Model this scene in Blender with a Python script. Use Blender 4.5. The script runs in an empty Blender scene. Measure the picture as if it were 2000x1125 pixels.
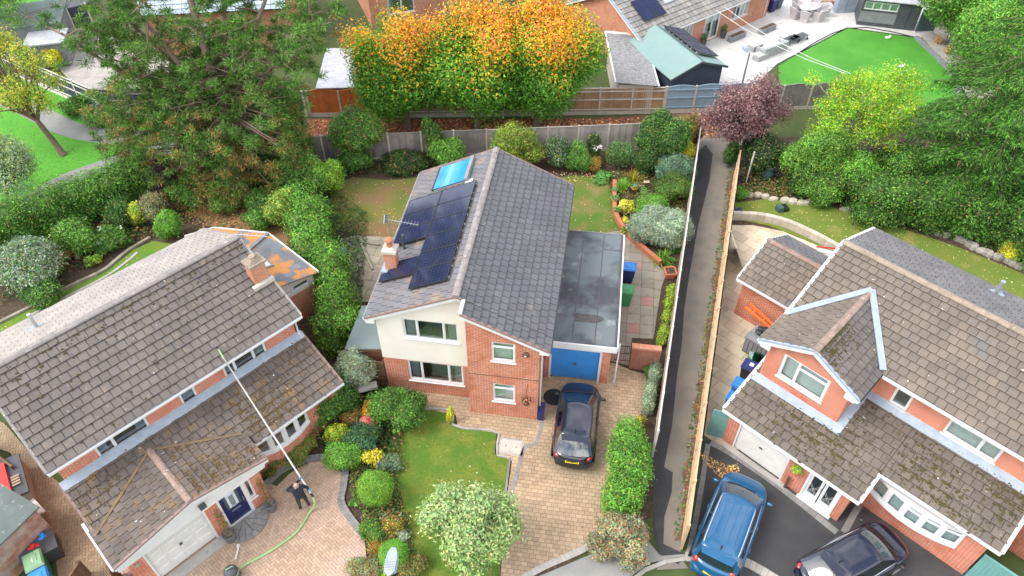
import bpy, math, random
import numpy as np
from mathutils import Vector, Matrix
# ---------------------------------------------------------------- camera, sky, sun, exposure
random.seed(7); rng = np.random.default_rng(7)
sc = bpy.context.scene
COL = sc.collection
R = math.radians
cam = bpy.data.cameras.new('camera'); cam.lens = 26.1; cam.sensor_width = 36; cam.clip_end = 2000; cam.clip_start = .5
cam_ob = bpy.data.objects.new('camera', cam); COL.objects.link(cam_ob)
cam_ob.location = (0, 0, 26); cam_ob.rotation_euler = (R(45), 0, 0); sc.camera = cam_ob
CAMP = Vector((0, 0, 26))
SUN_EL, SUN_AZ = 52, 255          # azimuth clockwise from +Y: light from the left
w = bpy.data.worlds.new('World'); sc.world = w; w.use_nodes = True
nt = w.node_tree; nd = nt.nodes; lk = nt.links
bg = nd['Background']; bg.inputs['Strength'].default_value = .15
sky = nd.new('ShaderNodeTexSky'); sky.sky_type = 'NISHITA'; sky.sun_disc = False
sky.sun_elevation = R(SUN_EL); sky.sun_rotation = R(SUN_AZ); sky.air_density = 1.0; sky.dust_density = 2.0
tc = nd.new('ShaderNodeTexCoord'); nz = nd.new('ShaderNodeTexNoise'); nz.inputs['Scale'].default_value = 2.6; nz.inputs['Detail'].default_value = 8; nz.inputs['Roughness'].default_value = .6
rp = nd.new('ShaderNodeValToRGB'); rp.color_ramp.elements[0].position = .43; rp.color_ramp.elements[1].position = .60
mx = nd.new('ShaderNodeMixRGB'); mx.inputs[2].default_value = (11, 10.6, 10.1, 1)
lk.new(tc.outputs['Generated'], nz.inputs['Vector']); lk.new(nz.outputs['Fac'], rp.inputs[0]); lk.new(rp.outputs[0], mx.inputs[0]); lk.new(sky.outputs[0], mx.inputs[1]); lk.new(mx.outputs[0], bg.inputs['Color'])
sl = bpy.data.lights.new('sun', 'SUN'); sl.energy = 1.3; sl.angle = R(25); sl.color = (1, .96, .9)
so = bpy.data.objects.new('sun', sl); COL.objects.link(so); so.rotation_euler = (R(90 - SUN_EL), 0, R(180 - SUN_AZ) )
so.location = (-20, 10, 40)
vs = sc.view_settings; vs.view_transform = 'Standard'; vs.look = 'None'; vs.exposure = 1.12; vs.gamma = 1
sc.cycles.max_bounces = 6; sc.cycles.transparent_max_bounces = 8; sc.cycles.diffuse_bounces = 3

# ---------------------------------------------------------------- materials
MATS = {}
def new_mat(name):
    m = bpy.data.materials.new(name); m.use_nodes = True
    return m, m.node_tree.nodes, m.node_tree.links, m.node_tree.nodes['Principled BSDF']
def mix(nd, lk, fac, a, b, mode='MIX'):
    m = nd.new('ShaderNodeMixRGB'); m.blend_type = mode
    for i, x in ((0, fac), (1, a), (2, b)):
        if isinstance(x, (int, float)): m.inputs[i].default_value = x
        elif isinstance(x, tuple): m.inputs[i].default_value = (*x, 1)
        else: lk.new(x, m.inputs[i])
    return m.outputs[0]
def noise(nd, lk, vec, scale, lo=None, hi=None, detail=4, rough=.6):
    n = nd.new('ShaderNodeTexNoise'); n.inputs['Scale'].default_value = scale; n.inputs['Detail'].default_value = detail; n.inputs['Roughness'].default_value = rough
    lk.new(vec, n.inputs['Vector']); o = n.outputs['Fac']
    if lo is not None:
        r = nd.new('ShaderNodeMapRange'); r.inputs['From Min'].default_value = lo; r.inputs['From Max'].default_value = hi; lk.new(o, r.inputs['Value']); o = r.outputs[0]
    return o
def rand_val(nd, lk):
    g = nd.new('ShaderNodeNewGeometry'); oi = nd.new('ShaderNodeObjectInfo'); a = nd.new('ShaderNodeMath'); a.operation = 'ADD'
    lk.new(g.outputs['Random Per Island'], a.inputs[0]); lk.new(oi.outputs['Random'], a.inputs[1])
    f = nd.new('ShaderNodeMath'); f.operation = 'FRACT'; lk.new(a.outputs[0], f.inputs[0]); return f.outputs[0]
def pm(name, base, c2=None, rough=.75, scale=1.5, bump=.0, bscale=60, metal=0, rnd=0., c3=None, coat=0, lo=.35, hi=.65, spots=None, spec=.5, c3s=9, streak=None, bumpd=.01):
    """a procedural material: noise between base and c2, per-piece variation, flecks, fine relief"""
    m, nd, lk, P = new_mat(name)
    g = nd.new('ShaderNodeNewGeometry'); v = g.outputs['Position']
    col = (*base,)
    c = mix(nd, lk, noise(nd, lk, v, scale, lo, hi), base, c2 or tuple(x * .82 for x in base))
    if c3: c = mix(nd, lk, noise(nd, lk, v, c3s, .5, .75), c, c3)
    if rnd:
        r = nd.new('ShaderNodeMapRange'); r.inputs['To Min'].default_value = 1 - rnd; r.inputs['To Max'].default_value = 1 + rnd * .8; lk.new(rand_val(nd, lk), r.inputs['Value'])
        hs = nd.new('ShaderNodeHueSaturation'); lk.new(c, hs.inputs['Color']); lk.new(r.outputs[0], hs.inputs['Value']); c = hs.outputs[0]
    for s in (spots or []):   # (colour, scale, lo, hi)
        c = mix(nd, lk, noise(nd, lk, v, s[1], s[2], s[3], 3, .5), c, s[0])
    lk.new(c, P.inputs['Base Color']); P.inputs['Roughness'].default_value = rough; P.inputs['Metallic'].default_value = metal
    P.inputs['Coat Weight'].default_value = coat; P.inputs['Coat Roughness'].default_value = .03; P.inputs['Specular IOR Level'].default_value = spec
    if bump:
        b = nd.new('ShaderNodeBump'); b.inputs['Strength'].default_value = bump; b.inputs['Distance'].default_value = bumpd
        lk.new(noise(nd, lk, v, bscale, None, None, 5), b.inputs['Height']); lk.new(b.outputs[0], P.inputs['Normal'])
    MATS[name] = m; return m
def brick_mat(name, a, b, mortar, soot=(.14, .06, .04)):
    m, nd, lk, P = new_mat(name)
    uv = nd.new('ShaderNodeUVMap'); t = nd.new('ShaderNodeTexBrick'); t.inputs['Scale'].default_value = 1
    t.inputs['Brick Width'].default_value = .225; t.inputs['Row Height'].default_value = .075; t.inputs['Mortar Size'].default_value = .011; t.inputs['Mortar Smooth'].default_value = .2
    t.inputs['Color1'].default_value = (*a, 1); t.inputs['Color2'].default_value = (*b, 1); t.inputs['Mortar'].default_value = (*mortar, 1); t.inputs['Bias'].default_value = -.1
    lk.new(uv.outputs[0], t.inputs['Vector'])
    g = nd.new('ShaderNodeNewGeometry')
    c = mix(nd, lk, noise(nd, lk, g.outputs['Position'], 1.3, .45, .8), t.outputs['Color'], tuple(x * .72 for x in a))
    c = mix(nd, lk, noise(nd, lk, g.outputs['Position'], 14, .6, .72), c, soot)
    lk.new(c, P.inputs['Base Color']); P.inputs['Roughness'].default_value = .85
    bp = nd.new('ShaderNodeBump'); bp.inputs['Strength'].default_value = .6; bp.inputs['Distance'].default_value = .006; bp.invert = True
    lk.new(t.outputs['Fac'], bp.inputs['Height']); lk.new(bp.outputs[0], P.inputs['Normal'])
    MATS[name] = m
brick_mat('brick_red', (.50, .125, .055), (.33, .075, .04), (.60, .44, .34))
brick_mat('brick_orange', (.54, .125, .058), (.36, .08, .042), (.62, .46, .36))
brick_mat('brick_old', (.30, .09, .05), (.22, .06, .04), (.30, .22, .17))
brick_mat('brick_pink', (.52, .19, .10), (.44, .15, .08), (.50, .36, .27))
pm('render_cream', (.70, .68, .61), (.66, .63, .56), .9, 1.2, .2, 90)
pm('upvc', (.66, .67, .68), (.60, .61, .62), .35, 2)
pm('white_paint', (.62, .62, .61), (.55, .55, .53), .5, 2)
pm('lead', (.30, .36, .43), (.24, .29, .35), .5, 3, .3, 30)
pm('black_plastic', (.02, .02, .022), None, .45)
pm('dark_grey', (.07, .08, .09), (.05, .06, .07), .6, 3)
pm('mid_grey', (.22, .23, .24), (.17, .18, .19), .7, 3, .2)
pm('steel', (.55, .57, .60), (.45, .47, .5), .35, 4, metal=.8)
LICH = ((.55, .55, .51), 7, .715, .75); MOSSD = ((.045, .035, .022), 9, .64, .74)
pm('tile_grey', (.128, .112, .10), (.097, .086, .079), .72, .7, .35, 70, rnd=.12, spots=[((.20, .155, .11), 3, .6, .8), LICH, MOSSD, ((.05, .042, .03), 26, .66, .72)])
pm('tile_mossy', (.135, .108, .09), (.098, .08, .07), .8, .8, 4*.1, 60, rnd=.14, spots=[((.20, .12, .05), 2.2, .56, .74), ((.06, .045, .02), 8, .60, .7), LICH, ((.05, .042, .03), 24, .64, .70)])
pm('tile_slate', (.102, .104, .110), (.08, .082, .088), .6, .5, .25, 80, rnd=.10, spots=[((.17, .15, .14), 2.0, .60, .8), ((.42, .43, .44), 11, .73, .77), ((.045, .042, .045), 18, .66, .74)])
pm('tile_slate_warm_lit', (.155, .15, .155), (.115, .12, .135), .65, .6, .25, 80, rnd=.14, spots=[((.25, .18, .12), 1.3, .5, .75), ((.06, .05, .045), 16, .66, .74)])  # same slate tile, left slope: weathering plus light from the left in its colour
pm('tile_tan', (.17, .137, .107), (.132, .109, .09), .78, .8, 0.35, 70, rnd=.12, spots=[((.13, .13, .13), 1.1, .60, .8), LICH, ((.06, .045, .03), 22, .64, .72)])
pm('tile_tan_moss', (.145, .12, .098), (.112, .094, .08), .8, .8, 0.4, 60, rnd=.14, spots=[((.075, .06, .022), 5, .585, .68), LICH, ((.05, .04, .025), 19, .62, .69)])
pm('tile_grey_fine', (.15, .145, .15), (.12, .115, .12), .7, 1, .3, 60, rnd=.16, spots=[((.04, .035, .03), 6, .62, .72), LICH])
pm('ridge_clay', (.27, .19, .15), (.22, .165, .14), .85, 3, .4, 50, rnd=.18, spots=[((.42, .39, .34), 7, .62, .7), MOSSD])
pm('ridge_buff', (.29, .235, .17), (.22, .18, .135), .85, 3, .4, 50, rnd=.12, spots=[((.5, .48, .42), 9, .62, .7), MOSSD])
pm('ridge_grey', (.26, .235, .22), (.2, .185, .18), .8, 2, .4, 50, rnd=.15, spots=[((.5, .48, .45), 8, .64, .7)])
pm('valley_lichen', (.20, .13, .065), (.12, .09, .06), .85, 6)
pm('verge_pink', (.25, .165, .14), (.19, .135, .12), .85, 3, .3, 40)
pm('mortar', (.50, .47, .42), (.40, .37, .33), .9, 6, .3)
pm('moss', (.075, .062, .018), (.045, .04, .016), .95, 9)
pm('moss_brown', (.125, .078, .03), (.075, .05, .022), .95, 9)
pm('tile_edge', (.030, .025, .021), (.045, .036, .026), .95, 8)
pm('tile_grey_lit', (.34, .305, .28), (.27, .245, .225), .75, .8, .3, 60, rnd=.08, spots=[((.10, .085, .07), 9, .66, .74), LICH])  # grey tile with sunlight and glancing sky sheen painted into its paler base
pm('fence_silver', (.37, .34, .30), (.27, .25, .225), .9, 1.2, .3, 50, rnd=.2)
pm('deck', (.06, .055, .05), None, .9)
pm('felt_wet', (.115, .14, .15), (.045, .048, .055), .62, .55, .25, 60, lo=.44, hi=.6, spots=[((.28, .30, .30), 1.2, .62, .8), ((.14, .09, .05), 7, .70, .78)])
pm('felt_tar', (.035, .037, .045), (.09, .07, .06), .45, 5, .4, 40)
pm('felt_lichen', (.15, .18, .20), (.10, .125, .14), .8, 1.5, .3, 60, spots=[((.50, .23, .07), .75, .46, .55), ((.36, .15, .05), 9, .60, .7)])
pm('felt_green', (.19, .285, .265), (.175, .265, .25), .8, 1, .2, 60)
pm('felt_sage', (.17, .235, .23), (.14, .19, .19), .75, 1, .2, 60)
pm('felt_shed', (.12, .155, .15), (.09, .12, .115), .85, 1.2, .3, 60, spots=[((.25, .27, .26), 5, .62, .75)])
pm('asbestos', (.27, .265, .265), (.17, .17, .175), .9, 5, .4, 40, spots=[((.08, .08, .09), 12, .58, .68)])
pm('roof_pale', (.42, .43, .46), (.32, .33, .36), .6, 2, .2, spots=[((.12, .13, .14), 5, .66, .7)])
pm('conc_wall', (.44, .39, .34), (.36, .32, .28), .9, 2, .3)
pm('concrete', (.40, .38, .35), (.30, .285, .26), .9, 1.4, .3, 50, spots=[((.22, .21, .18), 6, .60, .75)])
pm('concrete_post', (.50, .45, .39), (.40, .36, .31), .9, 3, .3)
pm('kerb_grey', (.24, .235, .225), (.19, .185, .18), .9, 2, .3, 60, rnd=.16)
pm('kerb_pale', (.40, .38, .345), (.33, .31, .28), .9, 2, .3, 60, rnd=.1)
pm('block_buff', (.44, .315, .205), (.35, .25, .16), .88, .5, .3, 80, rnd=.17, spots=[((.30, .235, .15), .35, .48, .66), ((.20, .15, .09), 4, .66, .8)])
pm('block_pink', (.43, .305, .225), (.36, .255, .18), .88, .4, .3, 80, rnd=.16, spots=[((.50, .36, .30), .3, .5, .7), ((.25, .19, .12), 3, .66, .8)])
pm('block_green', (.33, .25, .16), (.25, .195, .125), .9, .5, .3, 80, rnd=.15, spots=[((.16, .15, .11), .6, .55, .75)])
pm('joint_sand', (.13, .095, .06), (.085, .065, .045), .95, 3)
pm('slab_grey', (.30, .27, .215), (.235, .215, .17), .9, .9, .3, 60, rnd=.16, spots=[((.16, .16, .10), 2.5, .56, .75)])
pm('slab_red', (.38, .21, .18), (.32, .18, .15), .9, 2, .3)
pm('slab_sand', (.56, .48, .35), (.47, .40, .29), .88, .8, .3, 60, rnd=.14, spots=[((.27, .26, .16), 1.2, .60, .8)])
pm('slab_white', (.52, .51, .49), (.46, .45, .43), .8, 1.2, .15, 60, rnd=.05)
pm('asphalt_new', (.028, .029, .034), (.04, .04, .043), .8, 1.5, .5, 120, spots=[((.10, .10, .10), 30, .70, .74)])
pm('asphalt_drive', (.036, .037, .040), (.055, .055, .055), .8, .8, .5, 120, spots=[((.13, .13, .12), 24, .70, .74)])
pm('asphalt_old', (.165, .15, .13), (.215, .19, .155), .9, .7, .5, 110, spots=[((.13, .125, .12), 1.1, .56, .8)])
pm('asphalt_road', (.20, .205, .20), (.27, .265, .25), .9, .8, .5, 110)
pm('lawn_front', (.075, .155, .010), (.15, .185, .02), .9, 1.0, .8, 45, lo=.42, hi=.6, spots=[((.23, .19, .045), 1.6, .60, .76), ((.05, .115, .01), 9, .5, .7), ((.12, .20, .02), 45, .52, .7)], bumpd=.03)
pm('lawn_back', (.06, .15, .013), (.11, .15, .02), .9, .9, .8, 45, spots=[((.22, .15, .06), .6, .53, .72), ((.055, .12, .014), 9, .55, .75)], bumpd=.03)
pm('lawn_brown', (.17, .15, .035), (.10, .135, .022), .9, .5, .8, 45, spots=[((.21, .115, .06), .45, .46, .62), ((.075, .12, .018), 9, .58, .75)], bumpd=.03)
pm('lawn_side', (.075, .19, .014), (.14, .20, .02), .9, .9, .8, 45, spots=[((.26, .22, .04), 1.0, .62, .78), ((.05, .13, .012), 9, .55, .75)], bumpd=.03)
pm('lawn_park', (.07, .30, .015), (.09, .34, .02), .9, .6, .9, 30, spots=[((.04, .17, .01), 7, .48, .7), ((.10, .34, .025), 40, .54, .7)], bumpd=.04)
pm('lawn_turf', (.045, .22, .012), (.065, .275, .02), .85, .35, .5, 90, lo=.4, hi=.6, spots=[((.035, .17, .01), 30, .5, .7), ((.09, .24, .03), 1.4, .62, .8)], bumpd=.02)
pm('lawn_right', (.105, .17, .016), (.155, .18, .025), .9, .9, .8, 45, spots=[((.31, .25, .085), .55, .58, .74), ((.07, .15, .014), 9, .55, .75)], bumpd=.03)
pm('soil', (.075, .048, .030), (.05, .034, .022), .95, 3, .8, 40, spots=[((.16, .10, .055), 8, .58, .72)], bumpd=.03)
pm('needle_litter', (.26, .15, .065), (.17, .10, .05), .95, 2, .6, 50, spots=[((.08, .10, .03), 2, .6, .8)])
pm('leafy_soil', (.20, .095, .05), (.12, .07, .045), .95, 4, .6, 60)
pm('ground', (.06, .09, .022), (.045, .065, .018), .95, .8, .6, 30)
pm('fence_grey', (.235, .215, .19), (.16, .15, .14), .9, 1.2, .3, 50, rnd=.2, spots=[((.33, .30, .27), 2, .6, .8)])
pm('fence_tan', (.52, .38, .235), (.45, .32, .19), .85, 2, .3, 50, rnd=.1)
pm('fence_brown', (.33, .215, .115), (.25, .165, .09), .9, 1.5, .3, 50, rnd=.14)
pm('fence_orange', (.50, .15, .035), (.40, .115, .03), .85, 2, .3, 50, rnd=.14)
pm('fence_blue', (.23, .33, .41), (.20, .29, .36), .7, 2, .2, 50)
pm('fence_navy', (.045, .06, .095), (.035, .045, .07), .7, 2)
pm('fence_white', (.66, .64, .60), (.58, .55, .5), .8, 2)
pm('post_pale', (.52, .50, .46), (.45, .43, .40), .85, 2)
pm('wood_brown', (.17, .095, .05), (.12, .07, .04), .85, 3, .3, rnd=.2)
pm('wood_rust', (.27, .125, .075), (.36, .31, .27), .85, 2.2, .3, rnd=.15)
pm('wood_pale', (.48, .40, .29), (.40, .33, .23), .85, 3, .2)
pm('teal_gate', (.135, .31, .29), (.12, .28, .265), .6, 2)
pm('garage_blue', (.045, .235, .58), (.038, .205, .53), .38, 2)
pm('door_navy', (.012, .018, .085), None, .25)
pm('terracotta', (.50, .17, .085), (.42, .15, .08), .85, 5, .2)
pm('pot_grey', (.14, .15, .165), (.11, .12, .13), .6, 4)
pm('plastic_green', (.045, .27, .10), None, .45)
pm('plastic_sage', (.22, .40, .22), None, .5)
pm('plastic_blue', (.02, .22, .66), None, .4)
pm('plastic_navy', (.015, .025, .13), None, .4)
pm('plastic_black', (.016, .018, .022), None, .42)
pm('plastic_red', (.60, .03, .03), None, .5)
pm('plastic_orange', (.85, .17, .04), None, .5)
pm('chair_orange', (.95, .38, .01), None, .6)
pm('composter', (.06, .11, .115), None, .5)
pm('rattan', (.46, .43, .44), (.38, .35, .36), .8, 20, .4)
pm('rattan_grey', (.33, .34, .345), (.27, .28, .285), .8, 20, .4)
pm('cushion', (.5, .5, .49), None, .9)
pm('stone', (.36, .345, .31), (.27, .26, .23), .9, 4, .5, 30, rnd=.2)
pm('stone_pale', (.48, .43, .35), (.40, .36, .29), .9, 4, .4, 30, rnd=.12)
pm('bark', (.17, .12, .085), (.11, .08, .06), .95, 6, .6, 40)
pm('bark_pine', (.22, .15, .11), (.15, .11, .085), .95, 5, .6, 40)
pm('bark_pale', (.36, .33, .27), (.28, .26, .2), .9, 6, .4)
pm('iron', (.03, .03, .03), None, .5)
pm('solar_cell', (.010, .014, .042), (.015, .021, .06), .10, .6, spec=.6)
pm('solar_line', (.05, .058, .095), None, .3)
pm('tube_blue', (.03, .27, .60), (.05, .36, .72), .18, 2, coat=.6)
pm('alu', (.62, .64, .66), None, .35, metal=.7)
pm('skin', (.62, .34, .25), None, .6)
pm('jacket', (.012, .016, .032), (.02, .024, .04), .85, 8)
pm('trousers', (.028, .026, .022), (.05, .045, .035), .9, 14)
pm('glove', (.05, .28, .55), None, .6)
pm('hose_green', (.22, .37, .15), (.29, .44, .21), .55, 8)
pm('curtain', (.58, .60, .59), (.5, .52, .52), .9, 6)
pm('curtain_blue', (.42, .50, .58), None, .9)
pm('blind', (.70, .75, .73), (.65, .71, .68), .9, 2)
pm('carpet', (.30, .24, .17), None, .95)
pm('interior', (.32, .29, .24), None, .95)
pm('headboard', (.28, .17, .05), None, .6)
pm('plate_yellow', (.85, .62, .02), None, .4)
pm('light_red', (.5, .008, .012), None, .15, coat=1)
pm('light_clear', (.55, .57, .58), None, .12, coat=1)
pm('tyre', (.015, .015, .016), None, .85)
pm('canvas_red', (.62, .045, .04), None, .7)
def car_paint(n, base, metal=.35):
    pm(n, base, tuple(x * .95 for x in base), .28, 1, metal=metal, coat=1.0)
car_paint('paint_navy', (.007, .009, .022), 0); car_paint('paint_blue', (.004, .085, .20), .15); car_paint('paint_deep', (.002, .0045, .020), 0)
def glass_mat(name, tint, mixf):
    m, nd, lk, P = new_mat(name); nd.remove(P)
    out = nd['Material Output']; g = nd.new('ShaderNodeBsdfGlossy'); g.inputs['Roughness'].default_value = .02; g.inputs['Color'].default_value = (.9, .95, .97, 1)
    t = nd.new('ShaderNodeBsdfTransparent'); t.inputs['Color'].default_value = (*tint, 1)
    f = nd.new('ShaderNodeLayerWeight'); f.inputs['Blend'].default_value = .5; q = nd.new('ShaderNodeMath'); q.operation = 'POWER'; q.inputs[1].default_value = 3.5; lk.new(f.outputs['Facing'], q.inputs[0])
    a = nd.new('ShaderNodeMath'); a.operation = 'MULTIPLY_ADD'; a.inputs[1].default_value = .6; a.inputs[2].default_value = mixf; lk.new(q.outputs[0], a.inputs[0])
    s = nd.new('ShaderNodeMixShader'); lk.new(a.outputs[0], s.inputs[0]); lk.new(t.outputs[0], s.inputs[1]); lk.new(g.outputs[0], s.inputs[2]); lk.new(s.outputs[0], out.inputs['Surface']); MATS[name] = m
glass_mat('glass', (.86, .91, .91), .17); glass_mat('car_glass', (.42, .50, .50), .16); glass_mat('sheet_glass', (.55, .78, .70), .12)
pm('roof_glass', (.62, .70, .76), (.5, .58, .66), .06, 2, spec=.8)
def foliage_mat():
    m, nd, lk, P = new_mat('foliage')
    a = nd.new('ShaderNodeAttribute'); a.attribute_name = 'Col'
    lk.new(a.outputs['Color'], P.inputs['Base Color']); P.inputs['Roughness'].default_value = .55; P.inputs['Specular IOR Level'].default_value = .35
    t = nd.new('ShaderNodeBsdfTranslucent'); lk.new(a.outputs['Color'], t.inputs['Color'])
    s = nd.new('ShaderNodeMixShader'); s.inputs[0].default_value = .30; lk.new(P.outputs[0], s.inputs[1]); lk.new(t.outputs[0], s.inputs[2]); lk.new(s.outputs[0], nd['Material Output'].inputs['Surface']); MATS['foliage'] = m
foliage_mat()
M = MATS

# ---------------------------------------------------------------- helpers
def tag(o, label=None, cat=None, group=None, kind=None):
    if label: o['label'] = label
    if cat: o['category'] = cat
    if group: o['group'] = group
    if kind: o['kind'] = kind
    return o
def auto_uv(me):
    uv = me.uv_layers.new(name='UVMap'); n = len(me.loops)
    if not n: return
    co = np.empty(len(me.vertices) * 3); me.vertices.foreach_get('co', co); co = co.reshape(-1, 3)
    li = np.empty(n, int); me.loops.foreach_get('vertex_index', li)
    pn = np.empty(len(me.polygons) * 3); me.polygons.foreach_get('normal', pn); pn = pn.reshape(-1, 3)
    lt = np.empty(len(me.polygons), int); me.polygons.foreach_get('loop_total', lt)
    nn = np.repeat(pn, lt, axis=0); t = np.cross(np.array([0, 0, 1.]), nn); L = np.linalg.norm(t, axis=1)
    t[L < 1e-3] = (1, 0, 0); L[L < 1e-3] = 1; t /= L[:, None]; b = np.cross(nn, t); p = co[li]
    uv.data.foreach_set('uv', np.stack([(p * t).sum(1), (p * b).sum(1)], 1).ravel())
def link(o, parent=None):
    COL.objects.link(o)
    if parent: o.parent = parent
    return o
class MB:
    def __init__(s): s.v = []; s.f = []
    def poly(s, pts):
        i = len(s.v); s.v += [tuple(p) for p in pts]; s.f.append(tuple(range(i, i + len(pts)))); return s
    def hexa(s, b, t):        # bottom ring of 4, top ring of 4
        i = len(s.v); s.v += [tuple(p) for p in b] + [tuple(p) for p in t]
        s.f += [(i + 3, i + 2, i + 1, i), (i + 4, i + 5, i + 6, i + 7)] + [(i + k, i + (k + 1) % 4, i + 4 + (k + 1) % 4, i + 4 + k) for k in range(4)]; return s
    def box(s, x0, x1, y0, y1, z0, z1):
        r = [(x0, y0), (x1, y0), (x1, y1), (x0, y1)]
        return s.hexa([(a, b, z0) for a, b in r], [(a, b, z1) for a, b in r])
    def bar(s, p, q, w, h, up=(0, 0, 1)):
        p, q = Vector(p), Vector(q); d = (q - p).normalized(); a = d.cross(Vector(up)); a = a.normalized() if a.length > 1e-4 else Vector((1, 0, 0)); b = a.cross(d)
        a *= w / 2; b *= h / 2
        return s.hexa([p - a - b, p + a - b, p + a + b, p - a + b], [q - a - b, q + a - b, q + a + b, q - a + b])
    def prism(s, poly, z0, z1):
        if sum(poly[i][0] * poly[(i + 1) % len(poly)][1] - poly[(i + 1) % len(poly)][0] * poly[i][1] for i in range(len(poly))) < 0: poly = poly[::-1]
        n = len(poly); i = len(s.v); s.v += [(p[0], p[1], z0) for p in poly] + [(p[0], p[1], z1) for p in poly]
        s.f += [tuple(range(i + n - 1, i - 1, -1)), tuple(range(i + n, i + 2 * n))] + [(i + k, i + (k + 1) % n, i + n + (k + 1) % n, i + n + k) for k in range(n)]; return s
    def tube(s, pts, rad, n=7):
        pts = [Vector(p) for p in pts]; rad = rad if isinstance(rad, (list, tuple)) else [rad] * len(pts); i0 = len(s.v)
        for k, p in enumerate(pts):
            d = (pts[min(k + 1, len(pts) - 1)] - pts[max(k - 1, 0)]).normalized()
            a = d.cross(Vector((0, 0, 1))); a = a.normalized() if a.length > .05 else d.cross(Vector((1, 0, 0))).normalized(); b = d.cross(a)
            s.v += [tuple(p + (a * math.cos(t) + b * math.sin(t)) * rad[k]) for t in [2 * math.pi * j / n for j in range(n)]]
        for k in range(len(pts) - 1):
            for j in range(n):
                a = i0 + k * n + j; b = i0 + k * n + (j + 1) % n; s.f.append((a, b, b + n, a + n))
        s.f.append(tuple(i0 + j for j in range(n))); e = i0 + (len(pts) - 1) * n; s.f.append(tuple(e + n - 1 - j for j in range(n))); return s
    def lathe(s, prof, c=(0, 0, 0), n=16):
        i0 = len(s.v)
        for r, z in prof: s.v += [(c[0] + r * math.cos(2 * math.pi * j / n), c[1] + r * math.sin(2 * math.pi * j / n), c[2] + z) for j in range(n)]
        for k in range(len(prof) - 1):
            for j in range(n):
                a = i0 + k * n + j; b = i0 + k * n + (j + 1) % n; s.f.append((a, b, b + n, a + n))
        s.f.append(tuple(i0 + n - 1 - j for j in range(n))); e = i0 + (len(prof) - 1) * n; s.f.append(tuple(e + j for j in range(n))); return s
    def ball(s, c, r, n=10, m=6):
        r = r if isinstance(r, (tuple, list)) else (r, r, r); i0 = len(s.v)
        for k in range(m + 1):
            th = math.pi * k / m
            s.v += [(c[0] + r[0] * math.sin(th) * math.cos(2 * math.pi * j / n), c[1] + r[1] * math.sin(th) * math.sin(2 * math.pi * j / n), c[2] - r[2] * math.cos(th)) for j in range(n)]
        for k in range(m):
            for j in range(n):
                a = i0 + k * n + j; b = i0 + k * n + (j + 1) % n; s.f.append((a, b, b + n, a + n))
        return s
    def mesh(s, name, mat, smooth=False):
        me = bpy.data.meshes.new(name); me.from_pydata(s.v, [], s.f); me.update(); auto_uv(me); me.materials.append(M[mat] if isinstance(mat, str) else mat)
        if smooth: me.polygons.foreach_set('use_smooth', [True] * len(me.polygons))
        return me
    def build(s, name, mat, parent=None, smooth=False):
        return link(bpy.data.objects.new(name, s.mesh(name, mat, smooth)), parent)
def empty(name, label, cat, loc=(0, 0, 0), rz=0, group=None):
    o = bpy.data.objects.new(name, None); o.empty_display_size = .3; COL.objects.link(o); o.location = loc if len(loc) == 3 else (*loc, 0); o.rotation_euler = (0, 0, rz)
    return tag(o, label, cat, group)
def single(name, mb, mat, label, cat, loc=(0, 0, 0), rz=0, group=None, smooth=False):
    o = mb.build(name, mat, None, smooth); o.location = loc if len(loc) == 3 else (*loc, 0); o.rotation_euler = (0, 0, rz); return tag(o, label, cat, group)
def copy_tree(o, parent=None):
    c = o.copy(); COL.objects.link(c); c.parent = parent
    for ch in list(o.children): copy_tree(ch, c)
    return c
def sheet(name, poly, z, mat, kind='structure', thick=0):
    mb = MB()
    if thick: mb.prism(poly, z - thick, z)
    else: mb.poly([(p[0], p[1], z) for p in (poly if area(poly) > 0 else poly[::-1])])
    return tag(mb.build(name, mat), kind=kind)
def area(p): return sum(p[i][0] * p[(i + 1) % len(p)][1] - p[(i + 1) % len(p)][0] * p[i][1] for i in range(len(p))) / 2
def inside(p, poly):
    c = False; x, y = p[0], p[1]
    for i in range(len(poly)):
        a, b = poly[i], poly[i - 1]
        if (a[1] > y) != (b[1] > y) and x < (b[0] - a[0]) * (y - a[1]) / (b[1] - a[1]) + a[0]: c = not c
    return c
def clip_rect(poly, rect):     # polygon cut to a convex piece (counter-clockwise)
    out = [(p[0], p[1]) for p in poly]
    for i in range(len(rect)):
        a, b = rect[i], rect[(i + 1) % len(rect)]; inp = out; out = []
        def sd(p): return (b[0] - a[0]) * (p[1] - a[1]) - (b[1] - a[1]) * (p[0] - a[0])
        for k in range(len(inp)):
            p, q = inp[k - 1], inp[k]; sp, sq = sd(p), sd(q)
            if (sp >= 0) != (sq >= 0):
                t = sp / (sp - sq); out.append((p[0] + (q[0] - p[0]) * t, p[1] + (q[1] - p[1]) * t))
            if sq >= 0: out.append(q)
        if not out: return []
    return out
def smooth_line(pts, n=6):
    P_ = [Vector((p[0], p[1], p[2] if len(p) > 2 else 0)) for p in pts]; out = []
    for i in range(len(P_) - 1):
        p0, p1, p2, p3 = P_[max(i - 1, 0)], P_[i], P_[i + 1], P_[min(i + 2, len(P_) - 1)]
        for k in range(n):
            t = k / n; out.append(.5 * ((2 * p1) + (p2 - p0) * t + (2 * p0 - 5 * p1 + 4 * p2 - p3) * t * t + (3 * p1 - p0 - 3 * p2 + p3) * t ** 3))
    return out + [P_[-1]]
def in_view(p, m=40):
    d = Vector(p) - CAMP; z = (d.y - d.z) * .70711
    if z < 1: return False
    return abs(d.x / z * 1450) < 1000 + m and abs((d.y + d.z) * .70711 / z * 1450) < 562 + m

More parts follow.
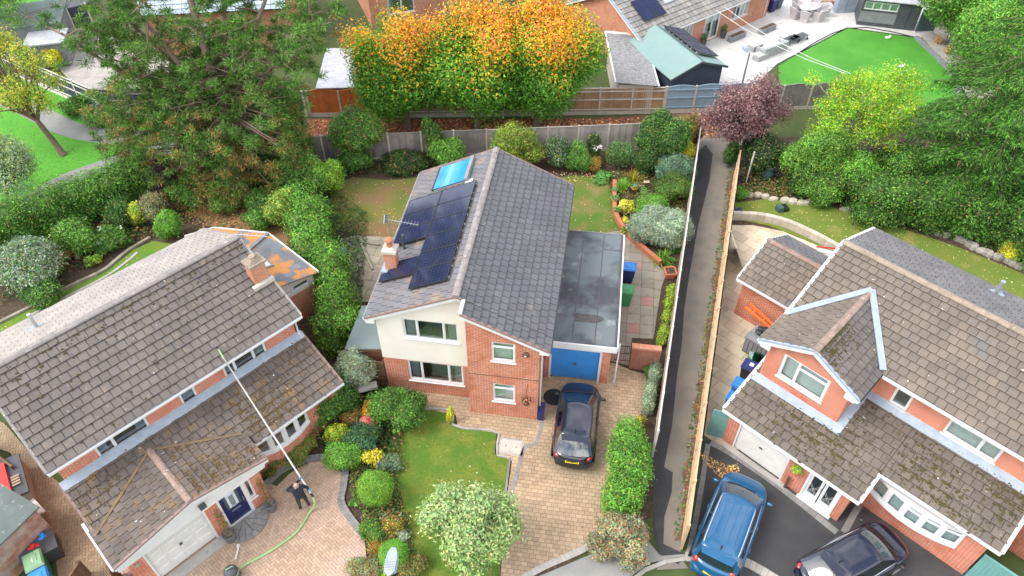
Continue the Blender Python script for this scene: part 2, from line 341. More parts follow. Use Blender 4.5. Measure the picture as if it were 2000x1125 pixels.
def pave(parent, poly, z, rects, mat, piece, rest, gap=.004, thick=.022, cap=300, alt=None):
    """lay pieces (ccw rectangles) inside a polygon: the nearest in view as objects, the others as one part"""
    full, cut = [], []
    for rc in rects:
        r = rc
        ins = [inside(p, poly) for p in r]
        if all(ins): full.append((r, r))
        elif any(ins) or inside(((r[0][0] + r[2][0]) / 2, (r[0][1] + r[2][1]) / 2), poly):
            c = clip_rect(poly, r)
            if len(c) > 2 and abs(area(c)) > .0012: cut.append((c, r))
    allp = [(0, p, r) for p, r in full] + [(1, p, r) for p, r in cut]
    def ctr(p): return (sum(q[0] for q in p) / len(p), sum(q[1] for q in p) / len(p))
    vis = [(abs(area(p)) / max(1, (Vector((*ctr(p), z)) - CAMP).length_squared), i) for i, (k, p, r) in enumerate(allp) if in_view((*ctr(p), z), 5)]
    pick = set(i for _, i in sorted(vis, reverse=True)[:cap]); others = MB(); shared = {}
    for i, (k, p, r) in enumerate(allp):
        jz = random.uniform(-.002, .003)
        if i in pick:
            c = ctr(p)
            if k == 0:
                e = Vector((r[1][0] - r[0][0], r[1][1] - r[0][1])); f = Vector((r[3][0] - r[0][0], r[3][1] - r[0][1]))
                a, b = round(e.length, 3), round(f.length, 3)
                if (a, b) not in shared: shared[(a, b)] = MB().box(-a / 2, a / 2, -b / 2, b / 2, -thick, 0).mesh(piece, mat)
                o = bpy.data.objects.new(piece, shared[(a, b)]); o.rotation_euler = (0, 0, math.atan2(e.y, e.x))
            else: o = bpy.data.objects.new(piece, MB().prism([(q[0] - c[0], q[1] - c[1]) for q in p], -thick, 0).mesh(piece, mat))
            o.location = (c[0], c[1], z + jz); link(o, parent)
            if alt and random.random() < alt[1]: o.material_slots[0].link = 'OBJECT'; o.material_slots[0].material = M[alt[0]]
        else: others.prism(p, z - thick, z + jz)
    if others.v: tag(others.build(rest, mat, parent), kind='stuff')
def grid_rects(poly, o, rot, w, l, gap, stag=.5, jit=0):
    c, s = math.cos(rot), math.sin(rot); loc = [((p[0] - o[0]) * c + (p[1] - o[1]) * s, -(p[0] - o[0]) * s + (p[1] - o[1]) * c) for p in poly]
    x0, x1, y0, y1 = min(p[0] for p in loc), max(p[0] for p in loc), min(p[1] for p in loc), max(p[1] for p in loc); out = []
    for j in range(math.floor(y0 / l), math.ceil(y1 / l)):
        off = stag * w * (j % 2) + random.uniform(-jit, jit)
        for i in range(math.floor(x0 / w) - 1, math.ceil(x1 / w) + 1):
            a, b = i * w + off + gap, (i + 1) * w + off - gap; d, e = j * l + gap, (j + 1) * l - gap
            out.append([(o[0] + u * c - v * s, o[1] + u * s + v * c) for u, v in ((a, d), (b, d), (b, e), (a, e))])
    return out
def herring_rects(poly, o, rot, b, gap):
    c, s = math.cos(rot), math.sin(rot); loc = [((p[0] - o[0]) * c + (p[1] - o[1]) * s, -(p[0] - o[0]) * s + (p[1] - o[1]) * c) for p in poly]
    x0, x1, y0, y1 = min(p[0] for p in loc), max(p[0] for p in loc), min(p[1] for p in loc), max(p[1] for p in loc); out = []
    for i in range(math.floor(x0 / b) - 4, math.ceil(x1 / b) + 4):
        for j in range(math.floor(y0 / b) - 4, math.ceil(y1 / b) + 4):
            k = (i - j) % 4
            if k == 0: r = (i * b, (i + 2) * b, j * b, (j + 1) * b)
            elif k == 3: r = (i * b, (i + 1) * b, j * b, (j + 2) * b)
            else: continue
            a, d, e, f = r[0] + gap, r[1] - gap, r[2] + gap, r[3] - gap
            if d < x0 or a > x1 or f < y0 or e > y1: continue
            out.append([(o[0] + u * c - v * s, o[1] + u * s + v * c) for u, v in ((a, e), (d, e), (d, f), (a, f))])
    return out
def along_rects(line, w, step, gap, z=0):   # pieces laid end to end along a line, width to its left
    L = smooth_line(line, 24); acc = [0]
    for i in range(1, len(L)): acc.append(acc[-1] + (L[i] - L[i - 1]).length)
    def at(d):
        k = max(i for i in range(len(L)) if acc[i] <= d + 1e-6); k = min(k, len(L) - 2); t = (d - acc[k]) / max(1e-6, acc[k + 1] - acc[k]); p = L[k].lerp(L[k + 1], t); q = (L[k + 1] - L[k]).normalized(); return p, Vector((-q.y, q.x, 0))
    out = []; n = max(1, round(acc[-1] / step)); st = acc[-1] / n
    for i in range(n):
        p, a = at(i * st + gap); q, b = at((i + 1) * st - gap); out.append([(p.x, p.y), (q.x, q.y), tuple((q + b * w)[:2]), tuple((p + a * w)[:2])])
    return out
def edging(name, label, cat, line, w, step, z, h, mat, piece, gap=.005, kind=None, parent=None):
    if kind: root = tag(bpy.data.objects.new(name, None), kind=kind); COL.objects.link(root)
    else: root = empty(name, label, cat)
    for r in along_rects(line, w, step, gap):
        c = (sum(p[0] for p in r) / 4, sum(p[1] for p in r) / 4)
        o = MB().prism([(p[0] - c[0], p[1] - c[1]) for p in r], 0, h + random.uniform(-.004, .004)).build(piece, mat, root); o.location = (*c, z)
    return root
# ---------------------------------------------------------------- foliage
def leaf_mesh(name, pts, nrm, size, ratio, cols, sizej=.35, droop=None):
    n = len(pts); nrm = nrm / np.maximum(np.linalg.norm(nrm, axis=1, keepdims=True), 1e-6)
    t = rng.normal(size=(n, 3)) if droop is None else droop + rng.normal(size=(n, 3)) * .35
    u = t - nrm * (t * nrm).sum(1, keepdims=True); u /= np.maximum(np.linalg.norm(u, axis=1, keepdims=True), 1e-6); v = np.cross(nrm, u)
    s = (size * .92 * (1 + sizej * rng.uniform(-1, 1, n)))[:, None]; a = u * s / 2; b = v * s / 2 / ratio; fold = nrm * s * .12
    V = np.stack([pts + a, pts - a * .8 - b + fold, pts - a * .8 + b + fold], 1).reshape(-1, 3)
    me = bpy.data.meshes.new(name); me.vertices.add(3 * n); me.vertices.foreach_set('co', V.ravel())
    me.loops.add(3 * n); me.loops.foreach_set('vertex_index', np.arange(3 * n)); me.polygons.add(n); me.polygons.foreach_set('loop_start', np.arange(n) * 3)
    try: me.polygons.foreach_set('loop_total', np.full(n, 3))
    except Exception: pass
    ca = me.color_attributes.new('Col', 'FLOAT_COLOR', 'POINT')
    C = np.concatenate([np.repeat(np.clip(cols, 0, 1), 3, axis=0), np.ones((3 * n, 1))], 1); ca.data.foreach_set('color', C.ravel())
    me.update(); me.validate(); me.materials.append(M['foliage']); return me
def dirs(n):
    d = rng.normal(size=(n, 3)); return d / np.linalg.norm(d, axis=1, keepdims=True)
GAIN = 1.68
def palette(n, pal, jit=.22):
    """pal: [(rgb, weight)]: a leaf colour each"""
    wgt = np.array([p[1] for p in pal], float); k = rng.choice(len(pal), n, p=wgt / wgt.sum()); c = np.array([p[0] for p in pal])[k]
    c = np.minimum(c * GAIN, .85); return c * (1 + jit * rng.uniform(-1, 1, (n, 1))) * (1 + .08 * rng.normal(size=(n, 3)))
def lobe_cloud(lobes, n, shell=.45, up=.35, flat=None):
    """lobes: (centre, radii); leaf points through the outer shell of each lobe"""
    wt = np.array([(r[0] * r[1] + r[0] * r[2] + r[1] * r[2]) for c, r in lobes]); k = rng.choice(len(lobes), n, p=wt / wt.sum())
    C = np.array([c for c, r in lobes], float)[k]; Rr = np.array([r for c, r in lobes], float)[k]; d = dirs(n)
    rad = 1 - shell * rng.random(n) ** 1.6 + .08 * rng.normal(size=n)
    ph = (k * 2.39)[:, None] + np.array([0, 1.7, 3.1]); q = d * np.array([3.3, 3.7, 2.9]) + ph; rad = rad * (1 + min(1, shell * 2.2) * (.13 * np.sin(q[:, 0] + 2 * np.sin(q[:, 1])) + .10 * np.sin(2.1 * q[:, 2] + 1.7 * q[:, 0]) + .07 * np.sin(4.3 * q[:, 1] - 2 * q[:, 2]))); sp_ = rng.random(n) < min(.10, shell * .3); rad[sp_] *= 1 + .28 * rng.random(int(sp_.sum()))
    p = C + d * Rr * rad[:, None]; nr = d / Rr; nr /= np.linalg.norm(nr, axis=1, keepdims=True)
    nr = nr + rng.normal(size=(n, 3)) * .55 + np.array([0, 0, up]); return p, nr, k
def make_lobes(c, r, k, f=(.38, .6), seed=None, low=-.35):
    rr = random.Random(seed); out = []
    for i in range(k):
        while True:
            d = [rr.uniform(-1, 1) for _ in range(3)]; q = math.sqrt(sum(x * x for x in d))
            if q < 1 and d[2] > low: break
        s = rr.uniform(*f); m = (1 - s) / max(q, .35) if q > .35 else 1 - s
        m = min(1, m) if rr.random() < .75 else m * .6
        out.append(((c[0] + d[0] * r[0] * m, c[1] + d[1] * r[1] * m, c[2] + d[2] * r[2] * m), (r[0] * s, r[1] * s, r[2] * s * rr.uniform(.8, 1.1))))
    return out
D_ = (.016, .045, .012); G1 = (.035, .085, .016); G2 = (.055, .135, .022); G3 = (.085, .20, .028); G4 = (.12, .29, .035); LIME = (.24, .36, .03); YEL = (.50, .44, .03); GOLD = (.62, .42, .03)
ORG = (.68, .24, .03); RUST = (.33, .13, .035); BRN = (.20, .115, .05); PUR = (.11, .05, .055); PURD = (.035, .022, .03); SILV = (.26, .32, .23); SIL2 = (.16, .22, .15); PINK = (.55, .13, .12); OLV = (.13, .145, .03); WHT = (.75, .75, .68); BLU = (.06, .15, .10)
def plant(name, label, cat, pos, r, pal, leaf=.09, k=9, dens=2.2, ratio=1.7, group=None, core=True, f=(.38, .6), up=.35, shell=.4, stems=0, droop=None, flowers=None, top=None, lumps=None):
    """pos (x, y, centre height, z0 of ground): a shrub of leaf faces over an inner mass and stems"""
    x, y, cz = pos[:3]; root = empty(name, label, cat, (x, y, 0), 0, group)
    r = r if lumps or k == 1 else tuple(q * 1.22 for q in r); rx, ry, rz = r; lb = lumps or make_lobes((0, 0, cz), r, k, f, seed=label)
    A = sum(4 * math.pi * ((a[0] * a[1] + a[0] * a[2] + a[1] * a[2]) / 3) for _, a in lb); n = int(min(60000, A * dens * 1.35 / (leaf * leaf / ratio)))
    p, nr, ki = lobe_cloud(lb, n, shell, up); keep = p[:, 2] > .01; p, nr, ki = p[keep], nr[keep], ki[keep]
    tone = (np.array([random.uniform(.75, 1.25) for _ in lb])[ki] * (1 + .18 * np.sin(p[:, 0] * 5.1 + p[:, 1] * 3.3) * np.sin(p[:, 2] * 6.1 + p[:, 1] * 2.2)))[:, None]
    c = palette(len(p), pal, .34) * tone; dm = rng.random(len(p)) < (.045 if shell > .15 else .01); c[dm] = palette(int(dm.sum()), [(BRN, 1), (OLV, 1), ((.28, .22, .05), 1)])
    if top is not None:
        hh = (p[:, 2] - cz) / rz + .25 * rng.normal(size=len(p)); m = hh > top[1]; c[m] = palette(int(m.sum()), top[0])
    dr = None if droop is None else np.array(droop) + 0 * p
    o = bpy.data.objects.new('foliage', leaf_mesh('foliage', p, nr, leaf, ratio, c, droop=dr)); link(o, root)
    if core:
        mb = MB()
        for cc, rr in lb:
            if cc[2] + rr[2] * .7 > 0: mb.ball((cc[0], cc[1], max(cc[2], rr[2] * .5)), tuple(q * .62 for q in rr), 8, 5)
        me = mb.mesh('inner_growth', 'foliage'); ca = me.color_attributes.new('Col', 'FLOAT_COLOR', 'POINT'); mc = np.array([p_[0] for p_ in pal]).mean(0) * 1.1; ca.data.foreach_set('color', np.tile([*mc, 1], len(me.vertices)).astype(np.float32))
        link(bpy.data.objects.new('inner_growth', me), root)
    mb = MB()
    for i in range(max(3, stems)):
        a = 6.28 * i / max(3, stems); q = lb[i % len(lb)][0]; mb.tube([(.06 * math.cos(a), .06 * math.sin(a), 0), (q[0] * .5, q[1] * .5, q[2] * .6), q], [.03, .022, .01], 5)
    mb.build('stem', 'bark', root)
    if flowers:
        col, cnt, sz = flowers; P_, nr, _ = lobe_cloud(lb, cnt * 6, .02, 1.2); ok = P_[:, 2] > cz; P_ = P_[ok][:cnt]
        cl = np.repeat(P_, 7, axis=0) + rng.normal(size=(len(P_) * 7, 3)) * sz * .3
        link(bpy.data.objects.new('blossom', leaf_mesh('blossom', cl + np.array([0, 0, .03]), rng.normal(size=cl.shape) * .5 + np.array([0, 0, 1]), sz, 1.1, palette(len(cl), [(col, 1)], .1))), root)
    return root
def strappy(name, label, cat, pos, n, length, width, pal, spread=.8, group=None, arch=1.0):
    """a clump of arching blades"""
    root = empty(name, label, cat, (pos[0], pos[1], 0), 0, group); V = []; F = []; C = []
    cols = palette(n, pal)
    for i in range(n):
        a = random.uniform(0, 6.283); L = length * random.uniform(.6, 1.1); o = Vector((random.gauss(0, .12) * spread, random.gauss(0, .12) * spread, 0)); lean = random.uniform(.15, 1.0) * spread
        d = Vector((math.cos(a), math.sin(a), 0)); sd = Vector((-d.y, d.x, 0)) * width / 2; b = len(V)
        for t, ww in ((0, .7), (.35, 1), (.7, .8), (1, .08)):
            p = o + d * (L * lean * t) + Vector((0, 0, L * (t * (1.25 - .35 * lean) - arch * .75 * lean * t * t) + .01)); V += [tuple(p - sd * ww), tuple(p + sd * ww)]; C += [tuple(cols[i])] * 2
        F += [(b, b + 1, b + 3, b + 2), (b + 2, b + 3, b + 5, b + 4), (b + 4, b + 5, b + 7, b + 6)]
    me = bpy.data.meshes.new('blades'); me.from_pydata(V, [], F); me.update(); me.materials.append(M['foliage'])
    ca = me.color_attributes.new('Col', 'FLOAT_COLOR', 'POINT'); ca.data.foreach_set('color', np.concatenate([np.clip(np.array(C), 0, 1), np.ones((len(C), 1))], 1).ravel())
    link(bpy.data.objects.new('blades', me), root); return root
def hedge(name, label, line, hw, h, pal, leaf=.09, dens=2.0, step=.55, ratio=1.7, jit=.25, cat='hedge', flowers=None, base=0, shell=.45):
    pts = smooth_line(line, 5); o = pts[len(pts) // 2].copy(); o.z = 0; lb = []
    L = 0
    for i in range(len(pts) - 1):
        d = (pts[i + 1] - pts[i]); nn = max(1, int(d.length / step + .5)); s = Vector((-d.y, d.x, 0)).normalized()
        for j in range(nn):
            q = pts[i] + d * ((j + random.random()) / nn) - o
            for z in ([.5] if h < .8 else [.32, .78]):
                k = hw * random.uniform(.75, 1.1); off = s * random.uniform(-jit, jit) * hw
                lb.append(((q.x + off.x, q.y + off.y, base + h * z * random.uniform(.9, 1.08)), (k, k, min(k * 1.2, h * .42) * random.uniform(.8, 1.1))))
    return plant(name, label, cat, (o.x, o.y, h * .5), (1, 1, h * .5), pal, leaf, dens=dens, ratio=ratio, lumps=lb, flowers=flowers, shell=shell)
def tree(name, label, base, crown_c, crown_r, pal, leaf, n, k=16, trunk_r=.16, f=(.3, .48), colf=None, bark='bark', ratio=1.6, group=None, shell=.55, up=.3, low=-.5, limb=.05, fork=.35, droop=None, dens_low=None):
    """base (x, y); crown centre relative to it; tapered trunk, limbs to every clump of leaves"""
    root = empty(name, label, 'tree', (base[0], base[1], 0), 0, group); lb = make_lobes(crown_c, crown_r, k, f, seed=label, low=low)
    p, nr, ki = lobe_cloud(lb, n, shell, up); keep = p[:, 2] > .3; p, nr, ki = p[keep], nr[keep], ki[keep]
    tone = np.array([random.uniform(.8, 1.2) for _ in lb])[ki][:, None]
    c = colf(p) if colf else palette(len(p), pal)
    dr = None if droop is None else np.array(droop) + 0 * p
    link(bpy.data.objects.new('crown', leaf_mesh('crown', p, nr, leaf, ratio, c * tone, droop=dr)), root)
    mb = MB(); top = Vector(crown_c) * .9; fk = Vector((crown_c[0] * fork, crown_c[1] * fork, crown_c[2] * fork))
    mb.tube([(0, 0, -.05), fk * .5 + Vector((.03, 0, 0)), fk, fk.lerp(top, .5), top], [trunk_r * 1.35, trunk_r, trunk_r * .85, trunk_r * .5, trunk_r * .15], 9)
    for i, (cc, rr) in enumerate(lb):
        s = fk.lerp(top, random.uniform(0, .45)); e = Vector(cc); m = s.lerp(e, .5) + Vector((random.uniform(-.2, .2), random.uniform(-.2, .2), random.uniform(-.1, .35)))
        mb.tube([s, m, e, e + (e - m) * .5], [limb * 1.3, limb, limb * .55, limb * .15], 5)
        for t in range(3):
            q = e + Vector([random.uniform(-1, 1) * rr[a] * .8 for a in range(3)]); mb.tube([m.lerp(e, .6), m.lerp(q, .7), q], [limb * .5, limb * .3, limb * .1], 4)
    mb.build('trunk', bark, root, True); return root
def litter(name, poly, n, z, pal, size, parent=None, label=None, dens=None, hmax=.02):
    xs = [p[0] for p in poly]; ys = [p[1] for p in poly]; P_ = []
    for _ in range(n * 6):
        q = (random.uniform(min(xs), max(xs)), random.uniform(min(ys), max(ys)))
        if inside(q, poly) and (dens is None or random.random() < dens(q)): P_.append((*q, z + .004 + hmax * random.random() ** 2 * (.4 + .6 * abs(math.sin(q[0] * 2.3) * math.cos(q[1] * 1.9)))))
        if len(P_) >= n: break
    P_ = np.array(P_); o = bpy.data.objects.new(name, leaf_mesh(name, P_, rng.normal(size=P_.shape) * (.35 if hmax < .1 else .7) + np.array([0, 0, 1.]), size, 1.4, palette(len(P_), pal, .3), .5)); link(o, parent)
    return tag(o, label or 'fallen autumn leaves scattered over the ground', 'leaves', kind='stuff')

# ---------------------------------------------------------------- building helpers
def wall(mb, o, d, n, x0, x1, z0, top, holes=(), t=.25):
    """a wall in the plane through o along d, outer face towards n, slanted top given by top(x), with openings (x0, x1, z0, z1)"""
    o, d, n = Vector(o), Vector(d), Vector(n); f = top if callable(top) else (lambda x: top)
    xs = sorted(set([x0, x1] + [v for h in holes for v in h[:2]] + ([x for x in getattr(f, 'brk', [])] if callable(top) else []))); xs = [x for x in xs if x0 <= x <= x1]
    def cell(a, b, za, zb, zc, zd):
        def P_(x, z, k): return o + d * x - n * k + Vector((0, 0, z))
        mb.hexa([P_(a, za, 0), P_(b, zb, 0), P_(b, zb, t), P_(a, za, t)], [P_(a, zc, 0), P_(b, zd, 0), P_(b, zd, t), P_(a, zc, t)])
    for a, b in zip(xs, xs[1:]):
        hs = sorted([h for h in holes if h[0] < b - 1e-6 and h[1] > a + 1e-6], key=lambda h: h[2]); z = z0
        for h in hs:
            if h[2] > z + 1e-4: cell(a, b, z, z, h[2], h[2])
            z = h[3]
        cell(a, b, z, z, f(a), f(b))
def slope_top(ridge_x, ridge_z, k, brk=True):
    f = lambda x: ridge_z - abs(x - ridge_x) * k
    f.brk = [ridge_x]; return f
def window(parent, o, d, n, w, h, lights, vents=(), fr=.055, deep=.07, back=None, sill=True, name='window', curtains=(), glass='glass', handles=True, mull=.05):
    """o: lower left corner on the outer wall face; lights: fractions of the width; vents: lights with a top fanlight"""
    o, d, n = Vector(o), Vector(d).normalized(), Vector(n).normalized(); U = Vector((0, 0, 1))
    def P_(x, z, k): return o + d * x + U * z - n * k
    def bx(mb, a, b, c, e, k0, k1): mb.hexa([P_(a, c, k0), P_(b, c, k0), P_(b, c, k1), P_(a, c, k1)], [P_(a, e, k0), P_(b, e, k0), P_(b, e, k1), P_(a, e, k1)])
    mb = MB(); k0, k1 = .03, .03 + deep
    bx(mb, 0, fr, 0, h, k0, k1); bx(mb, w - fr, w, 0, h, k0, k1); bx(mb, fr, w - fr, 0, fr, k0, k1); bx(mb, fr, w - fr, h - fr, h, k0, k1)
    x = fr; tot = sum(lights); inner = w - 2 * fr - mull * (len(lights) - 1); panes = []
    for i, q in enumerate(lights):
        lw = inner * q / tot
        if i in vents:
            zt = h * .70; bx(mb, x, x + lw, zt, zt + mull, k0, k1); panes += [(x, x + lw, fr, zt), (x, x + lw, zt + mull, h - fr)]
        else: panes.append((x, x + lw, fr, h - fr))
        if i < len(lights) - 1: bx(mb, x + lw, x + lw + mull, fr, h - fr, k0, k1)
        x += lw + mull
    for a, b, c, e in panes:       # casement rails
        s = .028
        bx(mb, a, a + s, c, e, k0 + .012, k1 - .01); bx(mb, b - s, b, c, e, k0 + .012, k1 - .01); bx(mb, a + s, b - s, c, c + s, k0 + .012, k1 - .01); bx(mb, a + s, b - s, e - s, e, k0 + .012, k1 - .01)
    win = mb.build(name, 'upvc', parent)
    for a, b, c, e in panes:
        m = MB(); bx(m, a + .02, b - .02, c + .02, e - .02, k0 + .03, k0 + .036); m.build('pane', glass, win)
    if sill:
        m = MB(); bx(m, -.05, w + .05, -.045, -.002, -.06, k1); m.build('sill', 'upvc', win)
    if back:
        m = MB(); bx(m, .02, w - .02, .02, h - .02, k1 + .10, k1 + .11); m.build('blind', back, win)
    for (a, b, mat) in curtains:
        m = MB(); N = 14
        for i in range(N):
            xa, xb = a + (b - a) * i / N, a + (b - a) * (i + 1) / N; ka = k1 + .12 + .035 * (i % 2); kb = k1 + .12 + .035 * ((i + 1) % 2)
            m.poly([P_(xa, .02, ka), P_(xb, .02, kb), P_(xb, h - .02, kb), P_(xa, h - .02, ka)])
        m.build('curtain', mat, win)
    return win
class Tiles:
    """collects the tiles of one house; the nearest 300 become objects, the others one part"""
    def __init__(s, house, roof, tw, g, th=.022): s.h, s.roof, s.tw, s.g, s.th, s.L = house, roof, tw, g, th, []
    def slope(s, o, sd, td, S, T, mat, keep=None, stag=.5):
        o, sd, td = Vector(o), Vector(sd).normalized(), Vector(td).normalized(); n = sd.cross(td).normalized()
        rows = max(1, round(T / s.g)); g = T / rows; cols = math.ceil(S / s.tw) + 1
        for i in range(rows):
            off = -(stag * s.tw if i % 2 else 0)
            for j in range(cols):
                a, b = max(0, off + j * s.tw), min(S, off + (j + 1) * s.tw)
                if b - a < .04: continue
                c = o + sd * ((a + b) / 2) + td * (g * (i + .5))
                if keep and not keep(c): continue
                s.L.append((c, sd, td, n, b - a, g, mat))
    def build(s, cap=300, piece='roof_tile', rest='roof_tiles', keep_mats=None):
        mw = s.h.matrix_basis; order = []
        bpy.context.view_layer.update()
        for k, q in enumerate(s.L):
            p = mw @ q[0]; nn = (mw.to_3x3() @ q[3]); dv = CAMP - p; f = nn.dot(dv.normalized())
            if in_view(p, 10) and f > .05: order.append((f / dv.length_squared, k))
        pick = set(k for _, k in sorted(order, reverse=True)[:cap]); meshes = {}; rest_mb = {}
        for k, (c, sd, td, n, w, g, mat) in enumerate(s.L):
            jit = random.uniform(-.004, .005); hw = w / 2 - .010; t0, t1 = -g / 2 - .012, g / 2 + .03; th = s.th
            R_ = [(-hw, t0, .056 + jit), (hw, t0, .056 + jit + random.uniform(-.003, .003)), (hw, t1, .004), (-hw, t1, .004)]; T_ = [(x, y, z + th) for x, y, z in R_]
            if k in pick:
                key = (round(w, 2), round(g, 3), mat, k % 3)
                if key not in meshes:
                    q_ = MB().hexa(R_, T_).mesh(piece, mat); q_.materials.append(M['tile_edge']); q_.polygons.foreach_set('material_index', [0 if i == 1 else 1 for i in range(6)]); meshes[key] = q_
                o = bpy.data.objects.new(piece, meshes[key]); m = Matrix((sd, td, n)).transposed().to_4x4(); m.translation = c; o.matrix_basis = m @ Matrix.Rotation(random.uniform(-.008, .008), 4, 'Z'); link(o, s.roof)
            else:
                rest_mb.setdefault(mat, MB()).hexa([c + sd * x + td * y + n * z for x, y, z in R_], [c + sd * x + td * y + n * z for x, y, z in T_])
        vs_, fs_, mats, mi = [], [], [], []
        for mat, mb in rest_mb.items():
            b = len(vs_); vs_ += mb.v; fs_ += [tuple(i + b for i in f) for f in mb.f]; mi += [len(mats) + 1 if i % 6 == 1 else 0 for i in range(len(mb.f))]; mats.append(mat)
        if vs_:
            me = bpy.data.meshes.new(rest); me.from_pydata(vs_, [], fs_); me.update(); auto_uv(me)
            for m_ in ['tile_edge'] + mats: me.materials.append(M[m_])
            me.polygons.foreach_set('material_index', mi); tag(link(bpy.data.objects.new(rest, me), s.roof), kind='stuff')
def ridge_tiles(roof, a, b, mat, r=.13, step=.38, name='ridge_tile', flat=.62):
    a, b = Vector(a), Vector(b); L = (b - a).length; n = max(1, round(L / step)); st = L / n; d = (b - a).normalized(); sd = Vector((-d.y, d.x, 0)).normalized(); up = sd.cross(d) * -1
    if up.z < 0: up = -up
    m = MB(); N = 6; ring = [(r * math.cos(math.pi * k / N), r * flat * math.sin(math.pi * k / N)) for k in range(N + 1)]
    for x0, x1, e in ((0, st - .03, 1.0), (st - .03, st - .004, 1.09)):
        for k in range(N):
            (u0, w0), (u1, w1) = ring[k], ring[k + 1]; m.poly([(x0, u0 * e, w0 * e), (x1, u0 * e, w0 * e), (x1, u1 * e, w1 * e), (x0, u1 * e, w1 * e)])
        m.poly([(x1, u * e, w_ * e) for u, w_ in ring])
    m.poly([(0, u, w_) for u, w_ in ring[::-1]])
    me = m.mesh(name, mat, False)
    for i in range(n):
        o = bpy.data.objects.new(name, me); q = Matrix((d, sd, up)).transposed().to_4x4(); q.translation = a + d * (st * i); o.matrix_basis = q; link(o, roof)
def gable_deck(mb, x0, x1, yr, ye0, ye1, zr, ze0, ze1, th=.08):
    """roof boards under the tiles, ridge along x"""
    for (ya, za) in ((ye0, ze0), (ye1, ze1)):
        mb.hexa([(x0, yr, zr - th), (x1, yr, zr - th), (x1, ya, za - th), (x0, ya, za - th)], [(x0, yr, zr), (x1, yr, zr), (x1, ya, za), (x0, ya, za)])
def fence(name, label, a, b, n, h, mat, post='concrete_post', board='concrete_post', style='close', rail=None, cap=True, arch=0, gh=.25, posts=True, side=1, pw=.10, endpost=True):
    """posts, gravel boards and panels of upright boards between a and b (side: where the rails show)"""
    a, b = Vector((a[0], a[1], 0)), Vector((b[0], b[1], 0)); L = (b - a).length; ang = math.atan2(b.y - a.y, b.x - a.x)
    root = empty(name, label, 'fence', a, ang); pl = L / n
    pm_ = MB().box(-pw / 2, pw / 2, -pw / 2, pw / 2, 0, h + .06).mesh('post', post)
    for i in range(n + (1 if endpost else 0)):
        o = bpy.data.objects.new('post', pm_); o.location = (i * pl, 0, 0); link(o, root)
    nb = max(6, int(pl / .13))
    mb = MB(); x0, x1 = pw / 2 + .005, pl - pw / 2 - .005; bw = (x1 - x0) / nb
    for j in range(nb):
        xa = x0 + j * bw; zt = h - .03 + arch * (1 - ((j + .5) / nb * 2 - 1) ** 2); dz = random.uniform(-.008, .008); t = random.uniform(0, .006)
        mb.hexa([(xa, -.012 - t, gh), (xa + bw + .012, -.004, gh), (xa + bw + .012, .012, gh), (xa, .004, gh)], [(xa, -.012 - t, zt + dz), (xa + bw + .012, -.004, zt + dz), (xa + bw + .012, .012, zt + dz), (xa, .004, zt + dz)])
    pan = mb.mesh('panel', mat)
    gb = MB().box(x0, x1, -.025, .025, 0, gh).mesh('gravel_board', board) if gh else None
    cp = MB()
    if arch:
        for j in range(10):
            xa, xb = x0 + (x1 - x0) * j / 10, x0 + (x1 - x0) * (j + 1) / 10; z_ = lambda x: h + arch * (1 - ((x - x0) / (x1 - x0) * 2 - 1) ** 2); cp.bar((xa, 0, z_(xa) - .01), (xb, 0, z_(xb) - .01), .06, .035)
    else: cp.box(x0, x1, -.035, .035, h - .028, h + .006)
    cpm = cp.mesh('capping', rail or mat)
    rl = MB()
    for z in (gh + .12, (gh + h) / 2, h - .25): rl.box(x0, x1, .014 * side, .055 * side, z, z + .07) if side > 0 else rl.box(x0, x1, -.065, -.020, z, z + .07)
    rlm = rl.mesh('rail', rail or mat)
    for i in range(n):
        for nm, me in (('panel', pan), ('gravel_board', gb), ('capping', cpm if cap else None), ('rail', rlm if style == 'rails' else None)):
            if me: o = bpy.data.objects.new(nm, me); o.location = (i * pl, 0, random.uniform(-.01, .01)); link(o, root)
    return root
def bin_(name, label, pos, rz, body, lid, group=None, s=1.0, num=None, lidtext=None):
    root = empty(name, label, 'bin', pos, rz, group); b = MB(); w, d, h = .29 * s, .34 * s, .95 * s
    b.hexa([(-w * .8, -d * .75, .05), (w * .8, -d * .75, .05), (w * .8, d * .8, .05), (-w * .8, d * .8, .05)], [(-w, -d, h), (w, -d, h), (w, d, h), (-w, d, h)]); b.build('body', body, root)
    l = MB(); l.hexa([(-w - .02, -d - .04, h), (w + .02, -d - .04, h), (w + .02, d + .02, h), (-w - .02, d + .02, h)], [(-w * .9, -d * .85, h + .09), (w * .9, -d * .85, h + .09), (w * .9, d * .9, h + .07), (-w * .9, d * .9, h + .07)])
    l.hexa([(-w * .5, -d * .5, h + .085), (w * .5, -d * .5, h + .085), (w * .5, d * .5, h + .075), (-w * .5, d * .5, h + .075)], [(-w * .45, -d * .45, h + .105), (w * .45, -d * .45, h + .105), (w * .45, d * .45, h + .1), (-w * .45, d * .45, h + .1)]); lo = l.build('lid', lid, root)
    MB().tube([(-w * .8, d + .05, h - .03), (w * .8, d + .05, h - .03)], .018, 6).build('handle', body, root)
    wm = MB().tube([(-.035, 0, 0), (.035, 0, 0)], .1, 12).mesh('wheel', 'plastic_black')
    for sx in (-1, 1): o = bpy.data.objects.new('wheel', wm); o.location = (sx * w * .85, d * .8, .1); link(o, root)
    if lidtext: text_part(lidtext, lo, 'house_number', (0, -.06 * s, h + .112), .28 * s, 'white_paint', 0)
    return root
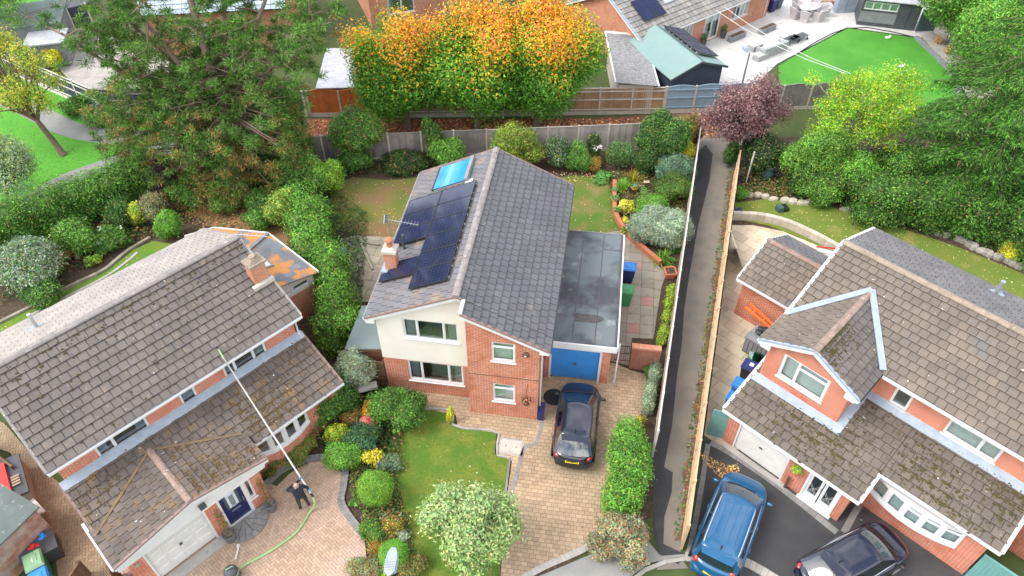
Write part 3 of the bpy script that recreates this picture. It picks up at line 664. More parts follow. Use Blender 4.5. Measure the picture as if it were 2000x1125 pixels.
def text_part(txt, parent, name, loc, size, mat, rz, rx=0):
    cu = bpy.data.curves.new(name, 'FONT'); cu.body = txt; cu.size = size; cu.align_x = 'CENTER'; cu.align_y = 'CENTER'; cu.extrude = .002
    o = bpy.data.objects.new('tmp', cu); COL.objects.link(o); bpy.context.view_layer.update()
    me = bpy.data.meshes.new_from_object(o.evaluated_get(bpy.context.evaluated_depsgraph_get())); bpy.data.objects.remove(o); me.materials.clear(); me.materials.append(M[mat])
    q = bpy.data.objects.new(name, me); q.location = loc; q.rotation_euler = (rx, 0, rz); return link(q, parent)
def moss(roof, o, sd, td, S, T, n, mat, dens):
    """clumps of moss sitting on the tiles"""
    o, sd, td = Vector(o), Vector(sd).normalized(), Vector(td).normalized(); nn = sd.cross(td); mb = MB(); k = 0
    for _ in range(n * 8):
        a, b = random.uniform(.1, S - .1), random.uniform(.1, T - .1)
        if random.random() > dens(a, b): continue
        b = round(b / .34) * .34 + random.gauss(0, .05) if random.random() < .6 else b; c = o + sd * a + td * b + nn * .05; r = random.uniform(.02, .07); i = len(mb.v); t = random.random()
        mb.v += [tuple(c + sd * (r * random.uniform(.7, 1.4) * math.cos(t + 1.257 * j)) + td * (r * random.uniform(.5, 1) * math.sin(t + 1.257 * j))) for j in range(5)] + [tuple(c + nn * (.03 + r * .4))]
        mb.f += [(i + j, i + (j + 1) % 5, i + 5) for j in range(5)]; k += 1
        if k >= n: break
    tag(mb.build('moss', mat, roof, True), kind='stuff')
# ---------------------------------------------------------------- the ground
sheet('ground', [(-600, -300), (600, -300), (600, 900), (-600, 900)], -.05, 'ground')
sheet('garden_soil', [(-14.34, 37.93), (11.94, 39.82), (6.31, 17.15), (5.23, 13.74), (0.00, 10.83), (-6.46, 10.83), (-9.15, 16.66), (-10.55, 14.81), (-9.15, 20.91), (-12.37, 29.14)], -.030, 'soil')
sheet('garden_soil', [(-30.17, 33.49), (-21.67, 37.49), (-12.20, 36.55), (-9.68, 29.14), (-14.63, 25.73), (-22.66, 18.68)], -.034, 'soil')
sheet('garden_soil', [(14.17, 39.14), (34.26, 40.29), (25.52, 23.36), (16.96, 28.34), (11.87, 30.59)], -.036, 'soil')
sheet('needle_bed', [(-19.96, 36.96), (-14.50, 35.93), (-12.08, 35.93), (-12.57, 32.56), (-10.53, 30.80), (-10.76, 29.14), (-15.17, 29.54), (-16.75, 31.23), (-19.13, 32.56)], -.026, 'needle_litter')
fl = [(-3.88, 18.68), (-2.79, 18.68), (-2.42, 18.37), (-2.35, 17.80), (-0.64, 17.55), (-0.70, 16.51), (-0.12, 16.32), (-0.32, 14.37), (-0.45, 10.83), (-3.59, 10.83), (-3.82, 13.12), (-4.34, 14.81), (-4.83, 16.18), (-5.19, 16.95)]
sheet('front_lawn', fl, 0, 'lawn_front')
sheet('back_lawn', [(-10.30, 34.34), (-9.24, 35.13), (-7.12, 34.83), (-5.37, 35.13), (-2.81, 31.67), (-3.98, 28.34), (-6.23, 29.54), (-8.20, 30.04), (-9.60, 30.54), (-10.28, 32.56)], -.004, 'lawn_brown')
sheet('back_lawn', [(1.78, 34.83), (3.59, 35.33), (5.37, 35.13), (5.74, 33.77), (5.58, 32.11), (5.73, 30.80), (5.89, 29.87), (2.69, 29.14), (1.66, 30.80)], -.006, 'lawn_back')
sheet('side_lawn', [(-25.03, 23.36), (-23.39, 24.49), (-22.55, 25.38), (-21.67, 26.27), (-20.62, 27.19), (-20.01, 28.34), (-19.76, 28.90), (-18.96, 29.54), (-17.93, 29.30), (-15.80, 29.87), (-14.63, 27.57), (-17.07, 24.02), (-22.40, 18.16)], -.008, 'lawn_side')
sheet('rear_lawn', [(12.49, 32.75), (14.41, 33.11), (17.19, 32.75), (19.35, 31.49), (21.86, 30.04), (23.16, 29.22), (24.73, 27.95), (26.93, 26.09), (24.86, 22.10), (19.78, 24.69), (16.98, 27.57), (15.26, 29.87), (13.85, 30.80), (12.19, 31.32)], -.008, 'lawn_right')
park = [(-58.21, 53.58), (-35.57, 49.97), (-30.04, 45.64), (-25.37, 42.45), (-22.55, 43.02), (-20.75, 37.49), (-23.76, 35.68), (-25.13, 32.56), (-28.71, 29.54), (-38.51, 23.36)]
sheet('park_lawn', park, -.020, 'lawn_park')
def ribbon(name, line, w, z, mat, kind='structure'):
    L = smooth_line(line, 8); a, b = [], []
    for i, p in enumerate(L):
        d = (L[min(i + 1, len(L) - 1)] - L[max(i - 1, 0)]).normalized(); s = Vector((-d.y, d.x, 0)) * (w / 2); a.append(p + s); b.append(p - s)
    mb = MB()
    for i in range(len(L) - 1): mb.poly([(b[i].x, b[i].y, z), (b[i + 1].x, b[i + 1].y, z), (a[i + 1].x, a[i + 1].y, z), (a[i].x, a[i].y, z)])
    return tag(mb.build(name, mat), kind=kind)
ribbon('park_path', [(-37.55, 45.30), (-34.12, 43.98), (-31.38, 42.45), (-28.57, 40.58), (-26.23, 39.59), (-23.55, 39.25), (-21.15, 39.71)], 1.5, -.012, 'asphalt_road')
ribbon('park_path', [(-27.00, 31.67), (-26.50, 33.72), (-25.36, 35.18), (-23.26, 36.75), (-20.70, 38.31)], 1.6, -.010, 'asphalt_road')
# alley between the gardens and its continuation behind them
Bx = lambda y: 5.65 + (y - 16.4) * .258
Cx = lambda y: 6.14 + (y - 12.3) * .297
sheet('alley_path', [(Bx(16.2) - .05, 12.9), (Bx(16.2) + .03, 16.2), (Bx(38.2), 38.2), (Bx(38.2), 40.2), (15.5, 40.2), (Cx(38), 38), (Cx(12.2), 12.2), (6.35, 11.75), (5.2, 11.7)], -.014, 'asphalt_old')
new_t = [(11.88, 38.47), (12.14, 37.49), (11.47, 34.93), (10.08, 30.80), (8.91, 26.82), (8.33, 24.69), (7.76, 22.10), (7.34, 20.62), (6.70, 17.90), (6.07, 15.90), (6.38, 15.67), (6.21, 14.81), (5.77, 13.74), (5.58, 12.68), (6.38, 12.24)]
sheet('tarmac_repair', [(p[0], p[1]) for p in new_t] + [(6.0, 11.9), (5.35, 12.3), (5.30, 13.3), (Bx(16.2) + .03, 16.2), (Bx(37.5) + .02, 37.5)], -.008, 'asphalt_new')
sheet('alley_verge', [(Cx(y) - (.22 + .1 * math.sin(y * 1.7) + .08 * math.sin(y * 4.1)), y) for y in np.arange(12.8, 36, .4)] + [(Cx(36), 36), (Cx(12.8), 12.8)], -.006, 'leafy_soil')
sheet('back_path', [(-14, 36.6), (-7, 37.2), (4, 37.9), (12.8, 38.3), (14, 42.3), (5, 41.5), (-14, 41.4)], -.022, 'leafy_soil')
sheet('back_path_strip', [(-14, 36.9), (-7, 37.4), (4, 38.0), (12.8, 38.4), (13, 39.2), (4, 38.9), (-7, 38.5), (-14, 38.1)], -.012, 'asphalt_old')
# street at the bottom
sheet('street', [(-1.79, 10.65), (4.34, 11.41), (5.08, 11.86), (6.04, 12.09), (6.99, 12.13), (9.07, 11.19), (17.82, 8.47), (15.67, 4.31), (-4.43, 4.31)], -.11, 'asphalt_road')
sheet('pavement', [(-1.22, 9.61), (0.18, 11.19), (1.10, 11.52), (2.99, 12.32), (4.97, 12.88), (5.40, 12.21), (6.25, 12.28), (7.01, 12.24), (6.05, 12.17), (5.03, 11.96), (4.28, 11.48), (3.20, 10.47)], -.002, 'asphalt_road')
edging('kerb', None, None, [(3.40, 10.65), (4.31, 11.45), (5.07, 11.92), (6.03, 12.15), (7.04, 12.21), (8.14, 11.94)], -.14, .9, -.11, .125, 'kerb_pale', 'kerb_stone', kind='structure')
gr = empty('drain_grating', 'black slotted iron drain grating in the street beside the kerb', 'drain', (5.17, 11.48, 0.00), .2); m_ = MB()
for i in range(9): m_.box(-.25 + i * .058, -.25 + i * .058 + .03, -.2, .2, -.10, -.085)
m_.build('bars', 'iron', gr); MB().box(-.29, .29, -.24, .24, -.106, -.095).build('frame', 'dark_grey', gr)

# driveways and paved areas: every block or slab is a piece
d2 = [(4.52, 21.26), (5.34, 20.79), (5.99, 20.56), (5.61, 18.95), (5.12, 17.40), (4.44, 16.18), (3.78, 14.37), (3.19, 12.96), (2.81, 12.48), (1.14, 11.71), (0.22, 11.15), (-0.45, 10.74), (-0.24, 14.27), (0.00, 16.18), (-0.58, 16.47), (-0.51, 17.50), (-2.26, 17.75), (-2.36, 18.37), (-3.80, 18.79), (-4.20, 19.77), (1.70, 20.47)]
dr2 = sheet('block_driveway', d2, -.010, 'joint_sand')
pave(dr2, d2, .012, grid_rects(d2, (1.5, 15), -.144, .235, .165, .006, .5, .03), 'block_buff', 'paving_block', 'paving_blocks')
for nm, ln, st, wd, mt in (('border_block', [(1.21, 18.21), (0.92, 17.05), (0.50, 16.90), (0.18, 15.90), (-0.16, 14.27), (-0.30, 12.32)], .2, .16, 'kerb_grey'), ('border_block', [(0.07, 11.04), (1.14, 11.67), (2.81, 12.44), (3.27, 13.02)], .17, .24, 'kerb_pale')):
    for r in along_rects(ln, wd, st, .005):
        c = (sum(p[0] for p in r) / 4, sum(p[1] for p in r) / 4); o = MB().prism([(p[0] - c[0], p[1] - c[1]) for p in r], -.03, .008).build(nm, mt, dr2); o.location = (*c, .014)
edging('lawn_edging', 'low concrete edging stones round the central front lawn', 'edging', [(-3.89, 18.76), (-2.75, 18.71), (-2.45, 18.44), (-2.33, 17.82), (-0.57, 17.57), (-0.64, 16.54), (-0.06, 16.35)], -.09, .55, 0, .07, 'concrete', 'edging_stone')
edging('lawn_edging', 'low dark edging stones along the lawn side of the block driveway', 'edging', [(-0.04, 16.28), (-0.24, 14.48), (-0.38, 12.72)], -.08, .5, 0, .05, 'kerb_grey', 'edging_stone')
mh = empty('manhole_cover', 'square concrete manhole cover with two lids beside the front lawn', 'manhole cover', (-0.04, 16.83, 0.00), -.144)
MB().box(-.52, .52, -.38, .38, 0, .022).build('frame', 'concrete', mh)
for sx in (-1, 1):
    l = MB().box(sx * .215 - .205, sx * .215 + .205, -.30, .30, .02, .03).build('lid', 'concrete_post', mh); MB().box(sx * .215 - .03, sx * .215 + .03, -.02, .02, .03, .034).build('lifting_eye', 'dark_grey', l)
d1 = [(-14.16, 10.29), (-14.38, 11.56), (-12.78, 13.12), (-11.22, 14.37), (-9.99, 15.37), (-9.20, 15.03), (-8.71, 15.72), (-8.10, 16.13), (-7.41, 16.18), (-6.75, 15.67), (-6.72, 14.77), (-6.53, 14.12), (-6.00, 13.40), (-5.46, 12.88), (-5.28, 12.13), (-5.10, 10.29)]
dr1 = sheet('herringbone_driveway', d1, -.010, 'joint_sand')
pave(dr1, d1, .012, herring_rects(d1, (-6, 12), .80, .105, .005), 'block_pink', 'paving_block', 'paving_blocks')
for off, wd, h_, mt, st in ((0, .16, .016, 'kerb_grey', .11), (-.16, .11, .06, 'kerb_grey', .2)):
    ln = [Vector((*p[:2], 0)) for p in [(-9.84, 14.77), (-9.27, 15.67), (-8.66, 16.09), (-8.01, 16.32), (-7.33, 16.32), (-6.65, 15.85), (-6.56, 15.03), (-6.53, 14.33), (-5.98, 13.57), (-5.44, 13.00)]]
    for r in along_rects([(p.x, p.y) for p in ln], -wd, st, .005):
        if off:
            c0 = Vector(((r[0][0] + r[1][0]) / 2, (r[0][1] + r[1][1]) / 2)); c1 = Vector(((r[2][0] + r[3][0]) / 2, (r[2][1] + r[3][1]) / 2)); dd = (c0 - c1).normalized() * wd; r = [(p[0] + dd.x, p[1] + dd.y) for p in r]
        c = (sum(p[0] for p in r) / 4, sum(p[1] for p in r) / 4); o = MB().prism([(p[0] - c[0], p[1] - c[1]) for p in r], -.04, h_).build('border_block', mt, dr1); o.location = (*c, .012)
ps = [(-23.23, 18.95), (-21.22, 17.95), (-18.49, 15.67), (-17.43, 14.99), (-16.16, 13.69), (-13.96, 11.41), (-13.15, 9.95), (-15.25, 9.95), (-16.59, 12.13), (-18.41, 14.59), (-20.34, 16.56), (-22.33, 17.20)]
pa1 = sheet('side_passage', ps, -.012, 'joint_sand')
pave(pa1, ps, .008, herring_rects(ps, (-14, 12), .35, .105, .005), 'block_green', 'paving_block', 'paving_blocks')
d3 = [(7.86, 17.10), (9.55, 17.52), (11.36, 15.60), (12.76, 14.27), (14.08, 15.26), (15.58, 13.95), (17.11, 12.13), (17.96, 10.47), (16.95, 9.11), (6.03, 9.11), (6.75, 12.24), (6.68, 12.28)]
sheet('asphalt_drive', d3, -.004, 'asphalt_drive')
edging('drive_border', None, None, [(8.21, 17.15), (9.01, 16.56), (10.61, 15.03), (12.20, 13.20)], -.26, .3, -.02, .035, 'kerb_grey', 'border_block', kind='structure')
edging('drive_border', None, None, [(12.27, 13.20), (13.71, 14.64), (14.67, 13.57), (16.36, 11.79), (17.24, 10.83)], -.24, .3, -.02, .033, 'kerb_grey', 'border_block', kind='structure')
edging('drive_border', None, None, [(6.36, 12.36), (6.94, 13.95), (7.93, 17.00)], -.20, .3, -.02, .030, 'kerb_grey', 'border_block', kind='structure')
edging('drive_apron', None, None, [(6.32, 12.36), (8.21, 12.28), (10.11, 11.01)], -.35, .22, -.02, .04, 'kerb_pale', 'border_block', kind='structure')
p3 = [(11.91, 30.80), (13.02, 30.80), (14.55, 30.29), (16.55, 28.74), (14.88, 24.02), (11.33, 18.68), (9.36, 16.66), (7.87, 17.15)]
pt3 = sheet('sandstone_patio', p3, -.014, 'joint_sand')
pave(pt3, p3, .010, grid_rects(p3, (9, 22), -.79, .86, .57, .007, .5, .12), 'slab_sand', 'paving_slab', 'paving_slabs')
p2 = [(5.88, 30.37), (6.35, 29.63), (7.05, 28.34), (7.81, 27.04), (7.42, 26.09), (6.97, 24.35), (6.55, 22.66), (5.56, 22.72), (5.23, 21.08), (4.52, 21.32), (3.50, 21.80), (4.09, 29.96)]
pt2 = sheet('slab_path', p2, -.014, 'joint_sand')
pave(pt2, p2, .010, grid_rects(p2, (4.9, 20), -.144, .62, .62, .008, 0, 0), 'slab_grey', 'paving_slab', 'paving_slabs', alt=('slab_red', .09))
p2b = [(-9.10, 29.54), (-8.46, 29.96), (-5.43, 29.71), (-4.98, 25.03), (-7.71, 25.03), (-8.57, 27.57)]
pt2b = sheet('rear_patio', p2b, -.014, 'joint_sand')
pave(pt2b, p2b, .010, grid_rects(p2b, (-5, 25), -.144, .75, .6, .008, .5, 0), 'slab_grey', 'paving_slab', 'paving_slabs')
pw = [(10.51, 50.98), (20.21, 56.90), (25.19, 66.23), (43.18, 66.23), (34.20, 51.93), (30.27, 52.58), (25.61, 54.17), (18.83, 48.54), (14.88, 43.33), (12.74, 44.63)]
ptw = sheet('white_patio', pw, -.016, 'concrete')
pave(ptw, pw, .004, grid_rects(pw, (18, 50), .62, .9, .6, .006, .5, 0), 'slab_white', 'paving_slab', 'paving_slabs')
tf = [(25.57, 53.92), (30.18, 52.34), (30.67, 46.96), (29.08, 42.39), (17.81, 43.98), (18.85, 48.32)]
sheet('artificial_lawn', tf, .03, 'lawn_turf', thick=.04)
edging('lawn_border', 'dark timber board edging the artificial lawn', 'edging', [(18.83, 48.25), (25.59, 54.00), (30.21, 52.42)], -.05, 1.8, .0, .07, 'dark_grey', 'board')
edging('sleeper_border', 'grey sleeper wall between artificial lawn and gravel bed', 'edging', [(30.26, 52.34), (30.68, 46.82), (29.62, 43.33)], -.32, 1.6, 0, .22, 'mid_grey', 'sleeper')
sheet('gravel_bed', [(30.63, 52.91), (32.21, 53.58), (33.38, 45.30), (30.02, 42.39), (30.83, 46.67)], .012, 'concrete')
# litter
litter('alley_leaves', [(-13, 38.6), (4, 39.0), (12.8, 39.2), (13.4, 41.6), (5, 41.3), (-13, 41.2)], 7000, -.01, [((.42, .17, .08), 4), ((.30, .10, .05), 3), ((.55, .30, .14), 2), ((.20, .08, .05), 2)], .16, label='copper brown fallen leaves covering the path behind the grey fence')
litter('verge_leaves', [(Cx(13), 13), (Cx(13) - .35, 13), (Cx(36) - .4, 36), (Cx(36), 36)], 2600, 0, [((.10, .16, .04), 3), ((.24, .16, .07), 3), ((.05, .09, .03), 3)], .12, label='weeds and dry leaves along the foot of the tan alley fence')
lc = (8.39, 15.76, 0.00); litter('drive_leaves', [(lc[0] + a, lc[1] + b) for a, b in ((-.9, .9), (.2, .2), (.7, .3), (.5, -.9), (.2, -1.0), (-.1, -.4), (-.6, .2))], 380, 0, [((.50, .28, .07), 3), ((.60, .42, .16), 2), ((.38, .20, .08), 2)], .09, label='small drift of golden fallen leaves on the black asphalt drive')
litter('lawn_leaves', [(-10.23, 34.83), (-5.67, 35.18), (-4.91, 29.96), (-8.49, 30.16), (-9.84, 31.67)], 220, 0, [((.45, .25, .10), 1), ((.55, .40, .2), 1)], .07, label='dead leaves on the brownish back lawn behind the solar house')
litter('lawn_leaves', [(1.78, 34.83), (5.81, 35.13), (5.87, 29.96), (2.71, 29.54)], 90, 0, [((.60, .40, .25), 1), ((.55, .30, .15), 1)], .08, label='pale fallen leaves on the green back lawn by the curved brick edging')
litter('lawn_leaves', [(12.66, 33.02), (19.61, 31.45), (25.94, 27.19), (24.39, 24.02), (16.96, 28.34)], 420, 0, [((.55, .50, .25), 1), ((.42, .30, .12), 1)], .07, label='yellow leaves scattered on the rear lawn of the dormer house')
litter('lawn_leaves', [(-24.07, 23.36), (-20.02, 28.74), (-16.04, 29.75), (-17.30, 24.69), (-21.92, 18.95)], 160, 0, [((.70, .62, .40), 1), ((.6, .35, .2), 1)], .07, label='pale leaves on the narrow side lawn behind the mossy roof')
litter('lawn_leaves', fl, 60, 0, [((.70, .62, .45), 1), ((.5, .35, .15), 1)], .06, label='few stray leaves on the central front lawn')
litter('bed_leaves', [(1.80, 35.68), (6.02, 35.68), (5.34, 34.83), (1.77, 34.54)], 240, -.02, [((.50, .22, .12), 2), ((.6, .38, .25), 1)], .10, label='russet leaves on the soil along the back lawn')
litter('ground_ivy', [(-12.39, 37.49), (-1.24, 37.49), (-3.58, 35.18), (-6.62, 35.68), (-10.14, 35.18)], 3900, .03, [(D_, 2), (G1, 3), (BRN, 1)], .11, label='dark ground ivy along the foot of the grey fence', hmax=.45)
litter('rough_weeds', [(13.59, 35.93), (16.84, 35.68), (18.57, 33.49), (14.45, 33.25), (13.00, 33.25)], 3300, .03, [(G1, 2), (BRN, 2), (OLV, 2)], .12, label='weeds and dead leaves in the rough bed by the compost bin', hmax=.45)
litter('bed_growth', [(-5.70, 13.74), (-3.90, 13.95), (-3.43, 11.47), (-5.01, 11.47), (-5.36, 12.72)], 3000, .04, [(G1, 2), (OLV, 2), (RUST, 1), (SIL2, 1)], .09, label='mixed low ground cover in the narrow bed beside the herringbone driveway', hmax=.45)
litter('bed_growth', [(-6.36, 16.06), (-4.68, 16.06), (-4.09, 13.95), (-5.36, 13.53), (-6.27, 14.70)], 1800, .04, [(G1, 3), (OLV, 2), (BRN, 1), (G3, 1)], .10, label='tangled low plants round the first topiary ball', hmax=.4)
litter('bed_growth', [(-8.23, 20.91), (-5.42, 20.33), (-4.44, 17.40), (-4.58, 14.81), (-7.20, 16.18), (-8.61, 18.16)], 7500, .05, [(D_, 2), (G1, 3), (BRN, 1)], .11, label='dark low growth between the front garden shrubs', hmax=.45)
litter('bed_growth', [(-27.70, 30.80), (-20.97, 35.43), (-16.87, 31.67), (-19.90, 29.14), (-22.05, 27.19), (-24.72, 24.69)], 9000, .05, [(D_, 2), (G1, 3), (RUST, 1)], .11, label='dark low growth in the border behind the curved log edging', hmax=.45)
litter('bed_growth', [(5.37, 35.18), (11.15, 37.49), (8.87, 29.14), (6.99, 29.14), (5.82, 30.80)], 6750, .05, [(G1, 3), (OLV, 2), (BRN, 2)], .10, label='low growth between the plants of the back garden bed', hmax=.45)
litter('bed_growth', [(-12.08, 35.93), (-7.87, 31.67), (-6.95, 21.50), (-8.34, 21.50), (-11.83, 29.14)], 9000, .06, [(D_, 2), (G1, 3)], .11, label='dark undergrowth below the boundary hedge', hmax=.45)
litter('hedge_floor', [(15.48, 37.49), (32.51, 37.49), (27.43, 27.57), (24.38, 29.54), (18.42, 32.11)], 13500, .05, [(D_, 2), (G1, 4), (G2, 1)], .14, label='dense undergrowth below the trees behind the rear lawn', hmax=.45)
litter('pine_floor', [(-22.65, 35.93), (-14.50, 35.93), (-11.25, 31.67), (-15.17, 29.54), (-19.69, 31.67)], 4000, .02, [(BRN, 3), ((.36, .20, .08), 2), (G1, 2)], .12, label='brown needles and weeds beneath the pine')
# ---------------------------------------------------------------- the solar house in the middle
X_, Y_, Z_ = Vector((1, 0, 0)), Vector((0, 1, 0)), Vector((0, 0, 1))
FR = (0, -1, 0)
def gutter(parent, a, b, mat='upvc', r=.055, name='gutter'):
    return MB().bar(a, b, .1, .09).build(name, mat, parent)
def downpipe(parent, p, z0, z1, mat='upvc'):
    return MB().tube([(p[0], p[1], z1), (p[0], p[1], z0)], .035, 8).build('downpipe', mat, parent)
H2P = ((-1.75, 18.57, 0), -.144)
h2 = empty('detached_house', 'brick and cream rendered house with solar panels on its dark tiled roof', 'house', *H2P)
aL, aR, d1_, L2, ar, hr, k2 = 3.752, 2.821, .736, 10.0, -.422, 6.363, .468
zl = lambda x: hr - abs(x - ar) * k2
top2 = slope_top(ar, hr - .16, k2)
m = MB(); wall(m, (0, d1_, 0), X_, FR, -aL, 0, 0, 2.10, [(-2.74, -.39, .78, 2.08)]); m.build('lower_wall', 'brick_red', h2)
m = MB(); wall(m, (0, d1_, 0), X_, FR, -aL - .03, -.005, 2.10, top2, [(-2.71, -.47, 3.5, 4.64)], .28); m.build('render_panel', 'render_cream', h2)
m = MB(); wall(m, (0, 0, 0), X_, FR, 0, aR, 0, top2, [(.97, 1.89, 3.58, 4.69), (.98, 1.89, 1.0, 2.15)])
wall(m, (0, d1_, 0), (0, -1, 0), (-1, 0, 0), 0, d1_ - .25, 0, 5.9, t=.25)
wall(m, (aR, .25, 0), Y_, X_, 0, L2 - .5, 0, zl(aR) - .16, [(.45, 1.45, 0, 2.1)])
m.build('front_wall', 'brick_red', h2)
m = MB(); wall(m, (-aL, L2 - .25, 0), (0, -1, 0), (-1, 0, 0), 0, L2 - d1_ - .5, 0, zl(-aL) - .16)
wall(m, (0, L2, 0), (-1, 0, 0), Y_, -aR, aL, 0, slope_top(-ar, hr - .16, k2)); m.build('rear_walls', 'brick_red', h2)
MB().box(-aL + .25, aR - .25, d1_ + .25, L2 - .25, 2.5, 2.6).build('upper_floor', 'carpet', h2)
MB().box(.1, aR - .25, .25, d1_ + .25, 2.5, 2.6).build('landing_floor', 'carpet', h2)
MB().box(-aL + .25, aR - .25, .9, L2 - .25, .02, .06).build('ground_floor', 'carpet', h2)
MB().box(-2.55, -.9, 2.4, 2.5, 2.6, 3.9).build('headboard', 'headboard', h2)
MB().box(-2.7, -.8, 1.1, 2.4, 2.6, 3.15).build('bed', 'curtain', h2)
MB().box(-2.0, -.7, 1.6, 2.4, .06, .95).build('sofa', 'cushion', h2)
MB().box(-aL + .26, aR - .26, 3.9, 4.0, .06, 4.4).build('inner_wall', 'interior', h2)
window(h2, (-2.71, d1_, 3.5), X_, FR, 2.24, 1.14, (1, 2.05, 1), curtains=[(.08, .5, 'curtain'), (1.78, 2.16, 'curtain')])
window(h2, (-2.74, d1_, .78), X_, FR, 2.35, 1.30, (1, 2.2, 1.05), curtains=[(.08, .42, 'curtain'), (1.95, 2.25, 'curtain')])
window(h2, (.97, 0, 3.58), X_, FR, .92, 1.11, (1,), (0,), back='blind')
window(h2, (.98, 0, 1.0), X_, FR, .91, 1.15, (1,), (0,), back='blind')
dr = MB().box(aR - .06, aR + .03, .72, 1.68, 0, 2.08).build('side_door', 'upvc', h2); MB().box(aR + .03, aR + .05, .8, .86, .9, 1.1).build('handle', 'steel', dr)
downpipe(h2, (aR + .07, .35), 0, 4.6)
MB().box(0 - .01, aR + .01, -.012, 0.0, 2.62, 2.69).build('string_course', 'brick_old', h2)
# roof boards, verges, tiles
rf = MB()
rf.hexa([(-aL - .35, d1_ - .2, zl(-aL - .35) - .1), (ar, d1_ - .2, hr - .1), (ar, L2 + .15, hr - .1), (-aL - .35, L2 + .15, zl(-aL - .35) - .1)], [(-aL - .35, d1_ - .2, zl(-aL - .35)), (ar, d1_ - .2, hr), (ar, L2 + .15, hr), (-aL - .35, L2 + .15, zl(-aL - .35))])
rf.hexa([(ar, d1_ - .2, hr - .1), (aR + .35, d1_ - .2, zl(aR + .35) - .1), (aR + .35, L2 + .15, zl(aR + .35) - .1), (ar, L2 + .15, hr - .1)], [(ar, d1_ - .2, hr), (aR + .35, d1_ - .2, zl(aR + .35)), (aR + .35, L2 + .15, zl(aR + .35)), (ar, L2 + .15, hr)])
rf.hexa([(-.1, -.2, zl(-.1) - .1), (aR + .35, -.2, zl(aR + .35) - .1), (aR + .35, d1_ - .2, zl(aR + .35) - .1), (-.1, d1_ - .2, zl(-.1) - .1)], [(-.1, -.2, zl(-.1)), (aR + .35, -.2, zl(aR + .35)), (aR + .35, d1_ - .2, zl(aR + .35)), (-.1, d1_ - .2, zl(-.1))])
roof2 = rf.build('roof', 'deck', h2)
T2 = Tiles(h2, roof2, .34, .335)
cs = 1 / math.sqrt(1 + k2 * k2); sl_len = (aR + .37 - ar) / cs
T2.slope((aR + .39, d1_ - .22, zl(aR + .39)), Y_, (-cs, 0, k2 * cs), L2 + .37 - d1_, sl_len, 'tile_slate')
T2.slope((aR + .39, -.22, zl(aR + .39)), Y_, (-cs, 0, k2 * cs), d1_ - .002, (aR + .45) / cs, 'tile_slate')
T2.slope((-aL - .39, L2 + .15, zl(-aL - .39)), (0, -1, 0), (cs, 0, k2 * cs), L2 + .37 - d1_, (ar + aL + .37) / cs, 'tile_slate_warm_lit')
T2.build()
ridge_tiles(roof2, (ar, d1_ - .22, hr + .035), (ar, L2 + .17, hr + .035), 'ridge_grey', .15, .42)
def verge(parent, a, b, w=.09, h=.15, mat='verge_pink', board='upvc', off=(0, -1, 0), bh=.16):
    a, b, off = Vector(a), Vector(b), Vector(off)
    v = MB().bar(a, b, w, .075).build('verge', mat, parent); MB().bar(a + off * .0 - Z_ * .12, b + off * .0 - Z_ * .12, .035, bh).build('bargeboard', board, parent)
for a, b in (((-aL - .4, d1_ - .2, zl(-aL - .4) + .02), (ar, d1_ - .2, hr + .02)), ((ar, d1_ - .2, hr + .02), (-.12, d1_ - .2, zl(-.12) + .02)), ((-.12, -.2, zl(-.12) + .02), (aR + .4, -.2, zl(aR + .4) + .02))): verge(h2, a, b)
for a, b in (((-aL - .4, L2 + .15, zl(-aL - .4) + .02), (ar, L2 + .15, hr + .02)), ((ar, L2 + .15, hr + .02), (aR + .4, L2 + .15, zl(aR + .4) + .02))): verge(h2, a, b)
MB().bar((-.12, -.22, zl(-.12) + .03), (-.12, d1_ - .2, zl(-.12) + .03), .14, .10).build('mortar_fillet', 'mortar', roof2)
MB().box(-aL - .37, -aL - .02, d1_ - .22, d1_ - .16, zl(-aL) - .42, zl(-aL - .37) + .0).build('eave_box', 'upvc', h2)
MB().box(aR + .02, aR + .37, -.22, -.16, zl(aR) - .36, zl(aR + .37) + .0).build('eave_box', 'upvc', h2)
gutter(h2, (-aL - .42, d1_ - .2, zl(-aL - .4) - .04), (-aL - .42, L2 + .1, zl(-aL - .4) - .04)); gutter(h2, (aR + .42, -.2, zl(aR + .4) - .04), (aR + .42, L2 + .1, zl(aR + .4) - .04), 'dark_grey')
# chimney
ch = MB().box(-3.90, -3.42, 2.98, 3.42, 4.0, 5.9).build('chimney', 'brick_pink', h2)
MB().box(-3.96, -3.36, 2.92, 3.48, 5.9, 6.02).build('corbel', 'concrete_post', ch); MB().hexa([(-3.94, 2.94, 6.02), (-3.38, 2.94, 6.02), (-3.38, 3.46, 6.02), (-3.94, 3.46, 6.02)], [(-3.82, 3.05, 6.14), (-3.5, 3.05, 6.14), (-3.5, 3.35, 6.14), (-3.82, 3.35, 6.14)]).build('flaunching', 'concrete_post', ch)
MB().lathe([(.14, 6.1), (.12, 6.2), (.12, 6.38), (.17, 6.40), (.17, 6.44), (.15, 6.5), (.04, 6.53)], (-3.66, 3.2, 0), 14).build('chimney_pot', 'terracotta', ch, True)
MB().box(-4.08, -3.22, 2.82, 3.6, 4.55, 5.0).build('flashing', 'lead', ch)
def W2(p): return Matrix.Translation(Vector(H2P[0])) @ Matrix.Rotation(H2P[1], 4, 'Z') @ Vector(p)
ae = empty('television_aerial', 'silver television aerial on a pole above the left eaves of the solar house', 'aerial', W2((-3.9, 4.2, 4.6)), -.144)
MB().tube([(0, 0, 0), (-.02, 0, 2.2)], .014, 6).build('mast', 'steel', ae); MB().tube([(-.1, 0, 2.05), (1.25, -.05, 1.95)], .009, 6).build('boom', 'steel', ae)
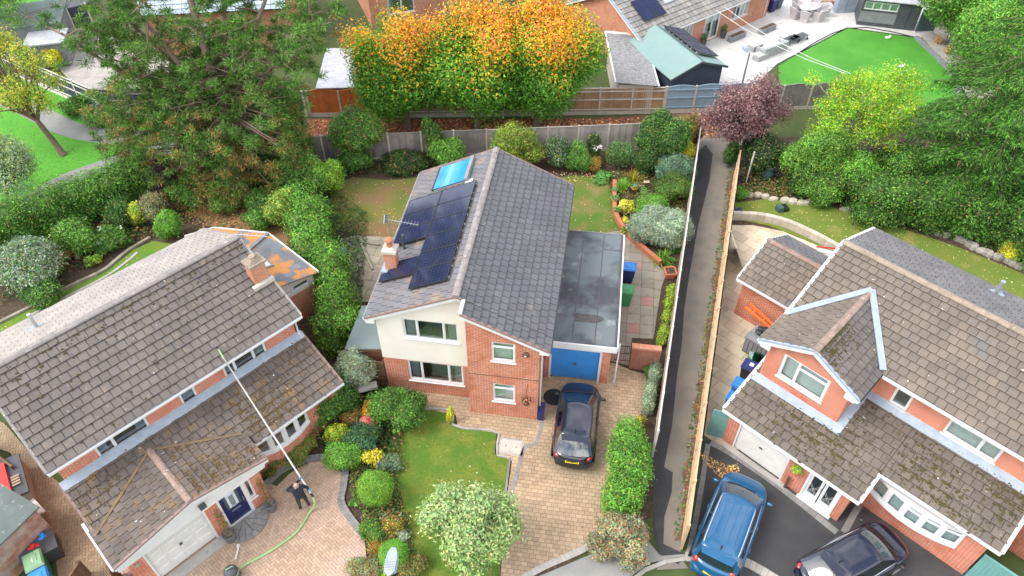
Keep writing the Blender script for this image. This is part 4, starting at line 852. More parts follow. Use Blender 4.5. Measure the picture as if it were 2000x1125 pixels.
for i in range(9): MB().tube([(.15 + i * .13, -.16, 2.03 - i * .008), (.15 + i * .13, .16, 2.03 - i * .008)], .005, 4).build('element', 'steel', ae)
MB().bar((-.12, -.2, 2.2), (-.12, .2, 1.9), .02, .35).build('reflector', 'steel', ae)
single('soil_vent_pipe', MB().tube([(0, 0, 0), (0, 0, .9)], .06, 10), 'dark_grey', 'dark vent pipe rising through the roof beside the chimney', 'pipe', W2((-3.45, 4.3, 4.9)))
# solar panels: two columns on the left slope
nrm = Vector((-k2 * cs, 0, cs)); dn = Vector((-cs, 0, -k2 * cs))
Rl = Matrix((Y_ * -1, dn * -1, (Y_ * -1).cross(dn * -1))).transposed().to_4x4()
place = Matrix.Translation(Vector(H2P[0])) @ Matrix.Rotation(H2P[1], 4, 'Z')
def solar_proto(w, l, label, group):
    r = empty('solar_collector', label, 'solar panel', (0, 0, 0), 0, group)
    MB().box(-w / 2, w / 2, -l / 2, l / 2, 0, .035).build('laminate', 'solar_cell', r)
    f = MB()
    for a, b in (((-w / 2, -l / 2), (w / 2, -l / 2)), ((w / 2, -l / 2), (w / 2, l / 2)), ((w / 2, l / 2), (-w / 2, l / 2)), ((-w / 2, l / 2), (-w / 2, -l / 2))): f.bar((*a, .02), (*b, .02), .025, .05)
    f.build('frame', 'black_plastic', r); g = MB()
    for i in range(1, 6): g.box(-w / 2 + w * i / 6 - .003, -w / 2 + w * i / 6 + .003, -l / 2 + .02, l / 2 - .02, .0352, .0358)
    for i in range(1, 10): g.box(-w / 2 + .02, w / 2 - .02, -l / 2 + l * i / 10 - .003, -l / 2 + l * i / 10 + .003, .0362, .0368)
    g.build('cell_lines', 'solar_line', r)
    for sx in (-1, 1): MB().box(sx * w * .3 - .02, sx * w * .3 + .02, -l / 2 - .05, l / 2 + .05, -.10, -.002).build('mounting_rail', 'alu', r)
    return r
def on_slope(x_down, y, h): return Vector((ar, y, hr)) + dn * x_down + nrm * h
names_r = ['lowest panel of the column by the ridge', 'second panel up in the column by the ridge', 'third panel up in the column by the ridge', 'fourth panel up in the column by the ridge', 'fifth panel up in the column by the ridge', 'topmost panel of the column by the ridge']
proto = solar_proto(1.03, 1.72, 'x', 'solar panels on the left roof slope')
spots = [(1.35, 1.95 + i * 1.05, 'dark solar panel, ' + names_r[i]) for i in range(6)]
spots += [(3.03, 2.85, 'solar panel standing alone below the chimney near the front verge')] + [(3.03, 5.05 + i * 1.05, 'solar panel of the eaves column, %s of its three' % n) for i, n in enumerate(('nearest the chimney', 'the middle one', 'nearest the back garden'))]
for i, (xd, y, lab) in enumerate(spots):
    o = proto if i == 0 else copy_tree(proto); o['label'] = lab
    if xd > 2: y -= .0
    mm = Rl.copy(); mm.translation = on_slope(xd, y, .16); o.matrix_world = place @ mm
for (a, b) in ((.95, 7.9),): pass
th = empty('solar_water_heater', 'bright blue evacuated tube solar water heater near the back of the roof', 'solar heater'); mm = Rl.copy(); mm.translation = on_slope(1.95, 8.9, .12); th.matrix_world = place @ mm
tm = MB().tube([(0, -.82, .05), (0, .80, .05)], .029, 6).mesh('glass_tube', 'tube_blue', True)
for i in range(24): o = bpy.data.objects.new('glass_tube', tm); o.location = (-.80 + i * .07, 0, 0); link(o, th)
MB().box(-.88, .88, .80, .98, -.02, .14).build('manifold', 'mid_grey', th); MB().box(-.88, .88, -.90, -.82, 0, .08).build('foot_rail', 'black_plastic', th)
for sx in (-1, 1): MB().box(sx * .86 - .02, sx * .86 + .02, -.9, .9, -.06, .0).build('side_rail', 'mid_grey', th)
MB().tube([(-.86, .9, .06), (-1.1, .88, .0), (-1.1, .7, -.1)], .025, 6).build('pipe', 'black_plastic', th)
single('roof_flashing', MB().poly([(-.3, -.2, 0), (.3, -.2, 0), (.3, .2, 0), (-.3, .2, 0)]), 'white_paint', 'white flashing patch on the roof between the blue heater and the dark panels', 'flashing'); o = bpy.data.objects['roof_flashing']; mm = Rl.copy(); mm.translation = on_slope(.95, 7.85, .10); o.matrix_world = place @ mm
# things on and by the front wall
wl = empty('wall_lamp', 'round bronze wall lamp near the upper right window', 'lamp', W2((2.3, -.02, 4.2))); MB().lathe([(.13, 0), (.14, .05), (.08, .10), (.03, .12)], (0, 0, 0), 14).build('body', 'wood_brown', wl); wl.rotation_euler = (R(90), 0, -.144); MB().ball((0, 0, .09), .05).build('lens', 'light_clear', wl)
hb = empty('hanging_basket', 'hanging basket with faded plant on the brick front wall', 'basket', W2((2.4, -.3, 1.5)), -.144)
MB().tube([(0, .3, .85), (0, .0, .85), (0, 0, .25)], .012, 5).build('bracket', 'iron', hb); MB().lathe([(.05, -.12), (.16, -.02), (.19, .08), (.17, .1)], (0, 0, .0), 12).build('basket', 'wood_brown', hb)
pp, nn_, _ = lobe_cloud([((0, 0, .12), (.2, .2, .14))], 160); link(bpy.data.objects.new('plant', leaf_mesh('plant', pp, nn_, .09, 1.6, palette(160, [(D_, 2), (G1, 2), (PINK, 1)]))), hb)
single('parcel_box', MB().box(-.12, .12, -.28, .28, 0, .5).box(-.14, .14, -.3, .3, .5, .54), 'plastic_navy', 'dark blue storage box at the corner of the brick front wall', 'box', W2((2.98, .25, 0)), -.144)
dm = empty('door_mat', 'round black rubber mat by the side door', 'mat', W2((3.4, 1.25, .016)), -.144); MB().lathe([(.44, 0), (.44, .012), (.40, .018), (.34, .014), (.3, .018), (.02, .018)], (0, 0, 0), 24).build('mat', 'plastic_black', dm)
# attached flat roofed garage
ga = empty('garage', 'flat roofed garage with blue ribbed door beside the solar house', 'garage', *H2P)
x0, x1, y0, y1, hg = aR + .02, 5.624, 2.312, 9.1, 2.60
m = MB(); wall(m, (0, y0, 0), X_, FR, x0, x1, 0, hg - .03, [(3.08, 5.24, -.01, 2.1)]); wall(m, (x1, y0 + .25, 0), Y_, X_, 0, y1 - y0 - .5, 0, hg - .03); wall(m, (0, y1, 0), (-1, 0, 0), Y_, -x1, -x0, 0, hg - .03); m.build('walls', 'brick_orange', ga)
dm_ = MB(); n = 22
for i in range(n): z = .04 + i * 2.0 / n; dm_.hexa([(3.14, y0 + .10, z), (5.18, y0 + .10, z), (5.18, y0 + .14, z), (3.14, y0 + .14, z)], [(3.14, y0 + .10 + .012, z + 2.0 / n), (5.18, y0 + .10 + .012, z + 2.0 / n), (5.18, y0 + .14, z + 2.0 / n), (3.14, y0 + .14, z + 2.0 / n)])
gd = dm_.build('door', 'garage_blue', ga); MB().box(4.1, 4.22, y0 + .06, y0 + .1, .98, 1.08).build('handle', 'dark_grey', gd)
f = MB(); f.box(3.05, 3.14, y0 - .02, y0 + .15, 0, 2.06); f.box(5.18, 5.27, y0 - .02, y0 + .15, 0, 2.06); f.box(3.05, 5.27, y0 - .025, y0 + .15, 2.06, 2.13); f.build('door_frame', 'upvc', ga)
rg = MB().box(x0 + .33, x1 + .2, y0 - .2, y1 + .12, hg, hg + .08).build('flat_roof', 'felt_wet', ga)
for xx in (3.95, 4.9): MB().box(xx - .02, xx + .02, y0 - .1, y1 + .05, hg + .08, hg + .088).build('felt_seam', 'felt_tar', rg)
for yy in (8.1,): MB().box(4.9, x1 + .1, yy - .02, yy + .02, hg + .08, hg + .0875).build('felt_seam', 'felt_tar', rg)
pt = [(4.45 + .62 * math.cos(a) * (1 + .25 * math.sin(3 * a + 1)), 3.6 + .32 * math.sin(a) * (1 + .3 * math.cos(2 * a))) for a in [6.283 * i / 22 for i in range(22)]]; MB().prism(pt, hg + .078, hg + .092).build('tar_patch', 'felt_tar', rg)
MB().box(x0 + .33, x1 + .22, y0 - .26, y0 - .2, hg - .2, hg + .10).build('fascia', 'upvc', ga); MB().box(x1 + .2, x1 + .26, y0 - .26, y1 + .15, hg - .06, hg + .11).build('roof_trim', 'upvc', ga); MB().box(x1 + .10, x1 + .19, y0 - .1, y1 + .05, hg + .06, hg + .12).build('roof_kerb', 'felt_tar', ga); MB().box(x0 + .33, x1 + .2, y1 + .12, y1 + .17, hg - .05, hg + .11).build('rear_trim', 'mid_grey', ga)
downpipe(ga, (x1 + .32, y0 + .1), 0, 2.6)
# lean-to store on the left side
ls = empty('lean_to_store', 'brick lean-to store with grey green felt roof below the chimney', 'shed', *H2P)
MB().box(-5.3, -aL - .03, 1.15, 3.3, 0, 1.95).build('walls', 'brick_old', ls); MB().hexa([(-5.5, .95, 2.0), (-aL - .04, .95, 2.3), (-aL - .04, 3.5, 2.3), (-5.5, 3.5, 2.0)], [(-5.5, .95, 2.07), (-aL - .04, .95, 2.37), (-aL - .04, 3.5, 2.37), (-5.5, 3.5, 2.07)]).build('roof', 'felt_sage', ls)
MB().bar((-5.5, .94, 1.98), (-aL - .04, .94, 2.28), .04, .14).build('fascia', 'wood_brown', ls)
# side gate and fence panel to the left of the front wall
sg = empty('slat_gate', 'brown horizontal slat gate beside the cream wall', 'gate', W2((-5.0, .75, 0)), -.144)
for i in range(13): MB().box(0, 1.18, -.02, .02, .05 + i * .13, .165 + i * .13).build('slat', 'wood_brown', sg)
for xx in (0, 1.2): MB().box(xx - .05, xx + .05, .02, .1, 0, 1.85).build('post', 'wood_brown', sg)
cr = empty('wooden_planter', 'weathered wooden planter trough beside the brown gate', 'planter', W2((-4.45, -.1, .0)), .3); MB().box(-.5, .5, -.16, .16, .9, 1.05).build('trough', 'concrete', cr); MB().box(-.45, -.39, -.1, .1, 0, .9).build('leg', 'wood_brown', cr); MB().box(.39, .45, -.1, .1, 0, .9).build('leg', 'wood_brown', cr); MB().hexa([(-.2, .1, 1.05), (.1, .1, 1.05), (.1, .14, 1.05), (-.2, .14, 1.05)], [(-.35, .3, 1.6), (-.1, .3, 1.6), (-.1, .34, 1.6), (-.35, .34, 1.6)]).build('back_board', 'concrete', cr)
# brick garden wall, gate and bins right of the garage
gw = empty('garden_wall', 'low red brick wall with upright brick coping beside the garage', 'wall', (5.22, 20.91, 0.00), -.144); MB().box(0, 1.25, 0, .24, 0, 1.35).build('brickwork', 'brick_old', gw)
for i in range(15): o = MB().box(-.02 + i * .085, -.02 + i * .085 + .072, -.015, .255, 1.35, 1.46).build('coping_brick', 'brick_pink' if i % 3 else 'brick_orange', gw)
ig = empty('iron_gate', 'black wrought iron gate between garage and brick garden wall', 'gate', (4.57, 21.32, 0.00), -.10); gm = MB()
for i in range(8): gm.tube([(.02 + i * .1, 0, .05), (.02 + i * .1, 0, 1.15)], .010, 5)
gm.build('bars', 'iron', ig)
for z in (.12, .6, 1.08): MB().box(0, .74, -.012, .012, z, z + .03).build('cross_rail', 'iron', ig)
bin_('wheelie_bin', 'grey wheelie bin with bright blue lid beside the garage wall', (5.74, 26.53, 0.00), 1.4, 'plastic_navy', 'plastic_blue')
bin_('wheelie_bin', 'green wheelie bin on the slab path beside the garage', (5.44, 24.96, 0.00), 1.4, 'plastic_green', 'plastic_green')
tp = empty('terracotta_planter', 'square terracotta planter with soil by the alley fence', 'planter', (7.91, 26.82, 0.00), .1); MB().hexa([(-.2, -.2, 0), (.2, -.2, 0), (.2, .2, 0), (-.2, .2, 0)], [(-.27, -.27, .4), (.27, -.27, .4), (.27, .27, .4), (-.27, .27, .4)]).build('body', 'terracotta', tp); MB().box(-.22, .22, -.22, .22, .38, .41).build('earth', 'soil', tp); tq = MB(); [tq.bar((a, b, .38), (c, d, .38), .06, .08) for a, b, c, d in ((-.27, -.27, .27, -.27), (.27, -.27, .27, .27), (.27, .27, -.27, .27), (-.27, .27, -.27, -.27))]; tq.build('rim', 'terracotta', tp)
# ---------------------------------------------------------------- house with the pole cleaner (left)
def frame(p, rz): return Matrix.Translation(Vector(p)) @ Matrix.Rotation(rz, 4, 'Z')
H1P = ((-8.65, 19.75, 0), .80); F1 = frame(*H1P)
def W1(p): return F1 @ Vector(p)
h1 = empty('detached_house', 'brick house with long mossy grey tiled roofs and white garage door', 'house', *H1P)
Lx, Wd, hr1, he1 = 9.24, 6.58, 6.63, 4.85; k1 = (hr1 - he1) / (Wd / 2 + .35)
z1u = lambda y: hr1 - abs(y - Wd / 2) * k1
m = MB(); wall(m, (0, 0, 0), X_, FR, -Lx, 0, 0, z1u(0) - .12, [(-8.02, -6.18, 3.63, 4.48), (-4.9, -4.3, 3.6, 4.43), (-3.13, -1.33, 3.62, 4.44)])
wall(m, (0, .25, 0), Y_, X_, 0, Wd - .25, 0, slope_top(Wd / 2 - .25, hr1 - .12, k1)); wall(m, (-Lx, Wd, 0), (0, -1, 0), (-1, 0, 0), 0, Wd - .25, 0, slope_top(Wd / 2, hr1 - .12, k1)); wall(m, (-.25, Wd, 0), (-1, 0, 0), Y_, 0, Lx - .5, 0, z1u(Wd) - .12); m.build('upper_walls', 'brick_orange', h1)
MB().box(-Lx + .25, -.25, .25, Wd - .25, 2.5, 2.6).build('upper_floor', 'carpet', h1)
MB().box(-Lx + .25, -.25, 2.2, 2.3, 2.6, 4.6).build('inner_wall', 'interior', h1)
window(h1, (-8.02, 0, 3.63), X_, FR, 1.84, .85, (1, 2.2), curtains=[(.06, .4, 'curtain_blue'), (1.45, 1.78, 'curtain_blue')])
window(h1, (-4.9, 0, 3.6), X_, FR, .6, .83, (1,), back=None, curtains=[(.05, .55, 'curtain_blue')])
window(h1, (-3.13, 0, 3.62), X_, FR, 1.8, .82, (1, 2, 1.2), curtains=[(.05, .35, 'curtain_blue'), (1.4, 1.75, 'curtain_blue')])
# garage and porch block in front, bow window wall
m = MB(); wall(m, (0, -3.17, 0), X_, FR, -9.25, -4.2, 0, 2.24, [(-8.72, -6.43, -.01, 2.2), (-5.95, -4.92, -.01, 2.08), (-4.88, -4.62, .77, 2.08)]); wall(m, (-4.2, -2.92, 0), Y_, X_, 0, .82, 0, 2.5); wall(m, (-9.25, 0, 0), (0, -1, 0), (-1, 0, 0), 0, 2.92, 0, 2.5)
wall(m, (0, -2.1, 0), X_, FR, -4.2, -.05, 0, 2.45, [(-3.7, -1.5, 1.25, 2.2)]); wall(m, (-.05, -1.85, 0), Y_, X_, 0, 1.85, 0, slope_top(1.85, 3.35, .42)); m.build('lower_walls', 'brick_orange', h1)
gdm = MB().box(-8.66, -6.49, -3.08, -3.03, .06, 2.16); gdo = gdm.build('garage_door', 'white_paint', h1)
for r_ in range(4):
    for c_ in range(4):
        xa = -8.60 + c_ * .53; za = .16 + r_ * .5; pmb = MB().hexa([(xa, -3.08, za), (xa + .46, -3.08, za), (xa + .46, -3.08, za + .4), (xa, -3.08, za + .4)], [(xa + .04, -3.10, za + .04), (xa + .42, -3.10, za + .04), (xa + .42, -3.10, za + .36), (xa + .04, -3.10, za + .36)]); pmb.build('raised_panel', 'white_paint', gdo)
MB().box(-7.62, -7.52, -3.13, -3.09, 1.02, 1.12).build('handle', 'dark_grey', gdo)
[MB().box(a, a + .06, -3.18, -3.0, 0, 2.2).build('door_jamb', 'upvc', h1) for a in (-8.72, -6.49)]
MB().box(-8.9, -6.2, -3.6, -3.17, -.01, .05).build('garage_threshold', 'concrete', h1)
fd = MB().box(-5.88, -5.0, -3.09, -3.03, .06, 2.02).build('front_door', 'door_navy', h1)
MB().box(-5.72, -5.16, -3.10, -3.08, .95, 1.9).build('door_pane', 'dark_grey', fd); MB().box(-5.62, -5.26, -3.105, -3.09, 1.0, 1.85).build('inner_pane', 'roof_glass', fd); MB().box(-5.53, -5.35, -3.11, -3.095, 1.05, 1.7).build('centre_pane', 'mid_grey', fd)
MB().box(-5.62, -5.26, -3.105, -3.085, .72, .78).build('letterbox', 'steel', fd); MB().tube([(-5.08, -3.14, .95), (-5.08, -3.14, 1.25)], .015, 6).build('handle', 'steel', fd)
for z in (.2, .42): MB().box(-5.7, -5.18, -3.1, -3.085, z, z + .012).build('moulding', 'plastic_navy', fd)
f = MB(); f.box(-5.96, -5.88, -3.19, -3.0, 0, 2.08); f.box(-5.0, -4.88, -3.19, -3.0, 0, 2.08); f.box(-5.88, -5.0, -3.19, -3.0, 2.02, 2.08); f.box(-5.96, -4.88, -3.24, -3.0, .0, .06); f.build('door_frame', 'upvc', h1)
window(h1, (-4.88, -3.17, .77), X_, FR, .26, 1.31, (1,), back=None, fr=.04)
st = empty('door_step', 'semicircular grey block step below the navy front door', 'step', W1((-5.42, -3.2, 0)), .80)
N = 9
for rr0, rr1, nn2 in ((.72, .92, 11), (.46, .71, 8), (.0, .45, 4)):
    for i in range(nn2):
        a0, a1 = -math.pi * (i + .04) / nn2, -math.pi * (i + .96) / nn2; MB().prism([(rr0 * math.cos(a0), rr0 * math.sin(a0)), (rr1 * math.cos(a0), rr1 * math.sin(a0)), (rr1 * math.cos((a0 + a1) / 2), rr1 * math.sin((a0 + a1) / 2)), (rr1 * math.cos(a1), rr1 * math.sin(a1)), (rr0 * math.cos(a1), rr0 * math.sin(a1))], 0, .09 if rr0 else .088).build('paving_block', 'kerb_grey', st)
def bow(parent, xa, xb, y, z0, z1, n, bulge, back=None, name='bow_window', vents=(), skirt=.12):
    bw = bpy.data.objects.new(name, None); bw.empty_display_size = .2; link(bw, parent); pts = []
    for i in range(n + 1):
        t = i / n; pts.append(Vector((xa + (xb - xa) * t, y - .03 - bulge * (1 - (2 * t - 1) ** 2), 0)))
    for a, b in zip(pts, pts[1:]):
        d = (b - a).normalized(); nn = Vector((d.y, -d.x, 0)); i = pts.index(a); window(bw, a + Z_ * z0 + nn * .03, d, nn, (b - a).length, z1 - z0, (1,), (0,) if i in vents else (), fr=.085, back=back, sill=False, name='casement')
    poly = [(p.x, p.y - .05) for p in pts] + [(xb, y + .2), (xa, y + .2)]; MB().prism(poly, z0 - skirt, z0).build('bow_sill', 'upvc', bw); MB().prism([(p.x, p.y - .02) for p in pts] + [(xb, y + .2), (xa, y + .2)], z1, z1 + .06).build('bow_head', 'upvc', bw)
    return bw
bow(h1, -3.78, -1.42, -2.1, 1.3, 2.24, 4, .28)
MB().prism([(-3.75, -2.13), (-3.2, -2.32), (-2.6, -2.40), (-2.0, -2.32), (-1.45, -2.13)], 0, 1.16).build('bow_base', 'brick_orange', h1)
# roofs: upper gable, lower lean-to, cross gable over garage and porch
x0, x1 = -Lx - .25, .25
rf = MB(); gable_deck(rf, x0, x1, Wd / 2, -.35, Wd + .35, hr1, he1, he1)
zl1 = lambda y: 3.60 + (y + .05) * .43          # lower roof plane
rf.hexa([(-9.43, -2.47, zl1(-2.47) - .08), (.2, -2.47, zl1(-2.47) - .08), (.2, 0, zl1(0) - .08), (-9.43, 0, zl1(0) - .08)], [(-9.43, -2.47, zl1(-2.47)), (.2, -2.47, zl1(-2.47)), (.2, 0, zl1(0)), (-9.43, 0, zl1(0))])
gx, hgx, kg = -6.67, 3.33, .205; zg = lambda x: hgx - abs(x - gx) * kg
for xe in (gx - 2.84, gx + 2.80): rf.hexa([(gx, -3.48, hgx - .08), (xe, -3.48, zg(xe) - .08), (xe, -.6 if xe < gx else -1.0, zg(xe) - .08), (gx, -.02, hgx - .08)], [(gx, -3.48, hgx), (xe, -3.48, zg(xe)), (xe, -.6 if xe < gx else -1.0, zg(xe)), (gx, -.02, hgx)])
roof1 = rf.build('roof', 'deck', h1); T1 = Tiles(h1, roof1, .335, .335)
c1 = 1 / math.sqrt(1 + k1 * k1); T1.slope((x0, -.38, he1 - .01), X_, (0, c1, k1 * c1), x1 - x0, (Wd / 2 + .38) / c1, 'tile_grey'); T1.slope((x1, Wd + .38, he1 - .01), (-1, 0, 0), (0, -c1, k1 * c1), x1 - x0, (Wd / 2 + .38) / c1, 'tile_grey_lit')
cl = 1 / math.sqrt(1 + .43 ** 2); T1.slope((-9.45, -2.5, zl1(-2.5)), X_, (0, cl, .43 * cl), 9.67, 2.46 / cl, 'tile_mossy', keep=lambda c: not (gx - 2.8 < c.x < gx + 2.8 and zg(c.x) > zl1(c.y) + .06))
cg = 1 / math.sqrt(1 + kg * kg)
T1.slope((gx + 2.82, -3.5, zg(gx + 2.82)), Y_, (-cg, 0, kg * cg), 3.48, 2.8 / cg, 'tile_mossy', keep=lambda c: zg(c.x) > zl1(c.y) - .05 or c.y < -2.5)
T1.slope((gx - 2.86, -.02, zg(gx - 2.86)), (0, -1, 0), (cg, 0, kg * cg), 3.48, 2.84 / cg, 'tile_mossy', keep=lambda c: zg(c.x) > zl1(c.y) - .05 or c.y < -2.5)
T1.build()
moss(roof1, (gx + 2.9, -2.5, zl1(-2.5)), X_, (0, cl, .43 * cl), 3.9, 2.5, 600, 'moss_brown', lambda a, b: max(0, .45 + .55 * math.sin(a * 1.1 + .3) * math.sin(b * 1.5 + .4)) ** 2)
moss(roof1, (-9.45, -2.5, zl1(-2.5)), X_, (0, cl, .43 * cl), 2.6, 2.5, 180, 'moss_brown', lambda a, b: .4)
moss(roof1, (gx + 2.8, -3.45, zg(gx + 2.8)), Y_, (-cg, 0, kg * cg), 2.4, 2.6, 500, 'moss_brown', lambda a, b: .3 + .3 * math.sin(a * 3))
moss(roof1, (x0, -.38, he1), X_, (0, c1, k1 * c1), x1 - x0, 3.9, 220, 'moss', lambda a, b: max(0, (b - 2.2) / 1.7) ** 2 * .9 + .06)
ridge_tiles(roof1, (x0, Wd / 2, hr1 + .03), (x1, Wd / 2, hr1 + .03), 'ridge_grey', .15, .42); ridge_tiles(roof1, (gx, -3.5, hgx + .03), (gx, -.05, hgx + .03), 'ridge_clay', .125, .42)
def valley(xe): 
    s = 1 if xe > gx else -1; P_ = []
    for t in np.linspace(0, 1, 9):
        x = gx + (xe - gx) * t; y = (zg(x) - 3.60) / .43 - .05; P_.append((x, max(y, -2.48), zg(x) + .085))
    return P_
vm = MB()
for xe, mt in ((gx + 2.75, 'valley_lichen'), (gx - 2.75, 'valley_lichen')):
    P_ = valley(xe); q = MB()
    for a, b in zip(P_, P_[1:]): q.bar(a, b, .10, .03)
    q.build('valley', mt, roof1)
MB().hexa([(-9.43, -.30, zl1(-.30) + .05), (.2, -.30, zl1(-.30) + .05), (.2, -.005, zl1(0) + .06), (-9.43, -.005, zl1(0) + .06)], [(-9.43, -.30, zl1(-.30) + .065), (.2, -.30, zl1(-.30) + .065), (.2, -.005, zl1(0) + .12), (-9.43, -.005, zl1(0) + .12)]).build('lead_flashing', 'lead', h1)
for a, b in (((x1, -.38, he1 + .03), (x1, Wd / 2, hr1 + .03)), ((x1, Wd / 2, hr1 + .03), (x1, Wd + .38, he1 + .03)), ((x0, -.38, he1 + .03), (x0, Wd / 2, hr1 + .03)), ((x0, Wd / 2, hr1 + .03), (x0, Wd + .38, he1 + .03))): verge(h1, a, b, mat='ridge_grey')
for a, b in (((.2, -2.5, zl1(-2.5) + .03), (.2, 0, zl1(0) + .03)), ((-9.43, -2.5, zl1(-2.5) + .03), (-9.43, 0, zl1(0) + .03)), ((gx, -3.5, hgx + .03), (gx + 2.84, -3.5, zg(gx + 2.84) + .03)), ((gx, -3.5, hgx + .03), (gx - 2.88, -3.5, zg(gx - 2.88) + .03))): verge(h1, a, b)
MB().poly([(-9.5, -3.36, 2.2), (-4.0, -3.36, 2.2), (gx + 2.82, -3.36, zg(gx + 2.82) - .06), (gx, -3.36, hgx - .08), (gx - 2.86, -3.36, zg(gx - 2.86) - .06)]).poly([(-9.5, -3.36, 2.2), (-9.5, -3.15, 2.2), (-4.0, -3.15, 2.2), (-4.0, -3.36, 2.2)]).build('white_gable_board', 'upvc', h1)
gutter(h1, (x0, -.42, he1 - .06), (x1, -.42, he1 - .06)); gutter(h1, (gx + 2.8, -2.53, zl1(-2.5) - .05), (.22, -2.53, zl1(-2.5) - .05)); gutter(h1, (gx - 2.9, -3.5, zg(gx - 2.86) - .05), (gx - 2.9, -1.2, zg(gx - 2.86) - .05)); gutter(h1, (x0, Wd + .42, he1 - .06), (x1, Wd + .42, he1 - .06))
MB().box(-Lx, .02, -.30, -.005, he1 - .16, he1 - .11).build('soffit', 'upvc', h1); downpipe(h1, (.06, -.1), 3.5, 4.7)
ch = MB().box(-.42, .18, 1.35, 1.85, 4.6, 6.6).build('chimney', 'brick_pink', h1); MB().box(-.48, .24, 1.29, 1.91, 6.6, 6.72).build('corbel', 'ridge_buff', ch); MB().hexa([(-.42, 1.35, 6.72), (.18, 1.35, 6.72), (.18, 1.85, 6.72), (-.42, 1.85, 6.72)], [(-.28, 1.45, 6.86), (.04, 1.45, 6.86), (.04, 1.75, 6.86), (-.28, 1.75, 6.86)]).build('flaunching', 'ridge_buff', ch); MB().lathe([(.14, 6.8), (.13, 6.95), (.10, 6.96)], (-.12, 1.6, 0), 12).build('chimney_pot', 'ridge_buff', ch)
MB().box(-.6, .3, 1.15, 1.33, z1u(1.2) + .02, z1u(1.3) + .16).build('flashing', 'mortar', ch)
sa = empty('satellite_and_aerial', 'silver television aerial above the chimney of the mossy roofed house', 'aerial', W1((-.1, 1.9, 6.0)), .0); MB().tube([(0, 0, 0), (0, 0, 1.9)], .018, 6).build('mast', 'steel', sa); MB().tube([(-.3, 0, 1.85), (1.0, -.1, 1.8)], .013, 5).build('boom', 'steel', sa)
for i in range(8): MB().tube([(-.2 + i * .15, -.15, 1.85), (-.2 + i * .15, .13, 1.83)], .008, 4).build('element', 'steel', sa)
vp = empty('flue_pipe', 'white flue pipe on the pale back slope of the mossy roofed house', 'pipe', W1((-7.2, 5.2, z1u(5.2)))); MB().tube([(0, 0, -.1), (0, 0, .75)], .07, 10).build('pipe', 'alu', vp); MB().box(-.22, .22, -.2, .2, .02, .05).build('flashing', 'lead', vp)
sl_ = empty('security_light', 'small dark security light on the white gable over the garage', 'lamp', W1((gx + .25, -3.42, 2.62)), .8); MB().box(-.12, .12, -.16, .0, 0, .14).build('housing', 'dark_grey', sl_); MB().ball((0, -.1, -.06), .05).build('sensor', 'upvc', sl_)
for nm, (x, y, z), s in (('wall_star', (-9.0, -3.20, 1.75), .12),):
    so_ = single('wall_star', MB().prism([(s * (1 if i % 2 == 0 else .45) * math.cos(6.283 * i / 10), s * (1 if i % 2 == 0 else .45) * math.sin(6.283 * i / 10)) for i in range(10)], 0, .03), 'alu', 'silver star ornament on the brick left of the white garage door', 'ornament', W1((x, y, z))); so_.rotation_euler = (R(90), 0, .80)
# rear extension with lichen covered felt roof
ex = empty('rear_extension', 'single storey extension with orange lichen on its felt roof', 'extension', *H1P)
m = MB(); wall(m, (0, 3.75, 0), X_, FR, .05, 3.1, 0, 1.75); wall(m, (3.1, 4.0, 0), Y_, X_, 0, 3.4, 0, 2.4); m.build('walls', 'brick_red', ex)
m = MB(); tp_ = lambda x: 3.15 - (x - .0) * .235; tp_.brk = []; wall(m, (0, 3.75, 0), X_, FR, .05, 3.12, 1.75, tp_, [(1.25, 1.85, 1.95, 2.15), (2.0, 2.85, 1.95, 2.25)]); m.build('white_cladding', 'upvc', ex)
window(ex, (2.0, 3.75, 1.95), X_, FR, .85, .30, (1,), fr=.04, sill=False, back='dark_grey'); window(ex, (1.25, 3.75, 1.95), X_, FR, .6, .20, (1,), fr=.04, sill=False, back='dark_grey')
ze = lambda x: 3.22 - x * .235
er = MB(); ply = [(.0, 3.55), (3.32, 3.55), (3.2, 7.5), (1.4, 9.2), (0, 9.2)]
er.v += [(p[0], p[1], ze(p[0]) - .06) for p in ply] + [(p[0], p[1], ze(p[0])) for p in ply]; er.f += [(4, 3, 2, 1, 0), (5, 6, 7, 8, 9)] + [(i, (i + 1) % 5, 5 + (i + 1) % 5, 5 + i) for i in range(5)]; erf = er.build('felt_roof', 'felt_lichen', ex)
MB().bar((3.18, 7.48, ze(3.18) + .05), (1.2, 6.4, ze(1.2) + .06), .16, .06).build('hip_board', 'mid_grey', erf)
for a, b in zip(ply[1:], ply[2:4] + [ply[4]]): MB().bar((*a, ze(a[0]) + .0), (*b, ze(b[0]) + .0), .07, .12).build('roof_trim', 'upvc', ex)
rwin = MB().hexa([(.75, 5.0, ze(.75) + .0), (2.0, 5.0, ze(2.0)), (2.0, 6.0, ze(2.0)), (.75, 6.0, ze(.75))], [(.75, 5.0, ze(.75) + .07), (2.0, 5.0, ze(2.0) + .07), (2.0, 6.0, ze(2.0) + .07), (.75, 6.0, ze(.75) + .07)]).build('rooflight', 'mid_grey', erf); rwin['label'] = 'rooflight with pale glass'
MB().hexa([(.85, 5.08, ze(.85) + .065), (1.9, 5.08, ze(1.9) + .065), (1.9, 5.92, ze(1.9) + .065), (.85, 5.92, ze(.85) + .065)], [(.85, 5.08, ze(.85) + .08), (1.9, 5.08, ze(1.9) + .08), (1.9, 5.92, ze(1.9) + .08), (.85, 5.92, ze(.85) + .08)]).build('rooflight_pane', 'roof_glass', erf)
